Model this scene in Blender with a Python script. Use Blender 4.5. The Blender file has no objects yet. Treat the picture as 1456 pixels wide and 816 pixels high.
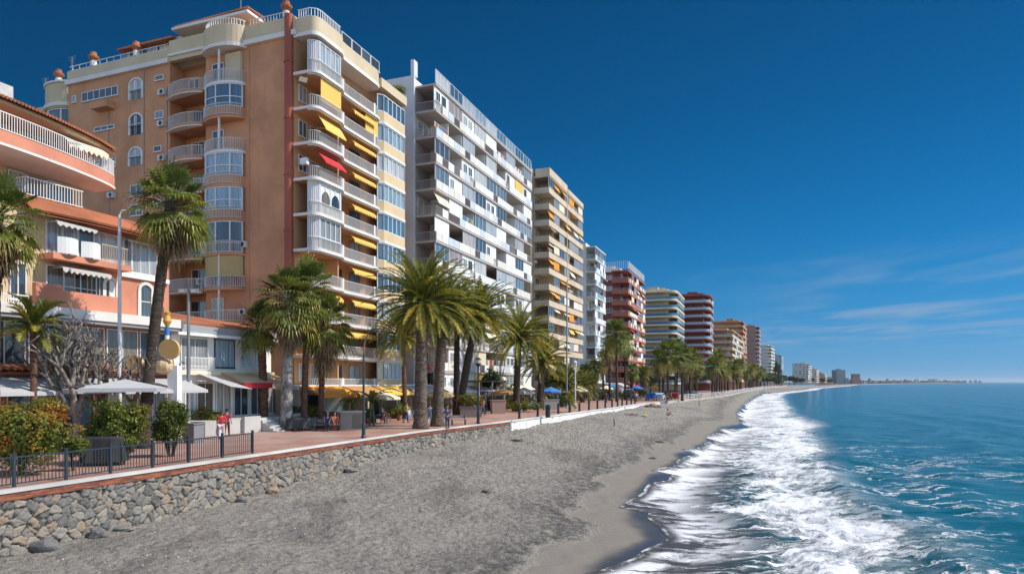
import bpy, bmesh, math, random
import numpy as np
from mathutils import Vector, Matrix, noise
R = math.radians
rng = random.Random(7)
scene = bpy.context.scene
# ---------------------------------------------------------------- camera
EYE = 3.6; FPX = 943.0; HOR = 543.0; CXP = 728.0
cd = bpy.data.cameras.new('camera'); cam = bpy.data.objects.new('camera', cd)
scene.collection.objects.link(cam); scene.camera = cam
cam.location = (0, 0, EYE); cam.rotation_euler = (R(90), 0, 0)
cd.sensor_width = 36; cd.lens = FPX / 1456 * 36; cd.shift_y = (HOR - 408) / 1456
cd.clip_start = .3; cd.clip_end = 60000
# ---------------------------------------------------------------- light
SUN_EL, SUN_AZ = 47.0, 93.0          # azimuth clockwise from +Y
w = bpy.data.worlds.new('World'); scene.world = w; w.use_nodes = True
vs = scene.view_settings
vs.view_transform = 'Standard'; vs.look = 'None'; vs.exposure = 0.5; vs.gamma = 1
wn = w.node_tree.nodes; wl = w.node_tree.links
for n in list(wn): wn.remove(n)
def wnode(t, **k):
    n = wn.new(t)
    for a, b in k.items(): setattr(n, a, b)
    return n
wout = wnode('ShaderNodeOutputWorld'); wbg = wnode('ShaderNodeBackground'); wbg.inputs[1].default_value = .15
sky = wnode('ShaderNodeTexSky', sky_type='NISHITA', sun_disc=False)
sky.sun_elevation = R(SUN_EL); sky.sun_rotation = R(SUN_AZ); sky.altitude = 600; sky.air_density = 1.0
sky.dust_density = .25; sky.ozone_density = 3.0
def wmath(op, a, b=None, clamp=False):
    n = wnode('ShaderNodeMath', operation=op, use_clamp=clamp)
    for i, v in enumerate((a, b)):
        if v is None: continue
        if isinstance(v, (int, float)): n.inputs[i].default_value = v
        else: wl.new(v, n.inputs[i])
    return n.outputs[0]
tc = wnode('ShaderNodeTexCoord'); sep = wnode('ShaderNodeSeparateXYZ'); wl.new(tc.outputs['Generated'], sep.inputs[0])
dx, dy, dz = sep.outputs
# polarised deep blue
gam = wnode('ShaderNodeGamma'); gam.inputs[1].default_value = 1.25; wl.new(sky.outputs[0], gam.inputs[0])
hs = wnode('ShaderNodeHueSaturation'); hs.inputs['Saturation'].default_value = 1.12; hs.inputs['Value'].default_value = .8
wl.new(gam.outputs[0], hs.inputs['Color'])
# thin high cloud, laid on a flat layer overhead
zz = wmath('MAXIMUM', dz, .02)
cxy = wnode('ShaderNodeCombineXYZ'); wl.new(wmath('DIVIDE', dx, zz), cxy.inputs[0]); wl.new(wmath('DIVIDE', dy, zz), cxy.inputs[1])
cmap = wnode('ShaderNodeMapping'); cmap.inputs['Scale'].default_value = (.55, .3, 1); cmap.inputs['Rotation'].default_value = (0, 0, R(12)); cmap.inputs['Location'].default_value = (3.1, 1.7, 0)
wl.new(cxy.outputs[0], cmap.inputs[0])
cn = wnode('ShaderNodeTexNoise'); cn.inputs['Scale'].default_value = 1.3; cn.inputs['Detail'].default_value = 7; cn.inputs['Roughness'].default_value = .62; cn.inputs['Distortion'].default_value = .5
wl.new(cmap.outputs[0], cn.inputs['Vector'])
cn2 = wnode('ShaderNodeTexNoise'); cn2.inputs['Scale'].default_value = .3; cn2.inputs['Detail'].default_value = 2; wl.new(cmap.outputs[0], cn2.inputs['Vector'])
def wramp(v, a, b):
    n = wnode('ShaderNodeMapRange', interpolation_type='SMOOTHSTEP'); wl.new(v, n.inputs[0]); n.inputs[1].default_value = a; n.inputs[2].default_value = b; return n.outputs[0]
cl = wmath('MULTIPLY', wramp(cn.outputs[0], .40, .72), wramp(cn2.outputs[0], .30, .52))
cl = wmath('MULTIPLY', cl, wramp(dz, .03, .065)); cl = wmath('MULTIPLY', cl, wramp(dz, .2, .13)); cl = wmath('MULTIPLY', cl, wramp(dx, .18, .38))
# the seaward and coastward sky of this spring noon: deep polarised blue, paler to the horizon; the sky behind stays as the model gives it
rmp = wnode('ShaderNodeValToRGB'); rmp.color_ramp.interpolation = 'B_SPLINE'; rr = rmp.color_ramp.elements
def lin(c): return c/255/12.92 if c/255 <= .04045 else ((c/255+.055)/1.055)**2.4
STOPS = [(0., (98,150,188)), (.045, (74,142,190)), (.10, (44,131,186)), (.17, (18,115,175)), (.26, (2,99,160)), (.36, (0,84,141)), (.5, (0,71,122)), (1., (0,52,102))]
while len(rr) < len(STOPS): rr.new(.5)
for i, (q, c) in enumerate(STOPS): rr[i].position = q; rr[i].color = (*[lin(x) for x in c], 1)
wl.new(dz, rmp.inputs[0])
vsc = wnode('ShaderNodeVectorMath', operation='SCALE'); wl.new(rmp.outputs[0], vsc.inputs[0])
wl.new(wmath('MULTIPLY', wmath('ADD', .97, wmath('MULTIPLY', dx, .55)), 1/(2**vs.exposure*.15)), vsc.inputs['Scale'])
mx0 = wnode('ShaderNodeMix', data_type='RGBA'); wl.new(wmath('MULTIPLY', wramp(dy, .0, .42), .992), mx0.inputs[0]); wl.new(sky.outputs[0], mx0.inputs[6]); wl.new(vsc.outputs[0], mx0.inputs[7])
mx = wnode('ShaderNodeMix', data_type='RGBA'); wl.new(wmath('MULTIPLY', cl, .46, True), mx.inputs[0]); wl.new(mx0.outputs[2], mx.inputs[6]); mx.inputs[7].default_value = (1.75, 2.2, 2.75, 1)
wl.new(mx.outputs[2], wbg.inputs[0]); wl.new(wbg.outputs[0], wout.inputs[0])
sl = bpy.data.lights.new('sun', 'SUN'); so = bpy.data.objects.new('sun', sl); scene.collection.objects.link(so)
sl.energy = 3.6; sl.angle = R(.53); sl.color = (1, .93, .83)
sd = Vector((math.sin(R(SUN_AZ)) * math.cos(R(SUN_EL)), math.cos(R(SUN_AZ)) * math.cos(R(SUN_EL)), math.sin(R(SUN_EL))))
so.rotation_euler = sd.to_track_quat('Z', 'Y').to_euler(); so.location = (60, 0, 60)
scene.cycles.max_bounces = 6; scene.cycles.diffuse_bounces = 3; scene.cycles.glossy_bounces = 3; scene.cycles.transparent_max_bounces = 8
scene.cycles.caustics_reflective = False; scene.cycles.caustics_refractive = False
scene.cycles.use_denoising = True
# ---------------------------------------------------------------- mesh helpers
class MB:
    def __init__(s): s.v = []; s.f = []; s.m = []; s.t = []; s.mats = []; s.mi = 0; s.tint = 0.0
    def mat(s, m):
        if m not in s.mats: s.mats.append(m)
        s.mi = s.mats.index(m); return s
    def face(s, pts):
        n = len(s.v); s.v.extend([tuple(p) for p in pts]); s.f.append(tuple(range(n, n + len(pts)))); s.m.append(s.mi); s.t.append(s.tint)
    def box(s, x0, x1, y0, y1, z0, z1):
        n = len(s.v)
        s.v += [(x0,y0,z0),(x1,y0,z0),(x1,y1,z0),(x0,y1,z0),(x0,y0,z1),(x1,y0,z1),(x1,y1,z1),(x0,y1,z1)]
        for q in ((0,3,2,1),(4,5,6,7),(0,1,5,4),(1,2,6,5),(2,3,7,6),(3,0,4,7)):
            s.f.append(tuple(n+i for i in q)); s.m.append(s.mi); s.t.append(s.tint)
        return s
    def bar(s, a, b, wd, hd=None):
        a = Vector(a); b = Vector(b); d = (b - a)
        if d.length < 1e-6: return s
        d.normalize(); hd = hd or wd
        up = Vector((0,0,1)) if abs(d.z) < .9 else Vector((1,0,0))
        r = d.cross(up).normalized() * wd / 2; u = r.cross(d).normalized() * hd / 2
        n = len(s.v)
        for c in (a, b): s.v += [tuple(c+r+u), tuple(c-r+u), tuple(c-r-u), tuple(c+r-u)]
        for q in ((0,1,2,3),(7,6,5,4),(0,4,5,1),(1,5,6,2),(2,6,7,3),(3,7,4,0)):
            s.f.append(tuple(n+i for i in q)); s.m.append(s.mi); s.t.append(s.tint)
        return s
    def tube(s, pts, rads, seg=8, cap=True):
        pts = [Vector(p) for p in pts]; n0 = len(s.v); k = len(pts)
        ref = Vector((1,0,0))
        for i, p in enumerate(pts):
            d = (pts[min(i+1,k-1)] - pts[max(i-1,0)]).normalized()
            rr = ref if abs(d.dot(ref)) < .95 else Vector((0,1,0))
            a = d.cross(rr).normalized(); b = d.cross(a)
            for j in range(seg):
                t = 2*math.pi*j/seg; s.v.append(tuple(p + (a*math.cos(t)+b*math.sin(t))*rads[i]))
        for i in range(k-1):
            for j in range(seg):
                j2 = (j+1) % seg
                s.f.append((n0+i*seg+j, n0+i*seg+j2, n0+(i+1)*seg+j2, n0+(i+1)*seg+j)); s.m.append(s.mi); s.t.append(s.tint)
        if cap:
            s.f.append(tuple(n0+j for j in range(seg))[::-1]); s.m.append(s.mi); s.t.append(s.tint)
            s.f.append(tuple(n0+(k-1)*seg+j for j in range(seg))); s.m.append(s.mi); s.t.append(s.tint)
        return s
    def lathe(s, prof, seg=16, c=(0,0,0)):
        return s.tube([(c[0],c[1],c[2]+z) for r,z in prof], [r for r,z in prof], seg)
    def prism(s, poly, z0, z1):     # poly ccw in xy
        n = len(s.v); k = len(poly)
        s.v += [(p[0],p[1],z0) for p in poly] + [(p[0],p[1],z1) for p in poly]
        s.f.append(tuple(n+i for i in range(k))[::-1]); s.f.append(tuple(n+k+i for i in range(k)))
        for i in range(k): j=(i+1)%k; s.f.append((n+i,n+j,n+k+j,n+k+i))
        s.m += [s.mi]*(k+2); s.t += [s.tint]*(k+2); return s
    def data(s, name, mat=None):
        me = bpy.data.meshes.new(name); me.from_pydata(s.v, [], s.f)
        ms = [mat] if mat else s.mats
        for m in ms: me.materials.append(m)
        if not mat and len(ms) > 1: me.polygons.foreach_set('material_index', s.m)
        if any(s.t):
            at = me.attributes.new('tint', 'FLOAT', 'FACE'); at.data.foreach_set('value', s.t)
        me.update(); return me
def link(name, me, parent=None, loc=None, rz=None):
    o = bpy.data.objects.new(name, me); scene.collection.objects.link(o)
    if parent is not None: o.parent = parent
    if loc is not None: o.location = loc
    if rz is not None: o.rotation_euler.z = rz
    return o
def build(mb, name, mat=None, parent=None, loc=None, rz=None, smooth=False):
    me = mb.data(name, mat)
    if smooth: me.polygons.foreach_set('use_smooth', [True]*len(me.polygons))
    return link(name, me, parent, loc, rz)
def thing(name, label, cat, loc=(0,0,0), rz=0, group=None):
    o = link(name, None, None, loc, rz); o['label'] = label; o['category'] = cat
    if group: o['group'] = group
    return o
def tag(o, label, cat, group=None, kind=None):
    if label: o['label'] = label
    if cat: o['category'] = cat
    if group: o['group'] = group
    if kind: o['kind'] = kind
    return o
def kids(o, cache={}):
    return list(o.children)
def copy_thing(root, loc, rz, label=None, scale=None, name=None):
    r = root.copy(); scene.collection.objects.link(r); r.location = loc; r.rotation_euler.z = rz
    if scale is not None: r.scale = scale
    if label: r['label'] = label
    for ch in root.children:
        c = ch.copy(); scene.collection.objects.link(c); c.parent = r
        for g in ch.children:
            d = g.copy(); scene.collection.objects.link(d); d.parent = c
    return r
def ordw(n):
    t = ['', '', 'twenty', 'thirty', 'forty', 'fifty', 'sixty']
    return ORD[n] if n < 20 else (t[(n+1)//10]+('-'+ORD[(n+1)%10-1] if (n+1)%10 else 'th'))
ORD = 'first second third fourth fifth sixth seventh eighth ninth tenth eleventh twelfth thirteenth fourteenth fifteenth sixteenth seventeenth eighteenth nineteenth twentieth'.split()
# ---------------------------------------------------------------- place helpers (metres on the real ground)
AU = math.atan2(352, 943)            # street direction, clockwise from +Y
UX, UY = math.sin(AU), math.cos(AU)  # along the street
VX, VY = UY, -UX                     # towards the sea
RZ = math.pi/2 - AU                  # local x along the street, local y inland
def UV(u, v): return (u*UX + v*VX, u*UY + v*VY)
def gp(px, py, z=0.0):               # ground point seen at a pixel of the photograph
    Y = FPX*(EYE-z)/(py-HOR); return ((px-CXP)/FPX*Y, Y, z)
def interp(x, tab): return float(np.interp(x, [a for a,b in tab], [b for a,b in tab]))
WALL = [(-60,-47.2),(5,-22.9),(32.6,-12.6),(48.5,-6.6),(57,-2.2),(64.8,1.5),(82,9.3),(94,14.8),(113,22.4),(125,30.5),(180,58),(261,92),(400,152),(514,208),(600,245),(712,296),(1100,520),(1600,800),(2500,1420),(3500,2180),(5000,3280),(7000,4850),(12000,5200),(30000,-9000)]
SHORE = [(-60,-27),(0,-5.5),(23.8,2.96),(28.2,5.6),(33,5.6),(40.8,7.7),(45.2,9.7),(52.6,12.9),(58.8,14.3),(64.8,18),(72,21.2),(93,29.5),(101,35),(120,41),(136,46),(160,55.5),(188,66),(279,102),(377,143),(583,258),(712,320),(1100,545),(1600,826),(2500,1450),(3500,2210),(5000,3310),(7000,4900),(12000,5230),(30000,-8900)]
wallX = lambda Y: interp(Y, WALL)
shoreX = lambda Y: interp(Y, SHORE)
SEA = -3.2
ZB = [(-60,-2.6),(5,-2.45),(21,-2.15),(29,-2.08),(37,-1.8),(43,-1.52),(53,-1.3),(58,-1.0),(62,-.85),(80,-.58),(113,-.35),(400,-.4),(1000,-1.5),(30000,-2)]
# ---------------------------------------------------------------- materials
def nmat(name):
    m = bpy.data.materials.new(name); m.use_nodes = True; nt = m.node_tree
    return m, nt, nt.nodes['Principled BSDF']
def nd(nt, t, **k):
    n = nt.nodes.new(t)
    for a, b in k.items(): setattr(n, a, b)
    return n
def mth(nt, op, a, b=None, c=None, clamp=False):
    n = nd(nt, 'ShaderNodeMath', operation=op, use_clamp=clamp)
    for i, v in enumerate((a, b, c)):
        if v is None: continue
        if isinstance(v, (int, float)): n.inputs[i].default_value = v
        else: nt.links.new(v, n.inputs[i])
    return n.outputs[0]
def mrange(nt, v, a, b, c=0., d=1.):
    n = nd(nt, 'ShaderNodeMapRange', interpolation_type='SMOOTHSTEP'); nt.links.new(v, n.inputs[0])
    for i, q in enumerate((a, b, c, d)):
        if isinstance(q, (int, float)): n.inputs[i+1].default_value = q
        else: nt.links.new(q, n.inputs[i+1])
    return n.outputs[0]
def mixc(nt, f, a, b, typ='MIX'):
    n = nd(nt, 'ShaderNodeMix', data_type='RGBA', blend_type=typ)
    for i, v in ((0, f), (6, a), (7, b)):
        if isinstance(v, (int, float)): n.inputs[i].default_value = v
        elif isinstance(v, tuple): n.inputs[i].default_value = (*v[:3], 1)
        else: nt.links.new(v, n.inputs[i])
    return n.outputs[2]
def noi(nt, vec, scale, detail=4, rough=.55, dist=0, out=0):
    n = nd(nt, 'ShaderNodeTexNoise'); n.inputs['Scale'].default_value = scale; n.inputs['Detail'].default_value = detail
    n.inputs['Roughness'].default_value = rough; n.inputs['Distortion'].default_value = dist
    if vec: nt.links.new(vec, n.inputs['Vector'])
    return n.outputs[out]
def mapping(nt, vec, scale, rot=(0,0,0)):
    n = nd(nt, 'ShaderNodeMapping'); nt.links.new(vec, n.inputs[0]); n.inputs['Scale'].default_value = scale; n.inputs['Rotation'].default_value = rot
    return n.outputs[0]
def pos(nt): return nd(nt, 'ShaderNodeNewGeometry').outputs['Position']
def bump(nt, bs, h, strength=.3, dist=.05):
    n = nd(nt, 'ShaderNodeBump'); n.inputs['Strength'].default_value = strength; n.inputs['Distance'].default_value = dist
    nt.links.new(h, n.inputs['Height']); nt.links.new(n.outputs[0], bs.inputs['Normal'])
def col(r, g, b):        # sRGB 0-255 to linear
    f = lambda c: (c/255/12.92) if c/255 <= .04045 else ((c/255+.055)/1.055)**2.4
    return (f(r), f(g), f(b))
MC = {}
def paint(name, c, rough=.75, var=.12, streak=.25, bmp=.15):
    if name in MC: return MC[name]
    m, nt, bs = nmat(name); p = pos(nt)
    n1 = noi(nt, p, .35, 5, .6); n2 = noi(nt, mapping(nt, p, (1.3, 1.3, .12)), 1.2, 5, .65)
    dark = tuple(x*(1-var*1.6) for x in c); light = tuple(min(1, x*(1+var*.7)) for x in c)
    cc = mixc(nt, mrange(nt, n1, .3, .7), dark, light)
    grime = tuple(x*.62 for x in c)
    cc = mixc(nt, mth(nt, 'MULTIPLY', mrange(nt, n2, .55, .8), streak), cc, grime)
    nt.links.new(cc, bs.inputs['Base Color']); bs.inputs['Roughness'].default_value = rough
    if bmp: bump(nt, bs, noi(nt, p, 9, 4, .7), bmp, .02)
    MC[name] = m; return m
def plain(name, c, rough=.6, metal=0., var=.1):
    if name in MC: return MC[name]
    m, nt, bs = nmat(name)
    n1 = noi(nt, pos(nt), 3.5, 3)
    cc = mixc(nt, n1, tuple(x*(1-var*1.5) for x in c), tuple(min(1, x*(1+var)) for x in c))
    nt.links.new(cc, bs.inputs['Base Color']); bs.inputs['Roughness'].default_value = rough; bs.inputs['Metallic'].default_value = metal
    MC[name] = m; return m
def glassy(name, cols, rough=.08):       # window panes with whatever hangs behind them, one choice per pane
    if name in MC: return MC[name]
    m, nt, bs = nmat(name)
    oi = nd(nt, 'ShaderNodeObjectInfo'); rp = nd(nt, 'ShaderNodeValToRGB'); rp.color_ramp.interpolation = 'CONSTANT'
    e = rp.color_ramp.elements; k = len(cols)
    while len(e) < k: e.new(.5)
    for i, c in enumerate(cols): e[i].position = i/k; e[i].color = (*c, 1)
    nt.links.new(oi.outputs['Random'], rp.inputs[0])
    g = pos(nt); fold = noi(nt, mapping(nt, g, (5, 5, .15)), 1.6, 3, .6)
    cc = mixc(nt, mrange(nt, fold, .35, .65, .0, .5), rp.outputs[0], (.02, .025, .03))
    nt.links.new(cc, bs.inputs['Base Color']); bs.inputs['Roughness'].default_value = rough; bs.inputs['Specular IOR Level'].default_value = .9
    bump(nt, bs, noi(nt, g, .8, 2), .04, .3)
    MC[name] = m; return m
def leafmat(name, c1, c2, c3, trans=.35):
    m, nt, bs = nmat(name)
    at = nd(nt, 'ShaderNodeAttribute', attribute_name='tint'); rp = nd(nt, 'ShaderNodeValToRGB')
    e = rp.color_ramp.elements; e[0].position = .15; e[0].color = (*c1, 1); e[1].position = .92; e[1].color = (*c3, 1)
    x = e.new(.6); x.color = (*c2, 1)
    nt.links.new(at.outputs['Fac'], rp.inputs[0])
    nt.links.new(rp.outputs[0], bs.inputs['Base Color']); bs.inputs['Roughness'].default_value = .45; bs.inputs['Specular IOR Level'].default_value = .4
    tr = nd(nt, 'ShaderNodeBsdfTranslucent'); nt.links.new(rp.outputs[0], tr.inputs[0])
    ms = nd(nt, 'ShaderNodeMixShader'); ms.inputs[0].default_value = trans
    nt.links.new(bs.outputs[0], ms.inputs[1]); nt.links.new(tr.outputs[0], ms.inputs[2]); nt.links.new(ms.outputs[0], nt.nodes['Material Output'].inputs[0])
    MC[name] = m; return m
WHITE = paint('white_paint', (.78,.78,.76), .6, .05, .2, .05)
WMET = plain('white_metal', (.72,.73,.74), .4)
GREYMET = plain('grey_metal', (.25,.27,.28), .45, .4)
DARKMET = plain('dark_metal', (.025,.035,.04), .45, .3)
PANE = glassy('pane', [(.03,.045,.06),(.10,.14,.17),(.42,.44,.44),(.05,.07,.09),(.30,.32,.33),(.2,.18,.14),(.5,.5,.47),(.04,.06,.08)])
PANEB = glassy('pane_blue', [(.10,.22,.32),(.45,.52,.58),(.06,.14,.22),(.3,.42,.5),(.6,.63,.64),(.14,.28,.36)])
DARKIN = plain('dark_interior', (.02,.018,.016), .8)
TERRA = paint('terracotta_tile', (.42,.15,.07), .8, .2, .3, .3)
YEL = plain('yellow_canvas', (.80,.50,.11), .8); RED = plain('red_canvas', (.5,.02,.03), .8); CREAM = plain('cream_canvas', (.75,.66,.5), .8)
ORA = plain('orange_canvas', (.75,.3,.03), .8); BLUEC = plain('blue_canvas', (.03,.18,.5), .7)
# ================================================================ terrain, beach, sea
def grid_obj(name, XS, mat, uvs=None, smooth=True, attrs=None):
    a = np.asarray(XS); n, m, _ = a.shape
    me = bpy.data.meshes.new(name)
    idx = np.arange(n*m).reshape(n, m)
    f = np.stack([idx[:-1,:-1], idx[:-1,1:], idx[1:,1:], idx[1:,:-1]], -1).reshape(-1, 4)
    me.vertices.add(n*m); me.vertices.foreach_set('co', a.reshape(-1).astype(np.float32))
    me.loops.add(f.size); me.loops.foreach_set('vertex_index', f.reshape(-1).astype(np.int32))
    me.polygons.add(len(f)); me.polygons.foreach_set('loop_start', (np.arange(len(f))*4).astype(np.int32))
    me.polygons.foreach_set('use_smooth', np.full(len(f), smooth))
    me.update(calc_edges=True)
    for k, v in (attrs or {}).items():
        at = me.attributes.new(k, 'FLOAT', 'POINT'); at.data.foreach_set('value', np.asarray(v).reshape(-1).astype(np.float32))
    me.materials.append(mat); me.validate(); return link(name, me)
def vnoise(x, y, seed=0):      # smooth value noise, vectorised
    x = np.asarray(x, float); y = np.asarray(y, float)
    xi = np.floor(x).astype(np.int64); yi = np.floor(y).astype(np.int64); fx = x-xi; fy = y-yi
    fx = fx*fx*(3-2*fx); fy = fy*fy*(3-2*fy)
    def h(a, b):
        k = (a*374761393 + b*668265263 + seed*1442695041) & 0xffffffff
        k = ((k ^ (k >> 13))*1274126177) & 0xffffffff
        return ((k ^ (k >> 16)) & 0xffff)/65535.
    return (h(xi,yi)*(1-fx)+h(xi+1,yi)*fx)*(1-fy)+(h(xi,yi+1)*(1-fx)+h(xi+1,yi+1)*fx)*fy
def beachz(Y, X):              # vectorised beach height
    Y = np.asarray(Y, float); X = np.asarray(X, float)
    wx = np.interp(Y, [a for a,b in WALL], [b for a,b in WALL]); sx = np.interp(Y, [a for a,b in SHORE], [b for a,b in SHORE])
    sx = sx + 1.5*np.clip(1-(Y-80)/200, .1, 1)
    zb = np.interp(Y, [a for a,b in ZB], [b for a,b in ZB])
    t = (X-wx)/(sx-wx)
    tt = np.clip(t, 0, 1); e = tt**2.2
    z = zb + (SEA-zb)*e
    z = np.where(t > 1, SEA-(X-sx)*.12, z)
    z = np.maximum(z, SEA-3)
    amp = np.clip(1-tt*1.05, 0, 1)*.5+.12
    und = (vnoise(X*.28, Y*.28, 3)-.5)*.18 + (vnoise(X*.9, Y*.9, 4)-.5)*.12 + (vnoise(X*2.1, Y*2.1, 5)-.5)*.13 + (vnoise(X*4.3, Y*4.3, 6)-.5)*.06
    return z + und*np.clip(amp*2.2, 0, 1)*np.clip((1.02-t)*6, 0, 1)
# sand
ys = np.concatenate([np.linspace(-55, 8, 40), np.linspace(8.15, 70, 420), 70*np.exp(np.linspace(.004, math.log(25000/70), 330))])
tv = np.concatenate([np.linspace(-.03, 1.0, 190), np.linspace(1.01, 2.2, 40)])
YY, TT = np.meshgrid(ys, tv, indexing='ij')
WX = np.interp(ys, [a for a,b in WALL], [b for a,b in WALL])[:,None]; SX = np.interp(ys, [a for a,b in SHORE], [b for a,b in SHORE])[:,None]
XX = WX + (SX-WX)*TT; ZZ = beachz(YY, XX)
sand, nt, bs = nmat('sand_grey'); p = pos(nt)
dat = nd(nt, 'ShaderNodeAttribute', attribute_name='shore').outputs['Fac']
g1 = noi(nt, p, .5, 5, .6); g2 = noi(nt, p, 9, 5, .75); g3 = noi(nt, p, 42, 3, .8)
base = mixc(nt, mrange(nt, g1, .3, .7), (.215,.195,.165), (.35,.32,.272))
base = mixc(nt, mrange(nt, g2, .35, .7), base, (.42,.385,.33), 'MIX')
vor = nd(nt, 'ShaderNodeTexVoronoi'); vor.inputs['Scale'].default_value = 8.5; nt.links.new(p, vor.inputs['Vector'])
peb = mrange(nt, vor.outputs['Distance'], .34, .18)
pm = mth(nt, 'MULTIPLY', peb, mrange(nt, noi(nt, p, .9, 4, .6), .45, .62))
sepc = nd(nt, 'ShaderNodeSeparateColor'); nt.links.new(vor.outputs['Color'], sepc.inputs[0])
pcol = mixc(nt, sepc.outputs[0], (.045,.04,.036), (.42,.36,.29))
dry = mixc(nt, mth(nt, 'MULTIPLY', pm, .75), base, pcol)
dry = mixc(nt, mth(nt, 'MULTIPLY', mrange(nt, g3, .52, .66), .75), dry, (.05,.045,.04))
wob = mth(nt, 'ADD', dat, mth(nt, 'MULTIPLY', mth(nt, 'SUBTRACT', noi(nt, mapping(nt, p, (.5,.35,1)), .7, 6, .6), .5), 5.0))
damp = mrange(nt, wob, -3.0, -1.9)       # the last wave's reach: smooth packed sand
edge = mth(nt, 'MULTIPLY', mrange(nt, wob, -7.0, -3.0), mth(nt, 'SUBTRACT', 1., damp))
dry = mixc(nt, mrange(nt, noi(nt, mapping(nt, p, (1, .5, 1)), .22, 5, .65), .5, .64, 0, .45), dry, (.10,.09,.077))
dry = mixc(nt, mrange(nt, noi(nt, p, 3.1, 5, .72), .48, .68, 0, .5), dry, (.075,.068,.06))
dry = mixc(nt, mth(nt, 'MULTIPLY', mth(nt, 'MULTIPLY', edge, .8), mrange(nt, noi(nt, p, 2.2, 6, .75), .38, .58)), dry, (.06,.054,.048))
wob2 = mth(nt, 'ADD', dat, mth(nt, 'MULTIPLY', mth(nt, 'SUBTRACT', noi(nt, mapping(nt, p, (.4,.3,1)), .6, 3, .5), .5), 2.6))
wet = mrange(nt, wob2, -.7, .5)
cc = mixc(nt, damp, dry, mixc(nt, mrange(nt, g2, .3, .7), (.165,.147,.122), (.205,.184,.154)))
cc = mixc(nt, wet, cc, (.055,.05,.046))
nt.links.new(cc, bs.inputs['Base Color'])
nt.links.new(mrange(nt, wet, 0, 1, .85, .14), bs.inputs['Roughness'])
vf = nd(nt, 'ShaderNodeTexVoronoi', feature='SMOOTH_F1'); vf.inputs['Scale'].default_value = 3.1; vf.inputs['Smoothness'].default_value = .45
vw = nd(nt, 'ShaderNodeVectorMath', operation='ADD'); nt.links.new(p, vw.inputs[0]); vs_ = nd(nt, 'ShaderNodeVectorMath', operation='SCALE'); nt.links.new(noi(nt, p, 2.5, 3, .6, 0, 1), vs_.inputs[0]); vs_.inputs['Scale'].default_value = .4; nt.links.new(vs_.outputs[0], vw.inputs[1]); nt.links.new(vw.outputs[0], vf.inputs['Vector'])
hh = mth(nt, 'ADD', mth(nt, 'ADD', mth(nt, 'ADD', mth(nt, 'MULTIPLY', vf.outputs['Distance'], 1.5), mth(nt, 'MULTIPLY', noi(nt, p, 1.7, 3, .6), 1.6)), mth(nt, 'MULTIPLY', noi(nt, p, 4.5, 6, .78), 1.6)), mth(nt, 'MULTIPLY', pm, .3))
hh = mth(nt, 'MULTIPLY', hh, mrange(nt, damp, 0, 1, 1, .03))
bump(nt, bs, hh, 1., .13)
o = grid_obj('beach', np.stack([XX, YY, ZZ], -1), sand, attrs={'shore': XX-SX}); tag(o, 'dark grey sand sloping from the stone wall to the surf', 'beach', kind='structure')
# sea
ys2 = np.concatenate([np.linspace(-50, 10, 50), np.linspace(10.2, 60, 300), 60*np.exp(np.linspace(.006, math.log(16000/60), 420))])
d1 = np.concatenate([np.linspace(0, 40, 210), 40*np.exp(np.linspace(.02, math.log(16000/40), 170))])
YY, DD = np.meshgrid(ys2, d1, indexing='ij')
SX = np.interp(ys2, [a for a,b in SHORE], [b for a,b in SHORE])
sc1 = vnoise(ys2*.11, ys2*0, 11)*3.0 + vnoise(ys2*.33, ys2*0, 12)*1.3 + vnoise(ys2*1.1, ys2*0, 13)*.35
# sharp cusped tongues
tong = np.abs(((ys2*.075+.3+.25*vnoise(ys2*.05, ys2*0, 14)) % 1.)-.0)
tong = np.where(ys2 < 260, (1-tong)**1.5*2.6, 0)
off = -.4 - sc1*.45 - tong*.6 + 2.6
off = off*np.clip(1-(ys2-80)/200, .12, 1)
XX = (SX+off)[:,None] + DD; SHD = XX-SX[:,None]
swell = np.zeros_like(XX); nf = np.exp(-YY.clip(0)/220.)
ph = SHD*.42 + .9*np.sin(YY*.05) + 2.2*vnoise(XX*.03, YY*.03, 21)*3
swell += np.sin(ph)*.16*np.clip(SHD/14, 0, 1)
ph2 = SHD*.9 - YY*.12 + 4*vnoise(XX*.05, YY*.05, 22)
swell += np.sin(ph2)*.07*np.clip(SHD/12, 0, 1)
swell += (vnoise(XX*.7, YY*.4, 23)-.5)*.22*np.clip(SHD/9, 0, 1)
chop = (vnoise(XX*1.6, YY*1.6, 24)-.5)*.22 + (vnoise(XX*3.7, YY*3.7, 25)-.5)*.13
dense = np.exp(-((SHD-8.5)/4.2)**2)
swell += chop*1.5*dense + 0.5*np.exp(-((SHD-10.6-1.6*np.sin(YY*.07)-2*vnoise(YY*.1,YY*0,26))/1.6)**2)*np.clip(vnoise(YY*.06, YY*0, 27)*1.5, .2, 1)
swell *= nf
ZZ = SEA + swell*np.clip((DD-.6)/4, 0, 1)
tz = beachz(YY, XX); film = .012 + .05*np.clip(DD/3, 0, 1)
sm = np.clip(DD/5, 0, 1); sm = sm*sm*(3-2*sm); ZL = (tz+.012)*(1-sm)+ZZ*sm
ZZ = np.where(SHD < 8, np.maximum(np.where(DD < 5, ZL, ZZ), tz+film), ZZ)
water, nt, bs = nmat('sea_water')
at = lambda k: nd(nt, 'ShaderNodeAttribute', attribute_name=k).outputs['Fac']
sh = at('shore'); ed = at('edge'); p = pos(nt)
cyx = nd(nt, 'ShaderNodeCombineXYZ'); nt.links.new(sh, cyx.inputs[0]); sp = nd(nt, 'ShaderNodeSeparateXYZ'); nt.links.new(p, sp.inputs[0]); nt.links.new(sp.outputs[1], cyx.inputs[1])
sc = cyx.outputs[0]       # shore-following coordinates in metres
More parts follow.
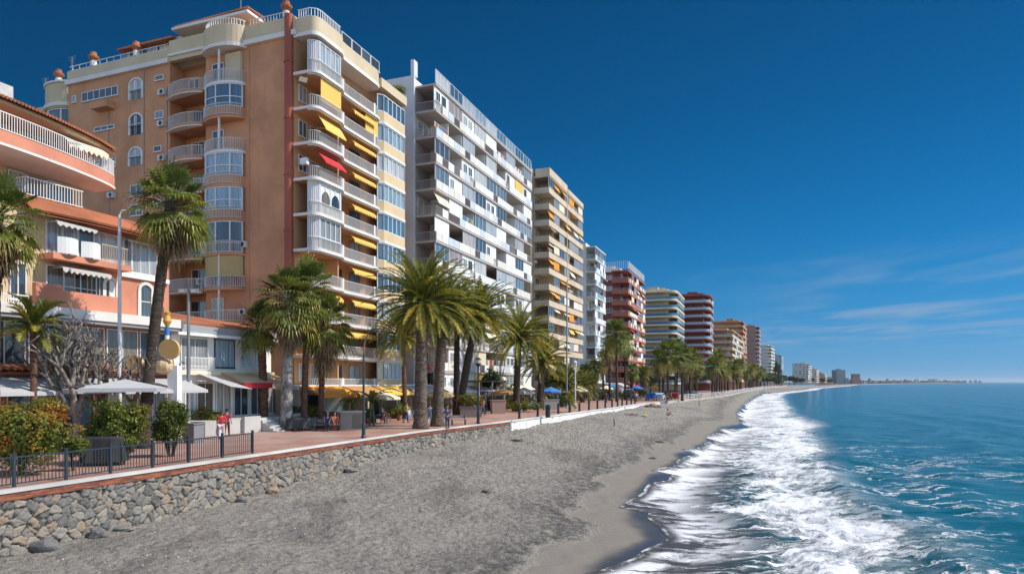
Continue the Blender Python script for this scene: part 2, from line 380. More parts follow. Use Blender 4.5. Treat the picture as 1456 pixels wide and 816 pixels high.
warp = nd(nt, 'ShaderNodeVectorMath', operation='ADD'); nt.links.new(sc, warp.inputs[0])
wv = nd(nt, 'ShaderNodeVectorMath', operation='SCALE'); nt.links.new(noi(nt, sc, .5, 4, .55, 0, 1), wv.inputs[0]); wv.inputs['Scale'].default_value = 2.4; nt.links.new(wv.outputs[0], warp.inputs[1])
wc = warp.outputs[0]
# streaks of the backwash, running down the beach
st = noi(nt, mapping(nt, wc, (.26, 2.1, 1), (0, 0, R(16))), 1.15, 7, .7)
st2 = noi(nt, mapping(nt, wc, (.45, 1.1, 1), (0, 0, R(14))), .5, 4, .6)
farY = mrange(nt, sp.outputs[1], 45, 160)
st_ = mth(nt, 'ADD', mth(nt, 'ADD', st, mth(nt, 'SUBTRACT', mth(nt, 'MULTIPLY', farY, .09), mth(nt, 'MULTIPLY', mth(nt, 'MULTIPLY', mrange(nt, sp.outputs[1], 62, 34), mrange(nt, sh, 9, 4)), .075))), mth(nt, 'MULTIPLY', mrange(nt, sh, 2, 10), .05))
A = mth(nt, 'MULTIPLY', mrange(nt, st_, .448, .57), mrange(nt, mth(nt, 'ADD', st2, mth(nt, 'MULTIPLY', farY, .12)), .36, .54, .18, 1))
big = noi(nt, sc, .16, 4, .6)
A = mth(nt, 'MULTIPLY', A, mrange(nt, ed, .05, .45))
rim = mth(nt, 'MULTIPLY', mrange(nt, ed, .32, .08), mrange(nt, ed, .0, .05)); rim = mth(nt, 'MULTIPLY', rim, mrange(nt, noi(nt, sc, 1.1, 6, .75), .46, .56))
front = mth(nt, 'MULTIPLY', mrange(nt, ed, .25, .9), mrange(nt, ed, 5.5, 1.5)); front = mth(nt, 'MULTIPLY', front, mrange(nt, mth(nt, 'ADD', mth(nt, 'MULTIPLY', big, .8), mth(nt, 'MULTIPLY', st, .45)), .55, .65))
# boiling band
fine = noi(nt, sc, 7.0, 5, .75); mid = noi(nt, wc, 2.6, 4, .6); tb = mth(nt, 'ADD', mth(nt, 'MULTIPLY', noi(nt, wc, 1.0, 8, .72), .62), mth(nt, 'ADD', mth(nt, 'MULTIPLY', mid, .26), mth(nt, 'MULTIPLY', fine, .12))); tb2 = noi(nt, wc, .33, 4, .6)
bpos = mth(nt, 'ADD', sh, mth(nt, 'MULTIPLY', mth(nt, 'SUBTRACT', big, .5), 14.))
band = mth(nt, 'MULTIPLY', mrange(nt, bpos, 2.6, 8.5), mrange(nt, bpos, 14.6, 9.8))
thr = mrange(nt, band, 0, 1, .80, .395)
B = mrange(nt, mth(nt, 'ADD', mth(nt, 'MULTIPLY', tb, .75), mth(nt, 'MULTIPLY', tb2, .25)), thr, mth(nt, 'ADD', thr, .13))
B = mth(nt, 'MULTIPLY', B, mrange(nt, band, .0, .1))
# lacy tendrils offshore
r1 = noi(nt, mapping(nt, wc, (.42, 1.1, 1), (0, 0, R(8))), .42, 6, .58)
lace = mrange(nt, mth(nt, 'ABSOLUTE', mth(nt, 'SUBTRACT', r1, .5)), .030, .002)
cm = mth(nt, 'MULTIPLY', mrange(nt, sh, 9, 13), mrange(nt, sh, 42, 16)); cm = mth(nt, 'MULTIPLY', cm, mrange(nt, noi(nt, sc, .13, 5, .6), .44, .58))
cm = mth(nt, 'MULTIPLY', cm, mrange(nt, sp.outputs[1], 100, 40))
C = mth(nt, 'MULTIPLY', mth(nt, 'MULTIPLY', lace, cm), mrange(nt, noi(nt, wc, 2.2, 4, .7), .3, .55))
grn = mth(nt, 'MULTIPLY', mrange(nt, fine, .30, .48, .86, 1), mrange(nt, noi(nt, mapping(nt, sc, (.12, .05, 1)), 1, 5, .7), .36, .56, mrange(nt, farY, 0, 1, 1, .35), 1))
foam = mth(nt, 'MAXIMUM', mth(nt, 'MAXIMUM', mth(nt, 'MULTIPLY', A, mrange(nt, sh, 15, 9)), B), mth(nt, 'MAXIMUM', mth(nt, 'MAXIMUM', C, mth(nt, 'MULTIPLY', rim, .7)), mth(nt, 'MULTIPLY', front, .9)), clamp=True)
deep = noi(nt, mapping(nt, p, (1, .4, 1)), .02, 3)
wcol = mixc(nt, mrange(nt, deep, .35, .65), (.0005,.060,.080), (.001,.084,.105))
wcol = mixc(nt, mrange(nt, sh, 200, 30), wcol, (.002,.09,.12))
wcol = mixc(nt, mrange(nt, sh, 17, 9), wcol, (.022,.085,.095))
wcol = mixc(nt, mrange(nt, sh, 7.5, 3), wcol, (.062,.056,.050))
foam = mth(nt, 'MULTIPLY', foam, grn)
nt.links.new(mixc(nt, foam, wcol, (.80,.82,.84)), bs.inputs['Base Color'])
nt.links.new(mrange(nt, foam, 0, 1, mrange(nt, sh, 3, 9, .3, .12), .75), bs.inputs['Roughness']); bs.inputs['IOR'].default_value = 1.33; bs.inputs['Specular IOR Level'].default_value = .35
w1 = noi(nt, mapping(nt, p, (.5, 1.0, 1), (0,0,R(-25))), .9, 6, .62); w2 = noi(nt, mapping(nt, p, (.35, 1.1, 1), (0,0,R(-10))), .12, 4, .6)
hgt = mth(nt, 'ADD', mth(nt, 'MULTIPLY', w1, mrange(nt, sh, 2, 14, .04, .55)), mth(nt, 'ADD', mth(nt, 'MULTIPLY', w2, mrange(nt, sh, 10, 60, 0, 2.2)), mth(nt, 'MULTIPLY', mth(nt, 'MULTIPLY', foam, mth(nt, 'ADD', tb, mth(nt, 'MULTIPLY', fine, .25))), .30)))
bump(nt, bs, hgt, 1, .38)
o = grid_obj('sea', np.stack([XX, YY, ZZ], -1), water, attrs={'shore': SHD, 'edge': DD}); tag(o, 'teal sea with white surf breaking along the beach', 'sea', kind='structure')
# land and promenade
asph = paint('asphalt_ground', (.09,.085,.08), .9, .2, .2)
ysl = np.concatenate([np.linspace(-60, 60, 14), 60*np.exp(np.linspace(.1, math.log(15500/60), 60))])
wxl = np.interp(ysl, [a for a,b in WALL], [b for a,b in WALL])
G = np.zeros((len(ysl), 3, 3))
for j, dd in enumerate((-.45, -400, -6000)): G[:,j,0] = wxl+dd; G[:,j,1] = ysl; G[:,j,2] = -.02
G[:,2,0] = -9000
o = grid_obj('ground', G, asph, smooth=False); tag(o, 'dark ground under and behind the buildings', 'ground', kind='structure')
pave, nt, bs = nmat('promenade_tiles'); p = pos(nt); rp_ = mapping(nt, p, (1,1,1), (0,0,AU))
br = nd(nt, 'ShaderNodeTexBrick'); nt.links.new(rp_, br.inputs['Vector']); br.inputs['Scale'].default_value = 1.6; br.inputs['Brick Width'].default_value = .5; br.inputs['Row Height'].default_value = .5; br.offset = 0
br.inputs['Color1'].default_value = (.36,.17,.12,1); br.inputs['Color2'].default_value = (.42,.22,.165,1); br.inputs['Mortar'].default_value = (.2,.12,.1,1); br.inputs['Mortar Size'].default_value = .018
ck = nd(nt, 'ShaderNodeTexChecker'); nt.links.new(rp_, ck.inputs['Vector']); ck.inputs['Scale'].default_value = .42
cc = mixc(nt, mth(nt, 'MULTIPLY', ck.outputs['Fac'], .35), br.outputs[0], (.45,.32,.26))
cc = mixc(nt, mrange(nt, noi(nt, p, .8, 6, .65), .4, .75, 0, .6), cc, (.2,.15,.13)); cc = mixc(nt, mrange(nt, noi(nt, p, .15, 3, .6), .45, .6, 0, .4), cc, (.42,.33,.28))
nt.links.new(cc, bs.inputs['Base Color']); bs.inputs['Roughness'].default_value = .7
ysp = np.concatenate([np.linspace(-60, 140, 120), 140*np.exp(np.linspace(.03, math.log(1500/140), 60))])
wxp = np.interp(ysp, [a for a,b in WALL], [b for a,b in WALL])
G = np.zeros((len(ysp), 2, 3)); G[:,0,0] = wxp-.42; G[:,1,0] = wxp-19; G[:,:,1] = ysp[:,None]; G[:,:,2] = .004
o = grid_obj('promenade', G, pave, smooth=False); tag(o, 'reddish tiled seafront promenade', 'promenade', kind='structure')
# ---------------------------------------------------------------- stone retaining wall
def ribbon(mb, Y0, Y1, n, dx0, dx1, z0, z1):
    yy = np.linspace(Y0, Y1, n); w_ = [wallX(y) for y in yy]
    for i in range(n-1):
        a, b = yy[i], yy[i+1]; p0, p1 = w_[i], w_[i+1]
        q = lambda x0, x1, za, zb: mb.face([(p0+x0, a, za), (p0+x1, a, zb), (p1+x1, b, zb), (p1+x0, b, za)])
        q(dx0, dx1, z1, z1); q(dx1, dx1, z1, z0); q(dx1, dx0, z0, z0); q(dx0, dx0, z0, z1)
    for k, i in ((0, 0), (1, n-1)):
        f = [(w_[i]+dx0, yy[i], z0), (w_[i]+dx1, yy[i], z0), (w_[i]+dx1, yy[i], z1), (w_[i]+dx0, yy[i], z1)]
        mb.face(f if not k else f[::-1])
YA, YB = 6.0, 61.2
wt = thing('retaining_wall', 'grey rubble stone wall between the promenade and the sand with white and terracotta coping', 'wall', (wallX(30), 30, -2))
m_ = link('dummy', None); bpy.data.objects.remove(m_)
loc0 = Vector(wt.location)
def addp(mb, name, mat, parent, smooth=False):
    mb.v = [(x-loc0.x, y-loc0.y, z-loc0.z) for x, y, z in mb.v]; return build(mb, name, mat, parent, smooth=smooth)
nS = 1750; nZ = 84
yy = np.linspace(YA, YB, nS); wx = np.array([wallX(y) for y in yy]); ss = np.concatenate([[0], np.cumsum(np.hypot(np.diff(wx), np.diff(yy)))])
zt = -.30; zz = np.linspace(-2.9, zt, nZ)
S, Z = np.meshgrid(ss, zz, indexing='ij')
rs = np.random.RandomState(5)
pts = []; cell = .30
Lw = ss[-1]
for i in range(int(Lw/.35)+2):
    for j in range(int(3.0/.26)+2):
        pts.append((i*.35+rs.uniform(-.2,.2)+(j%2)*.18, -3.0+j*.26+rs.uniform(-.13,.13)))
pts = np.array(pts)
keep = rs.rand(len(pts)) > .22; pts = pts[keep]
sq = S.reshape(-1)+(.06*vnoise(S*4,Z*4,31)+.05*vnoise(S*12,Z*12,35)).reshape(-1); zq = Z.reshape(-1)+(.06*vnoise(S*4,Z*4,32)+.05*vnoise(S*12,Z*12,36)).reshape(-1)
F1 = np.full(len(sq), 9.); F2 = np.full(len(sq), 9.); ID = np.zeros(len(sq), int)
order = np.argsort(pts[:,0]); pts = pts[order]
chunk = 4000
for c0 in range(0, len(sq), chunk):
    c1 = min(c0+chunk, len(sq)); a0 = sq[c0:c1].min()-1; a1 = sq[c0:c1].max()+1
    i0 = np.searchsorted(pts[:,0], a0); i1 = np.searchsorted(pts[:,0], a1)
    d = np.hypot((sq[c0:c1,None]-pts[None,i0:i1,0])*.92, zq[c0:c1,None]-pts[None,i0:i1,1])
    k = np.argsort(d, 1)[:, :2]; r_ = np.arange(c1-c0)
    F1[c0:c1] = d[r_, k[:,0]]; F2[c0:c1] = d[r_, k[:,1]]; ID[c0:c1] = k[:,0]+i0
e = np.clip((F2-F1)/.085, 0, 1).reshape(S.shape)
hid = rs.rand(len(pts)); tin = rs.rand(len(pts)); tin2 = rs.rand(len(pts))
tilt = rs.uniform(-.06, .06, (len(pts), 2)); IDr = ID.reshape(S.shape)
bulge = (1-(1-e)**2.2)*(.06+.05*hid[IDr]) + ((S-pts[IDr,0])*tilt[IDr,0]+(Z-pts[IDr,1])*tilt[IDr,1]*1.6)*e*1.6 + (vnoise(S*8,Z*8,33)-.5)*.038*e + (vnoise(S*20,Z*20,34)-.5)*.03
tx = np.gradient(wx, ss); ty = np.gradient(yy, ss); nx_, ny_ = ty, -tx
bt = .04*(zt-Z)
V = np.stack([wx[:,None]+nx_[:,None]*(bulge+bt-.08), yy[:,None]+ny_[:,None]*(bulge+bt-.08), Z], -1)
stone, nt, bs = nmat('rubble_stone'); p = pos(nt)
a1 = nd(nt, 'ShaderNodeAttribute', attribute_name='hue').outputs['Fac']; a2 = nd(nt, 'ShaderNodeAttribute', attribute_name='joint').outputs['Fac']
rp = nd(nt, 'ShaderNodeValToRGB'); els = rp.color_ramp.elements; els[0].color = (.075,.073,.07,1); els[1].color = (.29,.20,.125,1)
for q, c in ((.25,(.15,.145,.135)),(.45,(.235,.215,.185)),(.62,(.18,.158,.132)),(.78,(.30,.268,.222)),(.9,(.25,.19,.135))): x = els.new(q); x.color = (*c,1)
nt.links.new(a1, rp.inputs[0])
cc = mixc(nt, mrange(nt, noi(nt, p, 5, 6, .7), .35, .7), rp.outputs[0], (.30,.28,.25), 'MIX'); cc = mixc(nt, .55, cc, rp.outputs[0])
cc = mixc(nt, mth(nt, 'MULTIPLY', mrange(nt, noi(nt, p, 16, 4, .7), .55, .7), .5), cc, (.07,.07,.065))
cc = mixc(nt, mrange(nt, a2, .42, .14), cc, (.045,.04,.036))
nt.links.new(cc, bs.inputs['Base Color']); bs.inputs['Roughness'].default_value = .85; bump(nt, bs, noi(nt, p, 14, 6, .75), .7, .03)
o = grid_obj('stone_face', V - np.array(loc0), stone, attrs={'hue': tin[IDr], 'joint': e}); o.parent = wt
mb = MB(); ribbon(mb, YA, YB, 60, -.26, .09, -.055, .05); addp(mb, 'coping', paint('coping_white', (.62,.60,.57), .7, .15, .3), wt)
mb = MB(); ribbon(mb, YA, YB, 60, -.44, .045, -.31, -.056); ribbon(mb, YA, YB, 60, -.44, -.262, -.056, .02)
bm_, nt, bs = nmat('brick_band'); p = pos(nt); cc = mixc(nt, mrange(nt, noi(nt, mapping(nt, p, (1,1,9)), 1.6, 5, .7), .4, .65), (.13,.045,.03), (.36,.12,.055))
nt.links.new(cc, bs.inputs['Base Color']); bump(nt, bs, noi(nt, mapping(nt, p, (3,3,14)), 2, 4), .5, .03)
addp(mb, 'brick_band', bm_, wt)
# low white wall further on
YC, YD = 61.3, 119
wt2 = thing('low_wall', 'low whitewashed wall with peeling paint edging the sand', 'wall', (wallX(90), 90, -1)); loc0 = Vector(wt2.location)
pw, nt, bs = nmat('peeling_whitewash'); p = pos(nt)
cc = mixc(nt, mrange(nt, noi(nt, mapping(nt, p, (1,1,1.4)), .8, 7, .7, .6), .57, .65), (.80,.79,.77), (.30,.22,.17))
nt.links.new(cc, bs.inputs['Base Color']); bs.inputs['Roughness'].default_value = .8; bump(nt, bs, noi(nt, p, 3, 5), .4, .05)
mb = MB(); ribbon(mb, YC, YD, 40, -.40, .12, -1.6, -.07); addp(mb, 'wall_body', pw, wt2)
mb = MB(); ribbon(mb, YC, YD, 40, -.42, .2, -.068, .05); addp(mb, 'coping', MC['coping_white'], wt2)
# far sea wall with a pale face
wt3 = thing('sea_wall', 'pale low sea wall under the distant palms along the beach', 'wall', (wallX(250), 250, -1)); loc0 = Vector(wt3.location)
mb = MB(); ribbon(mb, 122, 700, 90, -.42, .12, -2.2, .06); addp(mb, 'wall_body', paint('pale_concrete', (.46,.42,.36), .8, .15, .3), wt3)
# ================================================================ buildings
def wframe(W, H, nx=2, nz=1, t=.06, d=.07, sill=True):     # frame in its own plane: x along, z up, front at y=-d
    mb = MB()
    mb.box(0, W, -d, 0, 0, t).box(0, W, -d, 0, H-t, H)
    mb.box(0, t, -d, 0, t, H-t).box(W-t, W, -d, 0, t, H-t)
    for i in range(1, nx): x = W*i/nx; mb.box(x-t*.5, x+t*.5, -d*.9, 0, t, H-t)
    for i in range(1, nz): z = H*i/nz; mb.box(t, W-t, -d*.8, 0, z-t*.4, z+t*.4)
    if sill: mb.box(-.06, W+.06, -d-.06, 0, -.06, -.002)
    return mb
WCACHE = {}
def window(parent, x, y, z, W, H, rz=0, nx=2, nz=1, frame=None, pane=None, name='window', d=.07, off=.03):
    """glazed unit at local x,y (its left lower corner), facing -y before rz"""
    k = (round(W, 2), round(H, 2), nx, nz, (frame or WMET).name, d)
    if k not in WCACHE: WCACHE[k] = wframe(W, H, nx, nz, d=d).data(name, frame or WMET)
    pk = ('p', round(W, 2), round(H, 2), (pane or PANE).name)
    if pk not in WCACHE: WCACHE[pk] = MB().box(.03, W-.03, -off, -.004, .03, H-.03).data('pane', pane or PANE)
    o = link(name, WCACHE[k], parent, (x, y, z), rz); link('pane', WCACHE[pk], o); return o
def railing_mesh(path, h=1.0, sp=.14, r=.022, mat=None, panel=None, base=.08):
    """balustrade along a polyline of (x,y); panel=(material, chance) fills stretches with sheets"""
    mb = MB(); mb.mat(mat)
    for (x0, y0), (x1, y1) in zip(path[:-1], path[1:]):
        L = math.hypot(x1-x0, y1-y0)
        if L < .02: continue
        mb.bar((x0,y0,h), (x1,y1,h), .06, .05); mb.bar((x0,y0,base), (x1,y1,base), .04)
        n = max(1, int(L/sp))
        for i in range(n): q = (i+.5)/n; x = x0+(x1-x0)*q; y = y0+(y1-y0)*q; mb.bar((x,y,base), (x,y,h), r)
    return mb
def panel_run(mb, x0, x1, y, h0, h1, mats, rg, step=1.4, chance=.8, t=.03):
    x = x0
    while x < x1-.2:
        e = min(x+step, x1)
        if rg.random() < chance: mb.mat(rg.choice(mats)).box(x+.03, e-.03, y-t, y+t, h0, h1)
        x = e
def awning(parent, x0, x1, y, z, out=1.2, drop=.8, mat=None, val=.18, scallop=False):
    mb = MB(); mb.mat(mat); n = 10
    pts = [(0, 0), (out*.5, drop*.42), (out, drop)]
    for (a, b), (c, d) in zip(pts[:-1], pts[1:]):
        mb.face([(x0, y-a, z-b), (x0, y-c, z-d), (x1, y-c, z-d), (x1, y-a, z-b)]); mb.face([(x0, y-a, z-b-.02), (x1, y-a, z-b-.02), (x1, y-c, z-d-.02), (x0, y-c, z-d-.02)])
    w = (x1-x0); k = max(1, int(w/.3))
    for i in range(k):
        a = x0+w*i/k; b = x0+w*(i+1)/k; m_ = (a+b)/2
        mb.face([(a, y-out, z-drop), (a, y-out, z-drop-val*.6), (m_, y-out, z-drop-val*(1.25 if scallop else .6)), (b, y-out, z-drop-val*.6), (b, y-out, z-drop)])
    for x in (x0+.05, x1-.05): mb.bar((x, y, z-drop*.9), (x, y-out, z-drop), .03)
    return build(mb, 'awning', mat, parent)
def roofstuff(root, L, D, H, rg, mat, rail=True, n=2):
    for i in range(n):
        w = rg.uniform(2.5, 5); x = rg.uniform(1, max(1.2, L-w-1)); y = rg.uniform(2.5, 5); h = rg.uniform(1.6, 2.8)
        mb = MB(); mb.mat(mat).box(x, x+w, y, y+4, H, H+h).box(x-.15, x+w+.15, y-.15, y+4.15, H+h, H+h+.15)
        build(mb, 'roof_room', None, root)
    for i in range(2):
        x = rg.uniform(1, L-1); mb = MB(); h = rg.uniform(2.2, 4); y = rg.uniform(1.5, 4)
        mb.bar((x, y, H), (x, y, H+h), .06)
        for k in range(4): mb.bar((x-.5+.08*k, y, H+h-.2*k), (x+.5-.08*k, y, H+h-.2*k), .03)
        build(mb, 'aerial', GREYMET, root)
    for i in range(2):
        x = rg.uniform(1, L-1); y = rg.uniform(2, 4); mb = MB(); mb.box(x, x+.5, y, y+.5, H, H+1.6).box(x-.08, x+.58, y-.08, y+.58, H+1.6, H+1.72)
        build(mb, 'chimney', mat, root)
def slab_poly(L, bd, round_near=0, round_far=0, n=6):
    """balcony outline, front at y=-bd, back at y=0"""
    p = []
    if round_near: p += [(round_near*(1-math.cos(a)), -bd+round_near*(1-math.sin(a))) for a in [math.pi/2*i/n for i in range(n+1)]]
    else: p += [(0, -bd)]
    if round_far: p += [(L-round_far+round_far*math.sin(a), -bd+round_far-round_far*math.cos(a)) for a in [math.pi/2*i/n for i in range(n+1)]]
    else: p += [(L, -bd)]
    return p
def block(name, label, u0, v0, L, D, nf, fh, base, C, seed, detail=2, rot=0, xy=None, far_wrap=0):
    """apartment block. lx along street from the near corner, ly inland, balconies stick out to -bd. C: palette and habits"""
    rg = random.Random(seed); x, y = xy or UV(u0, v0)
    root = thing(name, label, C.get('cat', 'apartment block'), (x, y, 0), RZ-R(rot))
    H = base + nf*fh; bd = C.get('bd', 1.6); rn = C.get('round', 0); wrap = C.get('wrap', 0)   # wrap: balcony carried round the near end by this much
    wm = C['wall']; mb = MB(); mb.mat(wm)
    mb.box(0, L, 0, D, 0, H)
    mb.mat(C.get('parapet', wm)).box(-.02, L+.02, -bd*.0-.02, .25, H, H+.9).box(-.02, .25, .26, D, H, H+.9).box(L-.23, L+.02, .26, D, H, H+.9)
    build(mb, 'wall', None, root)
    # dark recessed ground storey with posts
    n = max(2, int(L/4.2)); pm_ = MB().mat(C.get('base_mat', wm)).box(-.2, .2, -bd+.1, -.01, 0, base-.32).data('pillar')
    for i in range(n+1): link('pillar', pm_, root, (min(max(.21, L*i/n), L-.21), 0, 0))
    for i in range(n):
        if detail >= 1: window(root, L*i/n+.3, -.02, .25, L/n-.6, base-.9, 0, 3, 1, GREYMET, PANE, 'shop_window')
    nb = C.get('bays') or max(2, round(L/3.6)); bw = L/nb
    slabm = C.get('slab', WHITE); railm = C.get('rail', WHITE)
    edge = C.get('edge_h', .28); sp = .14 if detail >= 2 else .3
    poly = slab_poly(L, bd, rn, C.get('round_far', 0))
    outline = ([(-wrap, wrap and bd*1.0)] if 0 else []) + [(poly[0][0], 0)] + poly + [(poly[-1][0], 0)]
    if not rn: outline = [(0, 0), (0, -bd)] + poly[1:] + [(L, 0)]
    if wrap: outline = [(0, wrap), (-bd*.9, wrap), (-bd*.9, 0)] + ([(-bd*.9*math.cos(a), -bd*math.sin(a)) for a in [math.pi/2*i/6 for i in range(1, 6)]] if rn else []) + [(0, -bd) if rn else (-bd*.9, -bd)] + poly[1:] + [(L, 0)]
    ring = outline if wrap else outline
    pl = ring + ([(0.0, 0.0)] if wrap else [])
    clean = []
    for q in pl:
        if not clean or math.hypot(q[0]-clean[-1][0], q[1]-clean[-1][1]) > .01: clean.append(q)
    me_s = MB().mat(slabm).prism(clean, -edge, 0).data('balcony')
    ins = [(a*1.0+(.06 if a <= .01 else 0)*(0 if wrap else 1), b+.06 if b < -.05 else b) for a, b in ring]
    if wrap: ins = [(max(a, -bd*.9+.06), b) for a, b in ins][1:]
    solid = C.get('solid')
    def railmesh():
        mb = railing_mesh(ins, C.get('rail_h', 1.0), sp if not solid else 9, .022 if detail >= 2 else .05, railm)
        if solid:
            for (xa, ya), (xb, yb) in zip(ins[:-1], ins[1:]): mb.mat(solid).bar((xa, ya, .42), (xb, yb, .42), .06, .84)
        return mb
    shared = railmesh().data('railing') if not C.get('panel') else None
    ymid = C.get('dividers', True)
    awn = C.get('awn', []); pa = C.get('p_awn', .15); pg = C.get('p_glaze', .3); ps = C.get('p_screen', .1)
    pv = C.get('pane', PANE); nwin = 0
    for k in range(nf):
        z = base + k*fh
        o = link('balcony', me_s, root, (0, 0, z+.001))
        if shared: link('railing', shared, o)
        else:
            mb = railmesh(); panel_run(mb, .1, L-.1, -bd+.02, .06, 1.0, C['panel'], rg, 1.55, C.get('p_panel', .8)); build(mb, 'railing', None, o)
        for i in range(nb):
            x0 = i*bw; r_ = rg.random()
            gz = z + (1.02 if C.get('glaze_on_rail', True) else .05); gh = fh-edge-(1.02 if C.get('glaze_on_rail', True) else .05)-.02
            if ymid and i and detail >= 1 and (i % 2 == 0 or detail > 1): pass
            if r_ < pg: window(root, x0+.06, -bd+.2, gz, bw-.12, gh, 0, 3, 1, C.get('frame', WMET), pv, 'balcony_glazing')
            elif r_ < pg+C.get('p_wall', 0):
                mb = MB().mat(rg.choice(C.get('infill', [WHITE]))).box(x0+.03, x0+bw-.03, -bd+.22, -bd+.32, z+.02, z+fh-edge-.02); build(mb, 'infill_wall', None, root)
                for q in range(rg.choice((1, 2))): window(root, x0+.35+q*1.5, -bd+.21, z+1.15, 1.0, 1.1, 0, 2, 1, rg.choice((WMET, GREYMET)), PANE, 'window')
            elif r_ < pg+ps+C.get('p_wall', 0):
                mb = MB(); mb.mat(rg.choice(C.get('screens', [WHITE]))).box(x0+.05, x0+bw-.05, -bd+.16, -bd+.22, gz, gz+gh); 
                build(mb, 'blind', None, root)
            else:
                ww = min(bw-.7, 2.6); window(root, x0+(bw-ww)/2, -.01, z+.08, ww, fh-.75, 0, rg.choice((2, 3)), 1, C.get('frame', WMET), pv, 'balcony_door')
                if detail >= 1:
                    q = rg.random(); zr = z+.03
                    if q < .22:
                        lm = MB(); xx = x0+.3
                        while xx < x0+bw-.6: wv_ = rg.uniform(.25, .5); lm.mat(rg.choice(CLOTHES)).box(xx, xx+wv_, -bd+.35, -bd+.37, z+1.75-rg.uniform(.5, .8), z+1.75); xx += wv_+.08
                        lm.mat(WMET).bar((x0+.2, -bd+.36, z+1.76), (x0+bw-.2, -bd+.36, z+1.76), .02); build(lm, 'laundry', None, root)
                    elif q < .42:
                        lm = MB().mat(rg.choice(CLOTHES+[WHITE])).box(x0+.5, x0+.95, -bd*.6, -bd*.6+.45, zr+.4, zr+.45).box(x0+.5, x0+.55, -bd*.6, -bd*.6+.45, zr, zr+.9).box(x0+.9, x0+.95, -bd*.6, -bd*.6+.45, zr, zr+.4).box(x0+1.3, x0+2.0, -bd*.6, -bd*.6+.6, zr+.68, zr+.72).box(x0+1.6, x0+1.7, -bd*.5, -bd*.5+.1, zr, zr+.68); build(lm, 'balcony_furniture', None, root)
                    elif q < .56 and C.get('plants', True):
                        lm = MB().mat(PLANTG)
                        for q2 in range(26): a_ = rg.uniform(0, 6.28); cx_, cy_, cz_ = x0+.6+rg.uniform(-.25, .25), -bd+.3+rg.uniform(-.12, .12), z+1.0+rg.uniform(-.3, .35); lm.face([(cx_-.1, cy_, cz_), (cx_, cy_-.08, cz_+.14*math.sin(a_)), (cx_+.1, cy_+.05, cz_+.03), (cx_, cy_+.04, cz_-.12)])
                        build(lm, 'balcony_plant', None, root)
                    elif q < .66: build(MB().box(x0+.15, x0+.9, -.4, -.02, z+1.9, z+2.4), 'air_conditioner', WMET, root)
                if awn and rg.random() < pa/(1-pg-ps+1e-6):
                    a = x0+rg.uniform(.1, .4); awning(root, a, x0+bw-.15, -bd+.55, z+fh-edge-.05, rg.uniform(.5, 1.1), rg.uniform(.5, 1.3), rg.choice(awn))
        if detail >= 2 and ymid:
            if k == 0: dv = MB().mat(C.get('div', wm)).box(-.06, .06, -bd+.3, -.025, .003, fh-edge-.003).data('divider')
            for i in range(1, nb):
                if rg.random() < .75: link('divider', dv, root, (i*bw, 0, z))
    # roof slab over the top balcony
    link('balcony_roof', me_s, root, (0, 0, H+.001))
    # camera-facing end
    ew = C.get('end_windows')
    if ew:
        for k in range(nf):
            for (yy_, ww, hh) in ew: window(root, -.01, yy_+ww, base+k*fh+.9, ww, hh, -math.pi/2, 2, 1, C.get('frame', WMET), pv)
    if C.get('rooftop', True): roofstuff(root, L, D, H, rg, C.get('roofmat', wm), n=C.get('rooms', 2))
    return root
CLOTHES = [plain('cloth_red', (.45,.06,.05)), plain('cloth_blue', (.08,.18,.42)), plain('cloth_white', (.75,.75,.73)), plain('cloth_green', (.08,.25,.14)), plain('cloth_tan', (.5,.38,.25))]; PLANTG = plain('balcony_leaves', (.05,.11,.025), .6)
# --- second tower: long white block with grey-white balcony panels
shadegrey = paint('shaded_grey_render', (.60,.62,.64), .8, .08, .25); b2wall = paint('dull_pink_render', (.42,.34,.32), .8, .1, .3)  # end wall: shade on the white render is put into its bluish grey
panw = [plain('panel_white', (.78,.79,.80), .5), plain('panel_frosted', (.60,.65,.69), .35), plain('panel_cream', (.72,.68,.62), .5), plain('panel_white', (.78,.79,.80))]
B2 = block('apartment_tower', 'long white seafront block with patchwork white balcony panels right of the brown tower', 66.6, -36.6, 33.6, 13.5, 12, 2.93, 1.9,
    dict(wall=b2wall, bd=2.65, slab=plain('slab_brownish', (.48,.42,.39), .8), edge_h=.2, rail=plain('rail_brownwhite', (.42,.37,.35), .5), panel=panw, p_panel=.8, bays=9, p_glaze=.48, p_wall=.09, p_screen=.16,
         screens=[WHITE, WHITE, plain('screen_cream', (.72,.64,.48)), WHITE, plain('screen_yellow', (.75,.5,.12))], awn=[CREAM], p_awn=.05, div=WHITE, pane=glassy('pane_mixed', [(.16,.22,.27),(.5,.53,.55),(.08,.11,.14),(.65,.65,.63),(.3,.34,.37),(.55,.5,.45),(.4,.33,.3)]), parapet=WHITE, roofmat=WHITE, rooms=1, rooftop=True), 22)
mb = MB(); mb.mat(shadegrey).box(-.35, -.01, -.05, 13.4, 0, 38.2).box(-.35, .5, -.06, .35, 38.21, 40.0); build(mb, 'end_wall', None, B2)
# glass screens on its roof terrace
for i in range(9): window(B2, i*3.7+.1, -2.5, 37.25, 3.55, .0+1.45, 0, 3, 1, WMET, PANEB, 'terrace_screen')
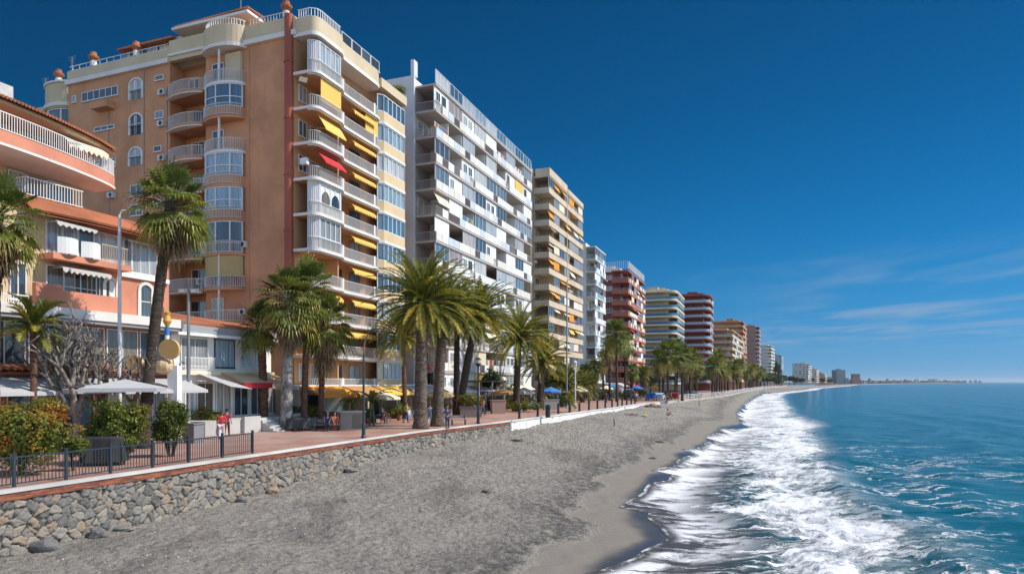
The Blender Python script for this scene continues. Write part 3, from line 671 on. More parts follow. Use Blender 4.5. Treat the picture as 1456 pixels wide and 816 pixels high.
# --- third: beige tower
beige = paint('beige_render', (.46,.35,.235), .8, .1, .25); beige2 = paint('beige_balcony', (.60,.49,.36), .8, .08, .25)
B3 = block('apartment_tower', 'tall beige tower with solid beige balconies beyond the white block', 117.8, -39.6, 25.4, 14, 13, 3.0, 3.0,
    dict(wall=beige, bd=3.0, slab=beige2, edge_h=.25, solid=beige2, rail=plain('rail_brown', (.3,.22,.16)), rail_h=1.15, bays=7, p_glaze=.3, p_screen=.12, screens=[WHITE, CREAM, ORA], awn=[CREAM, ORA, YEL], p_awn=.22, rooms=2), 33)
mb = MB(); mb.mat(beige).box(-1.2, -.01, .2, 14, 0, 43.4).box(.3, 1.6, 1, 2.3, 42.9, 45.0); build(mb, 'end_wall', None, B3)
mb = MB(); mb.mat(beige2).box(-.02, 12.2, -3.1, -.3, 41.99, 43.4).box(12.8, 25.2, -3.1, -.3, 41.99, 42.9); build(mb, 'roof_screen', None, B3)
mb = MB(); mb.mat(beige).box(12.3, 12.7, -3.0, -.02, 3, 42.9); build(mb, 'pier', None, B3)
# --- fourth: slim white
B4 = block('apartment_tower', 'slim white tower with glazed balconies between the beige and the red brown blocks', 155, -39.0, 11.5, 12, 11, 3.0, 3.0,
    dict(wall=paint('white_render', (.78,.78,.76), .7, .08, .2), bd=2.4, slab=WHITE, edge_h=.25, rail=WHITE, panel=[WHITE, plain('panel_glass_green', (.3,.45,.45), .1)], bays=4, p_glaze=.45, p_screen=.2, p_wall=.15, pane=PANE, awn=[CREAM], rooms=2), 44, detail=1)
# --- fifth: red brown
redb = paint('red_brown_render', (.25,.065,.055), .8, .12, .2); redl = paint('brick_red_render', (.40,.15,.10), .8, .1, .2)
B5 = block('apartment_block', 'dark red and brick coloured block with a white roof terrace', 182, -36.0, 27, 16, 10, 3.05, 3.6,
    dict(wall=redb, bd=2.6, slab=redl, edge_h=.35, solid=redl, rail=WHITE, rail_h=1.1, panel=[WHITE, CREAM], p_panel=.4, bays=7, p_glaze=.25, p_screen=.15, screens=[WHITE, CREAM], awn=[CREAM, ORA, RED], p_awn=.25, end_windows=[(2.2, 1.6, 1.2), (7.0, 1.6, 1.2), (11, 1.2, 1.2)], parapet=WHITE, roofmat=WHITE, rooms=3, wrap=2.0), 55, detail=1)
mb = railing_mesh([(0, 12), (-.1, 0), (0, -2.2), (27, -2.2)], 1.9, .5, .08, WHITE); mb.v = [(a, b, c+34.9) for a, b, c in mb.v]; build(mb, 'roof_railing', None, B5)
mb = MB(); mb.mat(WHITE); [mb.box(-.3, .0, .6+5*i, 2.6+5*i, 3.6, 34) for i in ()]
for k in range(10): mb.box(-.12, -.01, 5.2, 6.4, 4.2+k*3.05, 5.5+k*3.05)
build(mb, 'shutter', WHITE, B5)
# --- sixth: beige with rounded blue glazed balconies
B6 = block('apartment_block', 'cream block with rounded corner and bands of blue glazing', 249, -31.5, 24, 30, 11, 3.05, 3.4,
    dict(wall=paint('cream_render', (.55,.47,.36), .8, .08, .2), bd=3.4, round=3.2, slab=paint('cream_band', (.74,.60,.38), .7, .05, .1), edge_h=.6, rail=plain('rail_bluegrey', (.12,.22,.3), .3), solid=plain('panel_blueglass', (.05,.17,.28), .08), bays=7, p_glaze=.9, p_screen=.03, pane=PANEB, frame=WMET, rooms=3, wrap=24), 66, detail=1)
# --- seventh: red with white bands
B7 = block('apartment_tower', 'red tower with projecting white and blue balcony bands behind the rounded cream block', 0, 0, 20, 30, 12, 3.05, 3.4,
    dict(wall=redb, bd=3.0, round=2.5, slab=paint('deep_red_band', (.30,.065,.05), .8, .1, .1), edge_h=.5, rail=WMET, solid=plain('panel_paleblue', (.33,.46,.53), .3), bays=6, p_glaze=.2, awn=[RED, ORA, CREAM], p_awn=.2, rooms=3, wrap=24), 77, detail=1, xy=(80.5, 279))
def pxw(px, Y): return ((px-CXP)/FPX*Y, Y)
orab = paint('ochre_render', (.52,.31,.17), .8, .1, .2); orar = paint('orange_trim', (.50,.19,.08), .8, .1, .2); brn = paint('brown_pink_render', (.34,.20,.15), .8, .1, .2)
block('apartment_block', 'long ochre block with stepped balconies low behind the distant palms', 0, 0, 64, 24, 8, 3.0, 4.0, dict(wall=orab, bd=2.6, slab=beige2, solid=beige2, edge_h=.3, rail=WHITE, bays=14, p_glaze=.25, p_screen=.1, awn=[CREAM, RED], p_awn=.2, wrap=20, rooms=4), 81, detail=1, xy=pxw(1034, 312), rot=3)
block('apartment_tower', 'ochre tower with an orange red stepped roof behind the long ochre block', 0, 0, 30, 22, 12, 3.0, 4.0, dict(wall=orab, bd=2.4, slab=orar, solid=orab, edge_h=.5, rail=orar, bays=7, p_glaze=.2, awn=[RED], p_awn=.1, wrap=14, parapet=orar, roofmat=orar, rooms=4), 82, detail=1, xy=pxw(1051, 402), rot=3)
block('apartment_tower', 'plain brown pink tower with balconies only on its sea side', 0, 0, 22, 24, 13, 3.0, 3.6, dict(wall=brn, bd=2.6, slab=brn, solid=plain('pink_panel', (.5,.34,.27)), edge_h=.35, rail=WHITE, bays=5, p_glaze=.2, awn=[CREAM], p_awn=.1, rooms=2), 83, detail=0, xy=pxw(1074, 470), rot=3)
block('apartment_tower', 'white tower with yellow and blue balconies beyond the brown pink tower', 0, 0, 34, 22, 11, 3.0, 3.6, dict(wall=paint('pale_render', (.55,.56,.56), .7, .05, .1), bd=3, slab=plain('pale_yellow_slab', (.72,.62,.35)), solid=plain('pale_panel', (.66,.68,.68)), edge_h=.3, rail=plain('blue_rail', (.1,.25,.5)), bays=7, p_glaze=.4, pane=PANEB, rooms=2, wrap=3), 84, detail=0, xy=pxw(1092, 600), rot=6)
block('apartment_tower', 'narrow grey blue tower half hidden by the white tower with yellow balconies', 0, 0, 26, 14, 10, 3.0, 3.2, dict(wall=plain('grey_blue_render', (.3,.36,.4)), bd=2.5, slab=plain('bluish_slab', (.5,.56,.6)), solid=plain('bluish_panel', (.32,.42,.5)), edge_h=.3, rail=WHITE, bays=5, p_glaze=.4, pane=PANEB, rooms=1), 85, detail=0, xy=pxw(1108, 730), rot=6)
block('apartment_block', 'pale grey block with a flat roof standing alone behind dark trees', 0, 0, 60, 17, 8, 3.1, 3.4, dict(wall=plain('pale_grey_render', (.44,.44,.42)), bd=3, slab=plain('pale_slab', (.6,.58,.53)), solid=plain('pale_slab2', (.55,.54,.5)), edge_h=.3, rail=WHITE, bays=8, p_glaze=.4, end_windows=[(1.5, 2.4, 1.6), (6, 2.4, 1.6), (11, 2.4, 1.6)], rooms=2), 86, detail=0, xy=pxw(1146, 900), rot=8)
block('apartment_block', 'cream block with dark balconies right of the lone pale grey block', 0, 0, 60, 14, 7, 3.0, 3.2, dict(wall=plain('cream_far', (.5,.46,.38)), bd=3, slab=plain('cream_far2', (.62,.58,.5)), solid=plain('cream_far2', (.6,.5,.4)), edge_h=.3, rail=WHITE, bays=7, p_glaze=.4, rooms=1), 87, detail=0, xy=pxw(1158, 1030), rot=8)
block('apartment_block', 'low reddish block with stepped top at the far end of the beach row', 0, 0, 70, 16, 5, 3.0, 3.2, dict(wall=plain('reddish_far', (.40,.24,.18)), bd=3, slab=plain('cream_far2', (.6,.5,.4)), solid=plain('rf2', (.45,.3,.22)), edge_h=.3, rail=WHITE, bays=8, p_glaze=.3, rooms=3), 88, detail=0, xy=pxw(1170, 1160), rot=8)
# --- horizon tower and town
dt = thing('office_tower', 'dark blue grey tower rising alone on the horizon', 'tower', (*pxw(1189, 1800), -1.5))
mb = MB().mat(plain('slate_cladding', (.10,.15,.19), .4)).box(0, 25, 0, 25, 0, 38); mb.box(8, 16, 8, 16, 38, 41); build(mb, 'wall', None, dt)
mb = MB().mat(PANEB)
for k in range(11): mb.box(1, 24, -.3, -.02, 2+k*3.3, 3.6+k*3.3); mb.box(25.02, 25.3, 1, 24, 2+k*3.3, 3.6+k*3.3)
build(mb, 'window_band', None, dt)
rgt = random.Random(3)
far_cols = [('white', (.6,.6,.58)), ('cream', (.52,.46,.36)), ('terracotta', (.38,.2,.14)), ('grey', (.36,.37,.38)), ('pale ochre', (.5,.38,.25))]
def far_house(px, Y, wpx, hpx, c, label):
    W = wpx/FPX*Y; H = hpx/FPX*Y; x, y = pxw(px, Y)
    t = thing('distant_building', label, 'building', (x, y, -1.5), 0, 'buildings along the far shore'); cm = plain('far_'+c[0].replace(' ', '_'), c[1], .9)
    steps = rgt.choice((1, 2, 2, 3)); mb = MB().mat(cm)
    for s in range(steps): mb.box(W*.14*s, W*(1-.12*s), s*2, 14, H*s/steps+.001*s, H*(s+1)/steps)
    build(mb, 'wall', None, t)
    mb = MB().mat(plain('far_window', (.05,.06,.08), .3)); nf = max(2, int(H/3.4))
    for k in range(nf):
        s = min(steps-1, int((k+.5)/nf*steps)); a = W*.14*s+.5; b = W*(1-.12*s)-.5
        nn = max(2, int((b-a)/4))
        for i in range(nn): mb.box(a+(b-a)*i/nn+.4, a+(b-a)*(i+1)/nn-.4, s*2-.12, s*2-.01, H*k/nf+.8, H*k/nf+2.3)
    build(mb, 'window', None, t)
    mb = MB().mat(plain('far_roof', (.33,.15,.10), .9)).box(W*.14*(steps-1)-.6, W*(1-.12*(steps-1))+.6, steps*2-2.6, 14.6, H, H+.7); build(mb, 'roof', None, t)
far_house(1212, 1700, 13, 14, far_cols[2], 'reddish stepped building right of the dark tower on the horizon')
far_house(1176, 1500, 9, 10, far_cols[1], 'low cream building left of the dark tower on the horizon')
far_house(1166, 1350, 8, 12, far_cols[2], 'small terracotta building between the beach row and the dark tower')
far_house(1202, 1750, 8, 8, far_cols[3], 'low grey building close against the dark tower')
px = 1228; i = 0
while px < 1395:
    f = (px-1228)/167; Y = 1900+f*4200; wd = rgt.uniform(3.5, 8)*(1-.4*f); hh = rgt.uniform(3.2, 7)*(1-.35*f)
    c = rgt.choice(far_cols)
    far_house(px, Y, wd, hh, c, f'{ORD[i]} building right of the reddish stepped one along the far shore, {c[0]}' if i < 20 else f'tiny {c[0]} building near the far tip of the shore, {ORD[i-20]} past the wider gap')
    px += wd+rgt.uniform(.5, 5); i += 1
    if i > 32: break
# ================================================================ brown corner tower (custom)
ox, oy = UV(46.5, -37.2)
T1 = thing('apartment_tower', 'tall brown corner tower with cream parapets, red corner pipe and yellow awnings', 'apartment block', (ox, oy, 0), RZ)
brown = paint('tan_brown_render', (.56,.275,.145), .85, .13, .5, .2); cream = paint('cream_parapet', (.60,.49,.33), .8, .07, .2); cornw = paint('cornice_white', (.72,.68,.64), .7, .06, .15)
OFFW = plain('balustrade_offwhite', (.60,.58,.55)); inner = paint('ochre_inner', (.56,.30,.15), .8, .08, .1); redp = paint('red_pipe', (.34,.07,.03), .5, .1, .1)
def on_end(px, py, lx=0.0):          # local (ly, z) of a point of the camera-facing end wall seen at a pixel
    u = 46.5+lx; t = (px-CXP)/FPX; Y = u/(t*UX+UY); X = t*Y; v = X*VX+Y*VY
    return (-37.2-v, EYE+(HOR-py)/FPX*Y)
HT = 33.2
mb = MB().mat(brown)
# end wall built in strips: leaves a recess for the balcony stack (ly 9.9..14.2)
mb.box(0, 16.3, 0, 9.7, 0, HT); mb.box(1.8, 16.3, 9.7, 14.0, 0, HT); mb.box(0.0, 16.3, 14.0, 27.4, 0, HT); mb.box(1.5, 16.3, 27.4, 31.8, 0, 31.5); mb.box(3.5, 16, 31.8, 44, 0, 31.0)
build(mb, 'wall', None, T1)
for q in ((-.12, .3, -.12, 5.3, HT+.3, HT+1.55), (-.12, .3, 14.0, 27.4, HT+.3, HT+1.25), (-.12, .3, 9.5, 13.99, HT+.01, HT+1.9), (1.4, 1.8, 31.3, 44, 31.3, 32.4)): build(MB().box(*q), 'parapet', cream, T1)
for q in ((-.3, .05, -.3, 5.2, HT-.12, HT+.3), (-.3, .05, 14.01, 27.5, HT-.12, HT+.3), (-.28, -.125, 9.6, 13.98, HT+.4, HT+.62), (1.3, 1.6, 31.8, 44, 30.9, 31.29)): build(MB().box(*q), 'cornice', cornw, T1)
mb = MB(); mb.tube([(-.12, .42, 0), (-.12, .42, HT+1.7)], [.38, .38], 14)
for k in range(7): z = 2+k*4.8; mb.tube([(-.12, .42, z), (-.12, .42, z+.16)], [.44, .44], 14)
build(mb, 'corner_pipe', redp, T1)
def arch_window(parent, c, z0, W, H, depth=.06):     # arched window on the end wall, centred at ly=c
    n = 12; mb = MB().mat(cornw)
    def ring(w, h, xx):
        r = w/2; pts = [(xx, c-r, z0), (xx, c-r, z0+h-r*.75)]
        pts += [(xx, c-r*math.cos(a), z0+h-r*.75+r*.75*math.sin(a)) for a in [math.pi*i/n for i in range(1, n)]]
        return pts + [(xx, c+r, z0+h-r*.75), (xx, c+r, z0)]
    o_, i_ = ring(W+.3, H+.15, -.09), ring(W, H, -.09); ib = ring(W, H, -.01); ob = ring(W+.3, H+.15, .0)
    for a in range(len(o_)-1):
        mb.face([o_[a+1], o_[a], i_[a], i_[a+1]]); mb.face([i_[a], ib[a], ib[a+1], i_[a+1]][::-1]); mb.face([o_[a], ob[a], ob[a+1], o_[a+1]])
    mb.mat(WMET)
    for q in (-.5, -.06, .06, .44): mb.box(-.05, -.02, c+q*W-.0, c+q*W+.06*W, z0+.03, z0+H-abs(q)*.6*W-.05)
    mb.box(-.05, -.02, c-W/2, c+W/2, z0+H*.52, z0+H*.52+.05)
    o = build(mb, 'arched_window', None, parent); mb = MB(); mb.face(ring(W, H, -.012)[::-1]); build(mb, 'pane', PANE, o)
    rail = MB()
    for i in range(int(W/.13)): y = c-W/2+.06+i*.13; rail.bar((-.1, y, z0), (-.1, y, z0+.8), .02)
    rail.bar((-.1, c-W/2, z0+.8), (-.1, c+W/2, z0+.8), .04); build(rail, 'railing', DARKMET, o); return o
def end_win(px0, py0, px1, py1, nx=2, fr=None, **k):
    (ya, za), (yb, zb) = on_end(px1, py0), on_end(px0, py1)
    return window(T1, -.01, yb, min(za, zb), yb-ya, abs(za-zb), -math.pi/2, nx, 1, fr or WMET, PANE, 'window', **k)
for px, y0, y1 in ((193.5, 113, 142), (193.5, 163, 192), (193, 211, 236)):
    c, z1 = on_end(px, y0); _, z0 = on_end(px, y1); arch_window(T1, c, z0, 1.55, z1-z0)
end_win(117, 122, 168, 146, 6); end_win(135, 177, 163, 188, 3); end_win(103, 136, 109, 147, 1); end_win(221, 106, 233, 116, 1); end_win(221, 157, 233, 170, 1); end_win(219, 207, 230, 217, 1); end_win(137, 225, 165, 242, 3)
for k, zy in enumerate((262, 290, 320, 350, 380, 410)): end_win(186, zy, 203, zy+18, 2); end_win(219, zy-6, 230, zy+5, 1)
# ledge shelf
c, z = on_end(152, 158); mb = MB().box(-.9, -.01, c-1.1, c+1.1, z, z+.35).box(-.8, -.01, c-1, c+1, z+.36, z+.75); build(mb, 'ledge', brown, T1)
# recessed balcony stack (ly 9.9-14)
recess = [(-.4, 9.72), (-.7, 10.4), (-.85, 11.6), (-.7, 12.9), (-.3, 13.98)]
for k in range(10):
    z = 2.9+3*k
    o = build(MB().mat(brown).prism([(1.79, 9.72)] + [recess[0]] + recess[1:] + [(1.79, 13.98)], -.22, 0), 'balcony', None, T1, (0, 0, z+.001))
    rr_ = railing_mesh([(a+.06, b) for a, b in recess], 1.0, .13, .03, OFFW); build(rr_, 'railing', None, o)
    mb = MB().mat(cornw).prism([(recess[0][0], recess[0][1]-.01)] + [(a-.07, b) for a, b in recess] + [(recess[-1][0]+.3, recess[-1][1])], -.3, -.225); build(mb, 'edging', None, o)
    if k == 9:
        for c in (11.1, 12.8):
            w_ = window(T1, 1.78, c+.65, z+.3, 1.2, 2.0, -math.pi/2, 2, 1, WMET, PANE, 'window')
    else: window(T1, 1.78, 13.2, z+.1, 2.6, 2.2, -math.pi/2, 3, 1, WMET if k % 2 else GREYMET, PANE, 'balcony_door')
# round bay (ly 5.2-9.6)
bc, br_ = 7.4, 2.2
def bayarc(r, n=12, a0=0, a1=math.pi, ex=1.0): return [(-ex*r*math.sin(a)*.56, bc-r*math.cos(a)) for a in [a0+(a1-a0)*i/n for i in range(n+1)]]
def bayprism(mb, r, z0, z1, m): mb.mat(m).prism([(.02, bc-r)] + bayarc(r)[1:-1] + [(.02, bc+r)], z0, z1)
levels = {9: 'cream_open', 8: 'win', 7: 'open', 6: 'win', 5: 'win', 4: 'glaze', 3: 'screen', 2: 'open', 1: 'open', 0: 'open'}
for k in range(10):
    z = 2.9+3*k; ty = levels[k]
    mb = MB(); bayprism(mb, br_, -.22, 0, cornw if k in (9, 7) else brown)
    if ty in ('win',): bayprism(mb, br_-.06, .001, .75, brown)
    if ty == 'glaze' or ty == 'screen' or ty == 'rolled': pass
    o = build(mb, 'bay_floor', None, T1, (0, 0, z))
    mb = MB(); arc = bayarc(br_-.05, 14)
    if ty in ('win', 'glaze'):
        zs = z+(.76 if ty == 'win' else .02); ze = z+2.75; fr = MB().mat(WMET); pn = MB()
        sel = arc[1:-1]
        for i, (a, b) in enumerate(sel):
            if i % 3 == 0: fr.bar((a, b, zs), (a, b, ze), .09)
        for (a, b), (c, d) in zip(sel[:-1], sel[1:]):
            for zq in (zs+.04, zs+.85, ze-.04): fr.bar((a, b, zq), (c, d, zq), .07)
            pn.face([(a+.04, b, zs), (c+.04, d, zs), (c+.04, d, ze), (a+.04, b, ze)][::-1])
        w_ = build(fr, 'bay_window', None, T1); build(pn, 'pane', PANEB if k > 4 else PANE, w_)
        if ty == 'glaze': build(railing_mesh([(a-.1, b) for a, b in sel], 1.0, .13, .03, OFFW), 'railing', None, o)
        else: build(railing_mesh([(a-.12, b) for a, b in sel], 1.0, .13, .03, OFFW), 'railing', None, o)
    else:
        build(railing_mesh(arc, 1.0, .13, .035, OFFW), 'railing', None, o)
        window(T1, -.02, bc+1.5, z+.1, 1.3, 2.1, -math.pi/2, 2, 1, WMET, PANE, 'balcony_door')
        if ty == 'cream_open':
            build(MB().box(-.3, -.01, bc-1.9, bc-.2, z+.02, z+2.75), 'blind', cream, T1)
        if ty in ('screen', 'rolled'):
            pn = MB()
            for (a, b), (c, d) in zip(arc[1:-2], arc[2:-1]): pn.face([(a+.08, b, z+.9), (c+.08, d, z+.9), (c+.08, d, z+2.75), (a+.08, b, z+2.75)][::-1])
            build(pn, 'awning', plain('olive_screen', (.44,.34,.13)), T1)
        mb.bar((-1.1, bc-.3, z), (-1.1, bc-.3, z+2.78), .14); build(mb, 'post', cornw, T1)
mb = MB(); bayprism(mb, br_+.02, HT-.3, HT+1.6, cream); bayprism(mb, br_+.18, HT-.32, HT-.02, cornw); build(mb, 'bay_crown', None, T1)
rr_ = railing_mesh([(a+.1, b) for a, b in bayarc(br_-.1)], .55, .2, .05, WHITE); rr_.v = [(a, b, c+HT+1.6) for a, b, c in rr_.v]; build(rr_, 'roof_railing', None, T1)
# far rounded corner bay (ly 29.6-34)
bc = 29.6; 
for k in range(10):
    z = 2.9+3*k-1.5; mb = MB(); mb.mat(cornw); mb.prism([(1.52, 27.42)] + [(a+1.2, b) for a, b in bayarc(2.15)[1:-1]] + [(1.52, 31.75)], -.22, 0)
    mb.mat(brown).prism([(1.52, 27.5)] + [(a+1.25, b) for a, b in bayarc(2.1)[1:-1]] + [(1.52, 31.7)], .001, .3)
    o = build(mb, 'bay_floor', None, T1, (0, 0, z))
    sel = [(a+1.22, b) for a, b in bayarc(2.05, 14)][1:-1]; fr = MB().mat(WMET); pn = MB()
    for i, (a, b) in enumerate(sel):
        if i % 4 == 0: fr.bar((a, b, z+.3), (a, b, z+2.75), .12)
    for (a, b), (c, d) in zip(sel[:-1], sel[1:]):
        fr.bar((a, b, z+2.7), (c, d, z+2.7), .1); pn.face([(a+.05, b, z+.3), (c+.05, d, z+.3), (c+.05, d, z+2.7), (a+.05, b, z+2.7)][::-1])
    w_ = build(fr, 'bay_window', None, T1); build(pn, 'pane', PANE, w_); build(railing_mesh([(a-.12, b) for a, b in sel], 1., .15, .03, WHITE), 'railing', None, o)
mb = MB(); mb.mat(cream).prism([(1.6, 27.41)] + [(a+1.2, b) for a, b in bayarc(2.25)[1:-1]] + [(1.6, 31.77)], 31.2, 33.7); mb.mat(cornw).prism([(1.6, 27.41)] + [(a+1.15, b) for a, b in bayarc(2.4)[1:-1]] + [(1.6, 31.77)], 31.35, 31.7)
mb.prism([(1.6, 27.41)] + [(a+1.15, b) for a, b in bayarc(2.4)[1:-1]] + [(1.6, 31.77)], 33.701, 33.9); build(mb, 'bay_crown', None, T1)
# urns on the roof
for (lx, ly, zb) in ((-.0, .8, HT+1.56), (.1, 18.3, HT+1.26), (.6, 29.6, 33.9), (.1, 24, HT+1.26)):
    mb = MB(); mb.mat(cornw).lathe([(.3, 0), (.3, .5), (.22, .6)], 12, (lx, ly, zb)); mb.mat(TERRA).lathe([(.22, .6), (.48, .85), (.5, 1.0), (.3, 1.15), (.28, 1.4), (.08, 1.5)], 12, (lx, ly, zb)); build(mb, 'chimney_urn', None, T1)
# penthouse with tiled roof
mb = MB().mat(cream).box(1.2, 10, 6, 14.5, HT, HT+3.0); build(mb, 'penthouse_wall', None, T1)
mb = MB().mat(TERRA); zr = HT+3.3
mb.face([(0, 5, zr), (0, 13.5, zr-.2), (6, 11.5, zr+1.7), (6, 7, zr+1.7)][::-1]); mb.face([(0, 5, zr), (6, 7, zr+1.7), (12, 5, zr)][::-1]); mb.face([(0, 13.5, zr-.2), (12, 13.5, zr), (6, 11.5, zr+1.7)][::-1])
for i in range(34): y = 5+i*.255; mb.tube([(-.05, y, zr+.02-.2*i/34), (3, 5.9+(y-5)*.78, zr+.86)], [.1, .1], 6)
mb.mat(cornw).box(-.1, 12, 4.9, 13.7, zr-.45, zr-.21); build(mb, 'penthouse_roof', None, T1)
mb = MB().mat(cream).box(.8, 6, 14.2, 16.2, HT, HT+2.2); mb.mat(TERRA).prism([(.2, 14.0), (6, 14.0), (6, 21), (.2, 21)][::1], HT+2.4, HT+2.6); build(mb, 'lean_to', None, T1)
for i in range(4): window(T1, .8, 16.4+1.2*(i+1), HT+1.2, 1.15, 1.1, -math.pi/2, 1, 1, WMET, PANEB, 'terrace_window')
rr_ = railing_mesh([(.0, 14.2), (.0, 27.2)], .5, .9, .03, WMET); rr_.v = [(a, b, c+HT+1.25) for a, b, c in rr_.v]; build(rr_, 'roof_railing', None, T1)
rr_ = railing_mesh([(.2, 1.2), (.2, 5.0)], .7, .3, .03, WMET); rr_.v = [(a, b, c+HT+1.55) for a, b, c in rr_.v]; build(rr_, 'roof_railing', None, T1)
for (lx, ly, h) in ((3, 8.5, 7.5), (3, 22, 3.6), (5, 38, 4.5), (3, 31, 4.8)):
    mb = MB(); mb.bar((lx, ly, HT), (lx, ly, HT+h), .06)
    for k in range(5): mb.bar((lx, ly-.6+.1*k, HT+h-.18*k), (lx, ly+.6-.1*k, HT+h-.18*k), .03)
    build(mb, 'aerial', GREYMET, T1)
# wall units, cables, stains' pipes on the end wall
for (lz, lyy) in ((30.2, 14.4), (27.3, 14.5), (24.1, 14.4), (18.2, 14.4), (12.4, 9.75), (21.3, 20.9), (9.5, 5.0), (15.4, 4.95)): 
    mb = MB().mat(plain('ac_offwhite', (.6,.59,.56))).box(-.36, -.01, lyy, lyy+.75, lz, lz+.52); mb.mat(DARKMET).tube([(-.365, lyy+.3, lz+.26), (-.375, lyy+.3, lz+.26)], [.2, .2], 12); build(mb, 'air_conditioner', None, T1)
for (lyy, z0_, z1_) in ((4.75, 0, HT-.2), (14.3, 3, 31), (21.8, 2, 30), (17.2, 0, HT-.2)): build(MB().bar((-.03, lyy, z0_), (-.03, lyy, z1_), .05), 'drain_pipe', brown if lyy < 5 else GREYMET, T1)
# ---- sea side
n = 8
sp1 = [(-.02, -.02), (-.02, -1.5)] + [(.75-.77*math.cos(a), -1.5-.75*math.sin(a)) for a in [math.pi/2*i/n for i in range(1, n+1)]]
sp1 += [(3.6, -2.25), (4.1, -2.05), (4.5, -1.75), (5.2, -1.7), (10.3, -1.7), (10.9, -1.55), (11.2, -1.2), (11.2, -.02)]
fl1 = MB().mat(inner).prism(sp1, -.24, 0).data('balcony')
sp1b = [(a-.08 if a < 1 else a, b-.09 if b < -.1 else b) for a, b in sp1]
trm = MB().mat(cornw)
for (a, b), (c, d) in zip(sp1b[:-1], sp1b[1:]): trm.bar((a, b, -.1), (c, d, -.1), .09, .24)
for (a, b), (c, d) in zip(sp1[1:-2], sp1[2:-1]): trm.bar((a, b+.05, -.27), (c, d+.05, -.27), .12, .12)
trim = trm.data('edging')
railp = [(a+.05 if a < .5 else a, b+.06) for a, b in sp1[1:-1]]
rme = railing_mesh(railp, .98, .13, .032, plain('balustrade_offwhite', (.60,.58,.55)), base=.1)
for a in (4.3, 9.8): rme.mat(cornw).box(a-.14, a+.14, -1.98 if a < 5 else -1.8, -1.6 if a < 5 else -1.55, 0, 1.05)
rme = rme.data('railing')
u1 = {9: 'glass', 8: 'ydrop', 7: 'yslant', 6: 'red', 5: 'arch', 4: 'glass2', 3: 'open', 2: 'open', 1: 'open', 0: 'open'}
outer = [(a+.12 if a < .5 else a, b+.14) for a, b in sp1[1:-6]]
mb = MB().mat(inner)
mb.box(0, 11.2, -.03, -.012, 2.9, HT); build(mb, 'inner_wall', None, T1)
for k in range(10):
    z = 2.9+3*k; o = link('balcony', fl1, T1, (0, 0, z+.001)); link('edging', trim, o, (0, 0, -.002)); link('railing', rme, o)
    ty = u1[k]; H_ = 2.66
    if ty in ('glass', 'glass2', 'arch'):
        z0 = z+(.05 if ty != 'arch' else .05); fr = MB().mat(WMET); pn = MB(); acc = 0
        for i, ((a, b), (c, d)) in enumerate(zip(outer[:-1], outer[1:])):
            L_ = math.hypot(c-a, d-b); m_ = max(1, round(L_/.75))
            for j in range(m_):
                q0, q1 = j/m_, (j+1)/m_; p0 = (a+(c-a)*q0, b+(d-b)*q0); p1 = (a+(c-a)*q1, b+(d-b)*q1)
                fr.bar((*p0, z0), (*p0, z0+H_-.05), .08)
                pn.face([(p0[0]+.02, p0[1]+.03, z0), (p1[0]+.02, p1[1]+.03, z0), (p1[0]+.02, p1[1]+.03, z0+H_), (p0[0]+.02, p0[1]+.03, z0+H_)])
            for zq in (z0+.04, z0+1.0, z0+H_-.06): fr.bar((a, b, zq), (c, d, zq), .07)
        w_ = build(fr, 'balcony_glazing', None, T1)
        if ty == 'arch': 
            build(pn, 'arched_screen', WHITE, w_); am = MB()
            for cx in (1.5, 2.9):
                am = MB(); am.face([(cx-.5, -2.16, z+.9)] + [(cx+.5*math.cos(math.pi-q), -2.16, z+1.5+.6*math.sin(q)) for q in [math.pi*i/8 for i in range(9)]][::-1][::-1] + [(cx+.5, -2.16, z+.9)])
                build(am, 'pane', PANE, w_)
        else: build(pn, 'pane', PANEB if ty == 'glass' else PANE, w_)
        build(MB().box(3.95, 4.1, -1.7, -.04, z+.003, z+2.66), 'divider', WHITE, T1)
    else:
        window(T1, .5, -.035, z+.9, 1.1, 1.4, 0, 2, 1, WMET, PANE); window(T1, 2.1, -.035, z+.08, 1.7, 2.2, 0, 2, 1, WMET, PANE, 'balcony_door')
        build(MB().box(3.97, 4.13, -1.6, -.04, z+.003, z+2.66), 'divider', inner, T1)
    if ty == 'ydrop':
        build(MB().box(.85, 3.75, -2.12, -2.06, z+.75, z+2.64), 'awning', YEL, T1)
        build(MB().bar((.05, -.5, z+2.5), (.05, -1.3, z+2.2), .05, .4), 'side_awning', CREAM, T1)
    if ty == 'yslant': awning(T1, .8, 3.8, -1.7, z+2.62, .95, 1.35, YEL)
    if ty == 'red': awning(T1, .7, 3.8, -1.5, z+2.62, 1.2, 1.2, RED, .2); build(MB().box(.1, .45, -1.2, -.5, z+1.2, z+1.75).box(.08, .1, -1.1, -.6, z+1.25, z+1.7), 'air_conditioner', WMET, T1)
    # second unit
    window(T1, 4.8, -.035, z+.08, 2.0, 2.25, 0, 2, 1, GREYMET, PANE, 'balcony_door'); window(T1, 8.0, -.035, z+.08, 1.8, 2.25, 0, 2, 1, GREYMET, PANE, 'balcony_door')
    if k in (8, 7, 6, 5, 4, 3, 2, 1): awning(T1, 6.4 if k != 1 else 5.0, 10.2, -1.0, z+2.62, .75, .55, YEL, .28, True)
    if k == 8: build(MB().box(8.6, 10.8, -1.52, -1.47, z+1.0, z+2.64), 'awning', YEL, T1)
    if k == 2: awning(T1, 1.2, 3.9, -1.5, z+2.62, .8, .6, YEL, .25, True)
    if k == 5: build(MB().lathe([(.1, 0), (.22, .35)], 10, (4.6, -1.5, z+.75)), 'flower_pot', TERRA, T1)
    # glazed bay
    bpl = [(11.25, -.02), (11.25, -1.3), (11.7, -1.75), (15.9, -1.75), (16.28, -1.4), (16.28, -.02)]
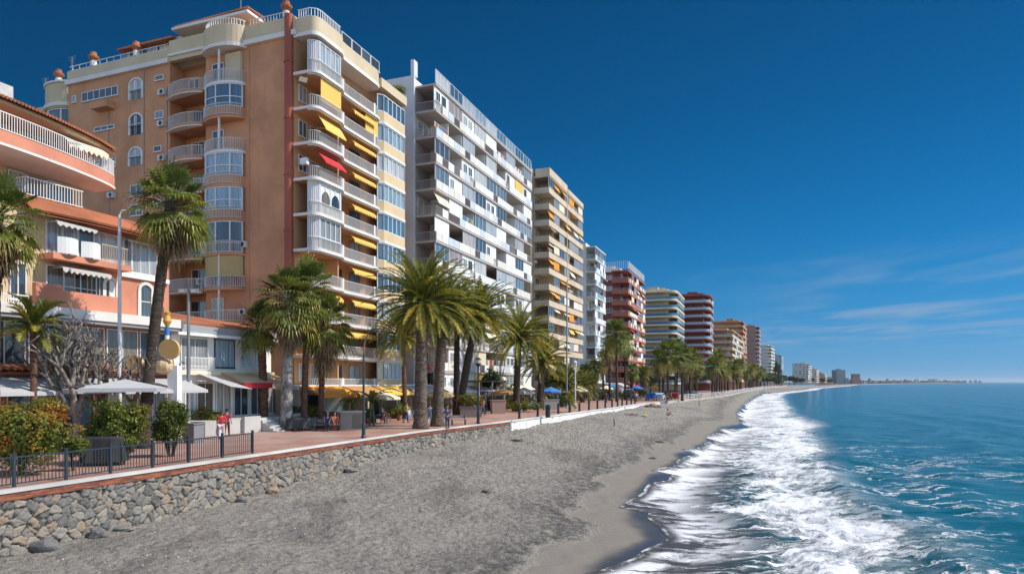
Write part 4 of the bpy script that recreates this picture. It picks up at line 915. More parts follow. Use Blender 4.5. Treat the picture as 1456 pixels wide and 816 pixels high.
    mb = MB(); mb.mat(cornw).prism(bpl, -.3, -.02); mb.mat(paint('cream_bay', (.66,.50,.30), .7, .05, .1)).prism([(a, b+.06 if b < -.1 else b) for a, b in bpl], -.015, .95); build(mb, 'bay_floor', None, T1, (0, 0, z))
    fr = MB().mat(WMET); pn = MB()
    ed_ = [(a, b+.12) for a, b in bpl[1:-1]]
    for (a, b), (c, d) in zip(ed_[:-1], ed_[1:]):
        m_ = max(1, round(math.hypot(c-a, d-b)/.85))
        for j in range(m_+1): q = j/m_; fr.bar((a+(c-a)*q, b+(d-b)*q, z+.95), (a+(c-a)*q, b+(d-b)*q, z+2.68), .09)
        for zq in (z+1.0, z+2.64): fr.bar((a, b, zq), (c, d, zq), .09)
        pn.face([(a, b+.04, z+.95), (c, d+.04, z+.95), (c, d+.04, z+2.66), (a, b+.04, z+2.66)])
    w_ = build(fr, 'bay_window', None, T1); build(pn, 'pane', PANEB, w_)
# top fascia on the sea side
def offp(poly, e): return [(a-e if a < .5 else a, b-e if b < -.1 else b) for a, b in poly]
mb = MB(); mb.mat(cornw).prism(offp(sp1, .1), HT-.32, HT+.0); mb.mat(cream).prism(offp(sp1, .02), HT+.001, HT+1.45 if 0 else HT+1.3)
mb.mat(cornw).prism([(11.25, -.02), (11.25, -1.4), (11.7, -1.85), (16.4, -1.85), (16.4, -.02)], HT-1.5, HT-1.2) if 0 else None
mb.mat(cream).box(11.22, 16.3, -1.7, -.02, HT, HT+.9); build(mb, 'fascia', None, T1)
rr_ = railing_mesh([(.1, -.3), (.1, -1.5), (.4, -2.0), (.9, -2.15), (3.6, -2.15)], .75, .22, .05, WHITE); rr_.v = [(a, b, c+HT+1.3) for a, b, c in rr_.v]; build(rr_, 'roof_railing', None, T1)
for i in range(4): window(T1, 4.6+1.6*i, -1.55, HT+1.3, 1.55, 1.0, 0, 1, 1, WMET, PANE, 'terrace_screen')
# shops at its foot
for i, x0 in enumerate((.3, 4.2, 8.1, 12.3)): window(T1, x0, -.03, .1, 3.4, 2.3, 0, 3, 1, WMET, PANE, 'shop_window')
# ================================================================ peach building on the left
px0, py0 = UV(20.5, -37.2)
salm = paint('salmon_render', (.60,.24,.15), .85, .12, .3); pch = paint('peach_render', (.62,.47,.30), .85, .08, .2)
H0 = thing('apartment_house', 'salmon and cream low building with tiled eaves and a curved white balcony, far left', 'building', (px0, py0, 0), RZ)
def fx(px, ly=0.0):    # local x along the front seen at a pixel
    t = (px-CXP)/FPX; Y = (-37.2-ly)/(t*VX+VY); return (t*Y*UX+Y*UY)-20.5
def fz(px, py, ly=0.0): t = (px-CXP)/FPX; return EYE+(HOR-py)/FPX*((-37.2-ly)/(t*VX+VY))
# px 150 on front -> end of the upper floors
xe = fx(152); xf = fx(240)
mb = MB().mat(pch).box(-8, xe, 2.2, 14, 12.9, 17.9); mb.mat(salm).box(-8, xf, .0, 14, 0.0, 12.89); build(mb, 'wall', None, H0)
mb = MB().mat(pch).box(-8, fx(112), -.03, -.005, 7.8, 12.88); build(mb, 'cream_wall', None, H0)
# upper curved balcony
def bow(x, a=-8, b=None, d=1.8): b = b or xe+1.0; q = (x-a)/(b-a); return .6-d*(math.sin(math.pi*min(1, max(0, q*.93+.07)))**.7)
xs = np.linspace(-8, xe+1.0, 26)
poly = [(x, bow(x)) for x in xs]
mb = MB().mat(salm).prism(poly + [(xe+1.0, 2.19), (-8, 2.19)], 15.75, 16.4); mb.mat(cornw).prism([(x, y-.07) for x, y in poly] + [(xe+1.0, 2.18), (-8, 2.18)], 15.62, 15.749); o = build(mb, 'balcony', None, H0)
rr_ = railing_mesh([(x, y+.06) for x, y in poly]+[(xe+.95, 2.0)], .95, .13, .03, WHITE); rr_.v = [(a, b, c+16.4) for a, b, c in rr_.v]; build(rr_, 'railing', None, o)
for i, (a, b) in enumerate(((-6.5, -3.6), (-3.0, .2), (.9, 4.2), (5, 8.0))):
    if b < xe: window(H0, a, 2.17, 16.45, b-a, 1.35, 0, 3, 1, WMET, PANE, 'balcony_door')
def tiled_eave(parent, pts_lo, pts_hi, n, name='tiled_roof'):
    mb = MB().mat(TERRA)
    for i in range(len(pts_lo)-1): mb.face([pts_lo[i], pts_lo[i+1], pts_hi[i+1], pts_hi[i]]); mb.face([tuple(np.array(q)-(0,0,.14)) for q in (pts_lo[i], pts_hi[i], pts_hi[i+1], pts_lo[i+1])])
    L_ = len(pts_lo)-1
    for i in range(n):
        f = i/n*L_; j = int(f); q = f-j; lo = [pts_lo[j][k]*(1-q)+pts_lo[j+1][k]*q for k in range(3)]; hi = [pts_hi[j][k]*(1-q)+pts_hi[j+1][k]*q for k in range(3)]
        mb.tube([(lo[0], lo[1]-.03, lo[2]+.03), (hi[0], hi[1], hi[2]+.04)], [.085, .085], 6)
    return build(mb, name, None, parent)
xs2 = np.linspace(-8, xe+1.2, 14)
tiled_eave(H0, [(x, bow(x)+.1, 18.15) for x in xs2], [(x, 5.0, 19.4) for x in xs2], 90)
mb = MB().mat(pch); mb.prism([(x, bow(x)+.25) for x in xs2] + [(xe+1.0, 4), (-8, 4)], 17.9, 18.08); build(mb, 'eave', None, H0)
awning(H0, fx(90), fx(148), .5, 17.8, .9, .5, CREAM, .3, True)
# second balcony and its tile skirt
xs3 = np.linspace(fx(30), fx(238), 16); g = lambda x: -.25-.5*math.sin(math.pi*min(1, max(0, (x-xs3[0])/(xs3[-1]-xs3[0]))))
tiled_eave(H0, [(x, g(x)-.7, 12.75) for x in xs3], [(x, .3, 13.75) for x in xs3], 80)
mb = MB().mat(salm).box(xs3[0], xs3[-1], .0, 2.19, 12.9, 13.5); build(mb, 'terrace', None, H0)
rr_ = railing_mesh([(fx(36), 1.4), (fx(40), .15), (fx(118), -.0)], 1.0, .16, .03, WHITE); rr_.v = [(a, b, c+13.75) for a, b, c in rr_.v]; build(rr_, 'railing', None, H0)
window(H0, fx(48), 2.17, 13.7, 2.2, 1.8, 0, 2, 1, WMET, PANEB); window(H0, fx(72), 2.17, 13.7, 1.2, 1.8, 0, 1, 1, WMET, PANE); window(H0, fx(100), 2.17, 13.7, 1.7, 1.8, 0, 2, 1, WMET, PANEB)
# third floor: white curved balcony fronts and awning
fl = [(fx(62), fx(86), 'glass'), (fx(86), fx(100), 'wall'), (fx(100), fx(128), 'door'), (fx(132), fx(162), 'door')]
mb = MB().mat(salm).box(fx(55), fx(168), -1.15, -.02, 10.35, 10.68); o = build(mb, 'balcony', None, H0)
for a, b in ((fx(63), fx(92)), (fx(97), fx(124))):
    n = 8; pts = [(a+(b-a)*i/n, -1.05-.32*math.sin(math.pi*i/n)) for i in range(n+1)]; mb = MB().mat(WHITE)
    for (x0, y0), (x1, y1) in zip(pts[:-1], pts[1:]): mb.bar((x0, y0, 11.15), (x1, y1, 11.15), .07, .9)
    build(mb, 'parapet', None, o)
build(railing_mesh([(fx(126), -1.05), (fx(164), -1.05)], 1.0, .14, .03, plain('beige_rail', (.55,.42,.28))), 'railing', None, o).location.z = 10.68
window(H0, fx(64), -.035, 10.75, 1.9, 1.9, 0, 2, 1, WMET, PANEB, 'balcony_door'); window(H0, fx(108), -.035, 10.72, 1.1, 1.9, 0, 1, 1, WMET, PANE, 'balcony_door'); window(H0, fx(131), -.035, 10.72, 2.6, 1.9, 0, 3, 1, WMET, PANEB, 'balcony_door')
awning(H0, fx(60), fx(118), -.3, 12.75, .9, .35, plain('grey_striped_canvas', (.55,.53,.5)), .2, True)
window(H0, fx(174), -.035, 10.5, fx(222)-fx(174), 2.1, 0, 4, 1, WMET, PANE, 'gallery_window'); awning(H0, fx(172), fx(224), -.12, 12.7, .5, .3, plain('grey_striped_canvas', (.55,.53,.5)), .15)
mb = MB().mat(WHITE).box(fx(170), fx(238), -.2, -.01, 10.15, 10.42); build(mb, 'ledge', None, H0)
# second floor recess
mb = MB().mat(salm); mb.box(fx(35), fx(74), -.9, -.6, 7.75, 8.95); mb.box(fx(74), fx(168), -.9, -.6, 7.75, 8.7); mb.mat(cornw).box(fx(34), fx(168), -.95, -.55, 8.96, 9.03) if 0 else None; mb.mat(salm).box(fx(35), fx(168), -.6, -.02, 7.75, 7.9); build(mb, 'terrace_parapet', None, H0)
window(H0, fx(64), -.035, 7.95, 3.0, 2.2, 0, 3, 2, WMET, PANE, 'balcony_door'); window(H0, fx(104), -.035, 7.95, 1.6, 2.1, 0, 2, 1, plain('tan_frame', (.5,.4,.26)), PANE, 'balcony_door'); window(H0, fx(128), -.035, 7.95, 1.2, 2.0, 0, 1, 1, plain('tan_frame', (.5,.4,.26)), PANE, 'balcony_door')
awning(H0, fx(72), fx(142), -.1, 10.3, .9, .35, plain('grey_striped_canvas', (.55,.53,.5)), .22, True)
window(H0, fx(12), -.035, 8.0, fx(36)-fx(12), 2.0, 0, 2, 1, WMET, PANE); build(railing_mesh([(fx(-10), -.5), (fx(33), -.5)], .9, .12, .03, WHITE), 'railing', None, H0).location.z = 7.3
for a, b in ((147, 166), (197, 216)):
    x0, x1 = fx(a), fx(b); mb = MB().mat(cornw); z0 = 7.5; z1 = 9.9; cx = (x0+x1)/2; r = (x1-x0)/2
    mb.box(x0-.1, x0+.12, -.1, -.01, z0, z1-.4); mb.box(x1-.12, x1+.1, -.1, -.01, z0, z1-.4); mb.box(x0-.15, x1+.15, -.14, -.01, z0-.15, z0)
    for i in range(8):
        a0, a1 = math.pi*i/8, math.pi*(i+1)/8; mb.bar((cx-r*math.cos(a0), -.06, z1-.4+.45*math.sin(a0)), (cx-r*math.cos(a1), -.06, z1-.4+.45*math.sin(a1)), .1, .2)
    mb.box(x0+.12, x1-.12, -.05, -.02, 8.75, 8.8); o = build(mb, 'arched_window', None, H0); build(MB().box(x0+.1, x1-.1, -.02, -.008, z0, z1-.1), 'pane', PANE if a > 180 else WHITE, o)
# first floor
mb = MB().mat(cornw).box(-8, xf, -1.3, -.01, 7.15, 7.7); mb.mat(plain('grey_fascia', (.3,.3,.31))).box(-8, xf, -1.2, -.01, 6.95, 7.149); build(mb, 'fascia', None, H0)
for i in range(9): window(H0, -7.5+i*2.3, -.035, 4.5, 2.15, 2.35, 0, 2, 1, WMET, PANE, 'shop_window')
tiled_eave(H0, [(-8, -1.2, 4.25), (xf, -1.2, 4.25)], [(-8, -.02, 4.5), (xf, -.02, 4.5)], 60, 'ledge')
for i in range(8): window(H0, -7.5+i*2.6, -.035, .3, 2.3, 2.9, 0, 2, 1, WMET, PANE, 'shop_window')
xs4 = [-8, 0, 5, 9.3, xf]
for i, (a, b) in enumerate(zip(xs4[:-1], xs4[1:])): awning(H0, a+.1, b-.1, -.1, 4.0, 3.4, .9, plain('offwhite_canvas', (.47,.475,.48)), .3)
# ================================================================ low white shop building
lx0 = xf+.15; LX = lambda px: fx(px)
H1 = thing('shop_building', 'low white shop building with big windows and a beige awning edged in red', 'building', (px0, py0, 0), RZ)
L0, L1 = lx0, 23.15
mb = MB().mat(WHITE).box(L0, L1, 0, 9.5, 0, 7.05); build(mb, 'wall', None, H1)
mb = MB().mat(plain('grey_fascia2', (.32,.33,.35))).box(L0, L1, -.6, -.01, 7.0, 7.55); mb.mat(WHITE).box(L0, L1, -.7, -.01, 6.8, 6.995); build(mb, 'fascia', None, H1)
tiled_eave(H1, [(L0, -.6, 7.6), (fx(370), -.6, 7.5)], [(L0, 2.2, 8.5), (fx(370), 2.2, 8.2)], 50)
window(H1, fx(256), -.035, 4.7, 2.4, 2.0, 0, 2, 1, WMET, PANE); build(railing_mesh([(fx(256), -.4), (fx(300), -.4)], .9, .12, .04, WHITE), 'railing', None, H1).location.z = 4.4
window(H1, fx(304), -.035, 4.65, fx(334)-fx(304)-.1, 2.1, 0, 1, 1, DARKMET, PANEB); window(H1, fx(341), -.035, 4.65, fx(370)-fx(341), 2.1, 0, 1, 1, WMET, PANEB)
build(MB().box(L0, L1, -.35, -.01, 4.1, 4.38), 'ledge', CREAM, H1)
awning(H1, fx(308), fx(352), -.36, 4.3, 2.0, .75, plain('beige_canvas', (.72,.5,.3)), .0, False)
mb = MB().mat(RED).box(fx(308), fx(352), -2.42, -2.37, 3.15, 3.54); build(mb, 'valance', None, H1)
awning(H1, fx(354), L1-.1, -.36, 4.2, 2.0, .75, plain('beige_canvas', (.72,.5,.3)), .35, False)
for i in range(6): window(H1, L0+.4+i*1.75, -.035, 1.05, 1.5, 2.5, 0, 2, 1, WHITE, PANE, 'shop_door')
mb = MB().mat(paint('pale_step', (.5,.49,.47), .8)); mb.box(L0, L1, -3.0, -.04, 0.01, .98)
for k in range(5): mb.box(fx(322), fx(352), -3.02-.32*(k+1), -3.02-.32*k, .01, .98-.18*(k+1))
mb.box(fx(296), fx(320), -3.3, -3.02, .01, 1.15); mb.box(fx(356), L1, -3.3, -3.02, .01, 1.15); build(mb, 'terrace_steps', None, H1)
mb = MB().mat(plain('offwhite_canvas', (.47,.475,.48))); a, b = fx(275), fx(303); mb.face([(a, -.4, 4.2), (a-.3, -3.6, 3.3), (b, -3.6, 3.1), (b, -.4, 4.0)]); mb.face([(a, -.42, 4.18), (b, -.42, 3.98), (b, -3.6, 3.08), (a-.3, -3.6, 3.28)]); build(mb, 'canopy', None, H1)
# shop fronts between the towers and awnings at street level
def shopfront(x0, L, label, am, seed, zf=.0, lx_off=-2.6):
    rg = random.Random(seed); t = thing('corner_shop', label, 'shop', (*UV(x0, -37.2+2.6), 0), RZ)
    mb = MB().mat(WHITE).box(0, L, 0, 2.3, 3.0, 3.35); mb.mat(paint('shop_wall', (.45,.40,.33))).box(0, .25, 0, 2.3, 0, 2.99).box(L-.25, L, 0, 2.3, 0, 2.99).box(0.26, L-.26, 2.0, 2.3, 0, 2.98); build(mb, 'wall', None, t)
    n = max(2, int(L/1.8))
    for i in range(n): window(t, .3+i*(L-.6)/n, 1.97, .1, (L-.6)/n-.08, 2.7, 0, 1, 1, rg.choice((WMET, GREYMET)), PANE, 'shop_window')
    awning(t, .1, L-.1, -.02, 3.25, 1.9, .7, am, .25, rg.random() < .5); return t
shopfront(43.8, 5.5, 'shop front with an orange awning left of the white screen panel', ORA, 1)
shopfront(49.5, 4.6, 'narrow shop front with a tan awning right of the orange awning', plain('tan_canvas', (.5,.26,.1)), 2)
shopfront(54.3, 5.1, 'shop front with a yellow awning behind the banana plants', YEL, 7)
shopfront(59.6, 7.0, 'shop front with a white awning behind the thick date palm trunks', plain('offwhite_canvas', (.47,.475,.48)), 3)
shopfront(67.2, 8.5, 'wide shop front with grey canopy at the foot of the white block', plain('grey_striped_canvas', (.55,.53,.5)), 4)
shopfront(76.2, 9.0, 'shop front with pale lilac canopy under the middle of the white block', plain('lilac_canvas', (.50,.44,.56)), 5)
shopfront(86, 12.0, 'shop front with cream canopy under the far end of the white block', CREAM, 6)
for i, (u_, c_, nm) in enumerate(((118, BLUEC, 'blue'), (129, CREAM, 'cream'), (155, BLUEC, 'bright blue'), (168, plain('offwhite_canvas', (.7,.7,.7)), 'off white'), (184, RED, 'red'), (196, BLUEC, 'deep blue'))):
    shopfront(u_, 9.5, f'shop front with a {nm} awning at street level, {ORD[i]} past the white block', c_, 20+i)

wx_, wy_ = w_at_(-30, 82) if 0 else ((-72-CXP)/FPX*82, 82)
t = thing('apartment_block', 'whitish block corner peeking out at the far left above the salmon house', 'building', (wx_, wy_, 0), RZ)
mb = MB().mat(paint('aged_white', (.55,.54,.52), .8, .12, .4)).box(0, 5, -3.9, 8, 0, 41.5); mb.box(.5, 4, -2.5, 3, 41.5, 43.5); build(mb, 'wall', None, t)
for k in range(11): window(t, -.02, -.6, 5+k*3.2, 1.3, 1.4, -math.pi/2, 2, 1, WMET, PANE); window(t, 1.2, -3.91, 5+k*3.2, 1.6, 1.4, 0, 2, 1, WMET, PANE)
# ================================================================ vegetation
GREENP = leafmat('date_palm_leaf', (.085,.105,.018), (.24,.25,.04), (.62,.48,.08), .4)
GREENF = leafmat('fan_palm_leaf', (.07,.10,.018), (.22,.25,.045), (.6,.48,.12), .42)
DEADF = leafmat('dead_palm_leaf', (.10,.06,.03), (.24,.16,.08), (.42,.31,.17), .2)
def frond(mb, rg, base, az, el, L, droop, width=.5, pairs=34, lw=.082):
    d = Vector((math.cos(az)*math.cos(el), math.sin(az)*math.cos(el), math.sin(el))); p = Vector(base); n = 9
    pts = [p.copy()]; side0 = Vector((-math.sin(az), math.cos(az), 0)); e = el; tw = rg.uniform(-.25, .25)
    for i in range(n):
        e -= droop/n*(.5+i/n); d = Vector((math.cos(az)*math.cos(e), math.sin(az)*math.cos(e), math.sin(e))); p = p + d*L/n; pts.append(p.copy()); az += tw/n
    t0 = mb.tint
    for i in range(n): mb.bar(pts[i], pts[i+1], .07*(1-i/n)+.015)
    for i in range(pairs):
        q = .10+.9*(i+.5)/pairs; f = q*n; j = min(n-1, int(f)); c = pts[j].lerp(pts[j+1], f-j); t = (pts[j+1]-pts[j]).normalized()
        up = side0.cross(t); up = -up if up.z < 0 else up
        l_ = width*(math.sin(math.pi*min(1, q*.86+.12))**.6)*rg.uniform(.85, 1.12)
        for s in (-1, 1):
            dd = (side0*s*.62 + t*.85 + up*rg.uniform(.1, .5)).normalized(); dr = Vector((0, 0, -1))*l_*rg.uniform(.0, .3)
            m_ = c+dd*l_*.55+dr*.2; tip = c+dd*l_+dr; w_ = t*lw
            mb.tint = min(.99, max(.02, t0+rg.uniform(-.12, .12)))
            mb.face([c-w_*.4, c+w_*.4, m_+w_*.5, m_-w_*.5]); mb.face([m_-w_*.5, m_+w_*.5, tip])
    mb.tint = t0
def date_crown(seed, n=130, L=4.15, droopk=1.0):
    rg = random.Random(seed); mb = MB()
    for i in range(n):
        q = (i+.5)/n; el = R(88-112*q**.9)+rg.uniform(-.12, .12); az = i*2.39996+rg.uniform(-.2, .2)
        mb.tint = min(.95, max(.03, .42+rg.uniform(-.38, .38)+(.25 if q > .7 else 0)*rg.random()))
        frond(mb, rg, (.12*math.cos(az), .12*math.sin(az), -.5*q+.2), az, el, L*rg.uniform(.82, 1.08), (R(48)+R(14)*(1-q))*droopk*rg.uniform(.8, 1.2))
    return mb.data('crown', GREENP)
def fan_leaf(mb, rg, base, az, el, pet, rad, sag, segs=20):
    d = Vector((math.cos(az)*math.cos(el), math.sin(az)*math.cos(el), math.sin(el))); c = Vector(base)+d*pet-Vector((0, 0, .12*pet)); mb.bar(base, c, .035)
    side = Vector((-math.sin(az), math.cos(az), 0)); f = (d-Vector((0, 0, sag*.5))).normalized(); up = side.cross(f); up = -up if up.z < 0 else up
    t0 = mb.tint; cup = rg.uniform(.1, .35)
    for i in range(segs):
        a0 = R(-125+250*i/segs); a1 = R(-125+250*(i+1)/segs); am = (a0+a1)/2; l_ = rad*(1-.28*abs(am)/2.2)*rg.uniform(.9, 1.08)
        dir_ = lambda a: (f*math.cos(a)+side*math.sin(a)+up*cup*(1-math.cos(a)*.3))
        m0 = c+dir_(a0)*l_*.55+up*.02*(i % 2); m1 = c+dir_(a1)*l_*.55-up*.02*(i % 2); mm = c+dir_(am)*l_*.82-Vector((0, 0, sag*l_*.18)); tip = c+dir_(am)*l_*1.05-Vector((0, 0, sag*l_*rg.uniform(.4, .8)))
        mb.tint = min(.99, max(.02, t0+rg.uniform(-.1, .1))); w_ = (m1-m0)*.32
        mb.face([c, m0, mm, m1]); mb.tint = min(.99, mb.tint+.15); mb.face([mm-w_, mm+w_, tip])
    mb.tint = t0
def fan_crown(seed, n=44, rad=.95, pet=1.0):
    rg = random.Random(seed); mb = MB()
    for i in range(n):
        q = (i+.5)/n; el = R(80-125*q)+rg.uniform(-.15, .15); az = i*2.39996+rg.uniform(-.3, .3); mb.tint = min(.95, max(.05, .3+rg.uniform(-.2, .25)+(.35 if q > .75 else 0)*rg.random()))
        fan_leaf(mb, rg, (.08*math.cos(az), .08*math.sin(az), -.7*q), az, el, pet*rg.uniform(.8, 1.25), rad*rg.uniform(.85, 1.15), .25+q*.9)
    return mb.data('crown', GREENF)
def skirt(seed, n=34, rad=.7, pet=.9, length=1.5):
    rg = random.Random(seed); mb = MB()
    for i in range(n):
        q = (i+.5)/n; el = R(-38-42*q)+rg.uniform(-.15, .1); az = i*2.39996; mb.tint = rg.uniform(.15, .9)
        fan_leaf(mb, rg, (.16*math.cos(az), .16*math.sin(az), -.55-length*q), az, el, pet*rg.uniform(.5, 1.), rad*rg.uniform(.8, 1.2), 1.3, 11)
    return mb.data('dead_fronds', DEADF)
def barkmat(name, c1, c2, ring=5.):
    m, nt, bs = nmat(name); p = pos(nt); n1 = noi(nt, mapping(nt, p, (1.2, 1.2, ring)), 2.2, 4, .65)
    nt.links.new(mixc(nt, mrange(nt, n1, .35, .65), c1, c2), bs.inputs['Base Color']); bs.inputs['Roughness'].default_value = .95; bump(nt, bs, n1, .9, .08); return m
BARK = barkmat('palm_bark', (.055,.038,.028), (.19,.145,.11)); BARKD = barkmat('dark_bark', (.025,.018,.014), (.085,.06,.045)); BARKG = barkmat('pale_bark', (.12,.11,.10), (.36,.34,.31), .9); BARKR = barkmat('red_bark', (.06,.03,.02), (.2,.10,.06))
def trunk_mesh(top, r, rg, flare=1.25, rough=.05, bend=0., seg=12, head=1.0):
    top = Vector(top); n = max(14, int(top.length/.28)); pts = []; rad = []
    for i in range(n+1):
        q = i/n; pts.append((top.x*(q**1.5*(1-bend)+q*bend), top.y*(q**1.5*(1-bend)+q*bend), top.z*q-(.06 if i == 0 else 0)))
        rr = r*(1-.22*q); rr *= 1+(flare-1)*max(0, 1-q*9)**1.4; rr *= 1+rough*(1 if i % 2 else -.5)+rg.uniform(-.02, .02); rr *= 1+.32*head*max(0, (q-.9)/.1)
        rad.append(rr)
    mb = MB(); mb.tube(pts, rad, seg); return mb
DC = [date_crown(1), date_crown(2, 115, 4.0), date_crown(3, 95, 3.7, .85)]; FC = [fan_crown(4), fan_crown(5, 38, .85, .85), fan_crown(6, 50, .9, 1.1)]; SK = [skirt(7), skirt(8, 44, .75, .9, 2.2)]
def w_at(px, Y, z=None, py=None): return ((px-CXP)/FPX*Y, Y, z if z is not None else EYE+(HOR-py)/FPX*Y)
NT = [0]
def palm(name, label, bpx, Y, cpx, cpy, r, crown, scale, bark=None, sk=None, sks=1., group=None, dy=0., **k):
    NT[0] += 1; rg = random.Random(900+NT[0]); b = w_at(bpx, Y, 0.0); c = w_at(cpx, Y+dy, py=cpy)
    t = thing(name, label, 'palm tree', b, 0, group); top = (c[0]-b[0], c[1]-b[1], c[2])
    build(trunk_mesh(top, r, rg, **k), 'trunk', bark or BARK, t, smooth=True)
    o = link('crown', crown, t, top, rg.uniform(0, 6.28)); o.scale = (scale*rg.uniform(.93, 1.07), scale*rg.uniform(.93, 1.07), scale*rg.uniform(.9, 1.1)); o.rotation_euler.x = rg.uniform(-.1, .1)
    if sk is not None: s_ = link('dead_fronds', sk, t, top, rg.uniform(0, 6.28)); s_.scale = (sks,)*3
    return t
palm('fan_palm', 'tall fan palm with a leaning dark trunk and hanging dry leaves before the salmon house', 203, 36, 244, 284, .31, FC[0], 1.12, BARKD, SK[0], 1.0, bend=.5)
palm('fan_palm', 'fan palm crown cut by the left edge of the picture', -12, 30, -6, 300, .3, FC[2], .98, BARKD, SK[0], .9)
palm('fan_palm', 'fan palm with a rough brown trunk before the red edged awning', 376, 50.6, 370, 458, .33, FC[1], 1.1, BARKR, SK[0], .7, rough=.1)
palm('fan_palm', 'fan palm on the thickest pale grey trunk, left of the covered tables', 407, 49.5, 412, 418, .46, FC[2], 1.35, BARKG, SK[1], 1.05, rough=.03)
palm('fan_palm', 'fan palm with thin red brown trunk before the orange awning', 456, 51.5, 462, 452, .24, FC[0], 1.25, BARKR, SK[1], 1.05)
palm('fan_palm', 'high fan palm crown rising behind the pale grey trunk', 432, 50.5, 440, 402, .26, FC[1], 1.35, BARKR, SK[0], 1.1)
palm('date_palm', 'thick date palm nearest the beach wall, left of its twin', 598, 51.4, 601, 428, .52, DC[0], 1.1, BARK, flare=1.3, rough=.03)
palm('date_palm', 'thick date palm right beside the one nearest the beach wall', 622, 54.2, 632, 437, .47, DC[1], 1.05, BARK, flare=1.35, rough=.03)
palm('date_palm', 'date palm behind the thick pair, with a slim straight dark trunk', 649, 72, 650, 452, .36, DC[2], 1.25, BARKD)
palm('date_palm', 'date palm beside the yellow flowered planter, trunk leaning right', 655, 70, 680, 448, .44, DC[0], 1.2, BARKD, flare=1.4)
palm('date_palm', 'wide spreading date palm standing alone right of the flowered planter', 734, 82, 738, 480, .45, DC[1], 1.35, BARKD)
palm('date_palm', 'lower date palm half behind the wide spreading one', 768, 92, 772, 512, .5, DC[2], 1.15, BARKD)
palm('date_palm', 'thin trunked date palm left of the thick pair, over the cafe chairs', 576, 65, 572, 478, .24, DC[2], .92, BARKR)
palm('small_palm', 'small feathery palm between the left shrubs and the white canopies', 48, 33, 48, 462, .17, date_crown(9, 30, 1.7, .9), .95, BARKR, flare=1.2)
palm('small_palm', 'squat bushy palm by the bollards, left of the pair', 806, 104, 806, 548, .4, DC[2], .95, BARKR, head=.2)
palm('small_palm', 'squat bushy palm by the bollards, right of the pair', 828, 118, 829, 549, .4, DC[0], .85, BARKR, head=.2)
palm('small_palm', 'young palm tuft low among the bollards', 811, 79, 810, 571, .14, date_crown(10, 20, 1.3, .7), .85, BARKR)
for i, (bx, Y, cx_, cy_, s_, cr, kind) in enumerate([(877,122,876,472,1.55,0,'highest, before the dark red block'), (867,128,866,492,1.25,1,'lower left neighbour of the highest one'), (889,132,889,486,1.3,2,'right neighbour of the highest one, yellowing'), (845,130,845,520,.95,1,'short and green before the slim white tower'), (858,136,857,510,1.0,2,'medium, between the short one and the high three'),
        (938,140,937,508,1.3,0,'leftmost of the clump before the rounded block'), (950,134,949,500,1.5,2,'second of the clump before the rounded block'), (960,146,961,493,1.6,1,'tallest of the clump before the rounded block'), (970,128,969,503,1.35,0,'right front of the clump, base at the sand edge'), (981,150,981,508,1.3,2,'rightmost of the clump before the rounded block'), (898,150,899,525,1.1,1,'low, between the dark red block and the clump'), (915,156,915,528,1.0,0,'low, behind the parked blue car')]):
    palm('fan_palm', 'distant fan palm, ' + kind, bx, Y, cx_, cy_, .24, FC[cr], s_, BARKD, SK[i % 2], 1.0)
protoF = None; protoD = None
far = []
Yf = 150.; i = 0
while Yf < 470:
    for off_ in (rng.uniform(2.2, 4.5), rng.uniform(7, 13)):
        far.append((Yf+rng.uniform(-4, 4), off_))
    Yf += 9+Yf*.028; i += 1
for j, (Y, of_) in enumerate(far):
    X = wallX(Y)-of_; hgt = rng.uniform(6.5, 11.5); s_ = rng.uniform(1.1, 1.6); kind = j % 3
    row = 'beach side' if j % 2 == 0 else 'building side'
    lab = f'distant {row} palm, {ordw(j//2)} counted from the rounded cream block'
    src = protoF if kind else protoD
    if src is None:
        src = thing('fan_palm' if kind else 'date_palm', lab, 'palm tree', (X, Y, 0), 0, 'palms lining the distant promenade')
        build(trunk_mesh((.2, 0, 8), .26, rng), 'trunk', BARKD, src, smooth=True); link('crown', FC[0] if kind else DC[2], src, (.2, 0, 8)).scale = (1.2, 1.2, 1.2) if kind else (.75, .75, .75)
        if kind: link('dead_fronds', SK[1], src, (.2, 0, 8)); protoF = src
        else: protoD = src
        src.scale = (s_*.85, s_*.85, hgt/8)
    else: copy_thing(src, (X, Y, 0), rng.uniform(0, 6.28), lab, (s_*.85, s_*.85, hgt/8*.97))
# ---- leafy masses
def leafcloud(mb, rg, c, rad, n, size, tint, spread=.18, rough=.35, yg=None):
    c = Vector(c); sx, sy, sz = rad; off = Vector((rg.uniform(0, 50),)*3)
    for i in range(n):
        a = rg.uniform(0, 2*math.pi); z = rg.uniform(-1, 1); h = math.sqrt(1-z*z); d = Vector((h*math.cos(a), h*math.sin(a), z))
        k = 1+rough*noise.noise(d*1.7+off)*1.6+.22*noise.noise(d*5+off); q = (rg.random()**.33)*k
        if q < .55*k and rg.random() < .5: q = k*rg.uniform(.75, 1)
        p = c+Vector((d.x*sx*q, d.y*sy*q, d.z*sz*q))
        nrm = (d+Vector((rg.uniform(-1, 1), rg.uniform(-1, 1), rg.uniform(-.6, 1)))*.9).normalized(); t = nrm.orthogonal().normalized(); t = (Matrix.Rotation(rg.uniform(0, 6.28), 3, nrm) @ t); b = nrm.cross(t); s = size*rg.uniform(.6, 1.35)
        tb = tint(p) if callable(tint) else tint
        mb.tint = min(.99, max(.02, tb+rg.uniform(-spread, spread)))
        mb.face([p-t*s, p+b*s*.55-t*s*.1, p+t*s, p-b*s*.55-t*s*.1])
SHRUB = leafmat('shrub_leaf', (.045,.08,.010), (.17,.20,.022), (.40,.15,.02), .35)
TREEL = leafmat('tree_leaf', (.012,.028,.008), (.04,.07,.014), (.10,.12,.025), .25)
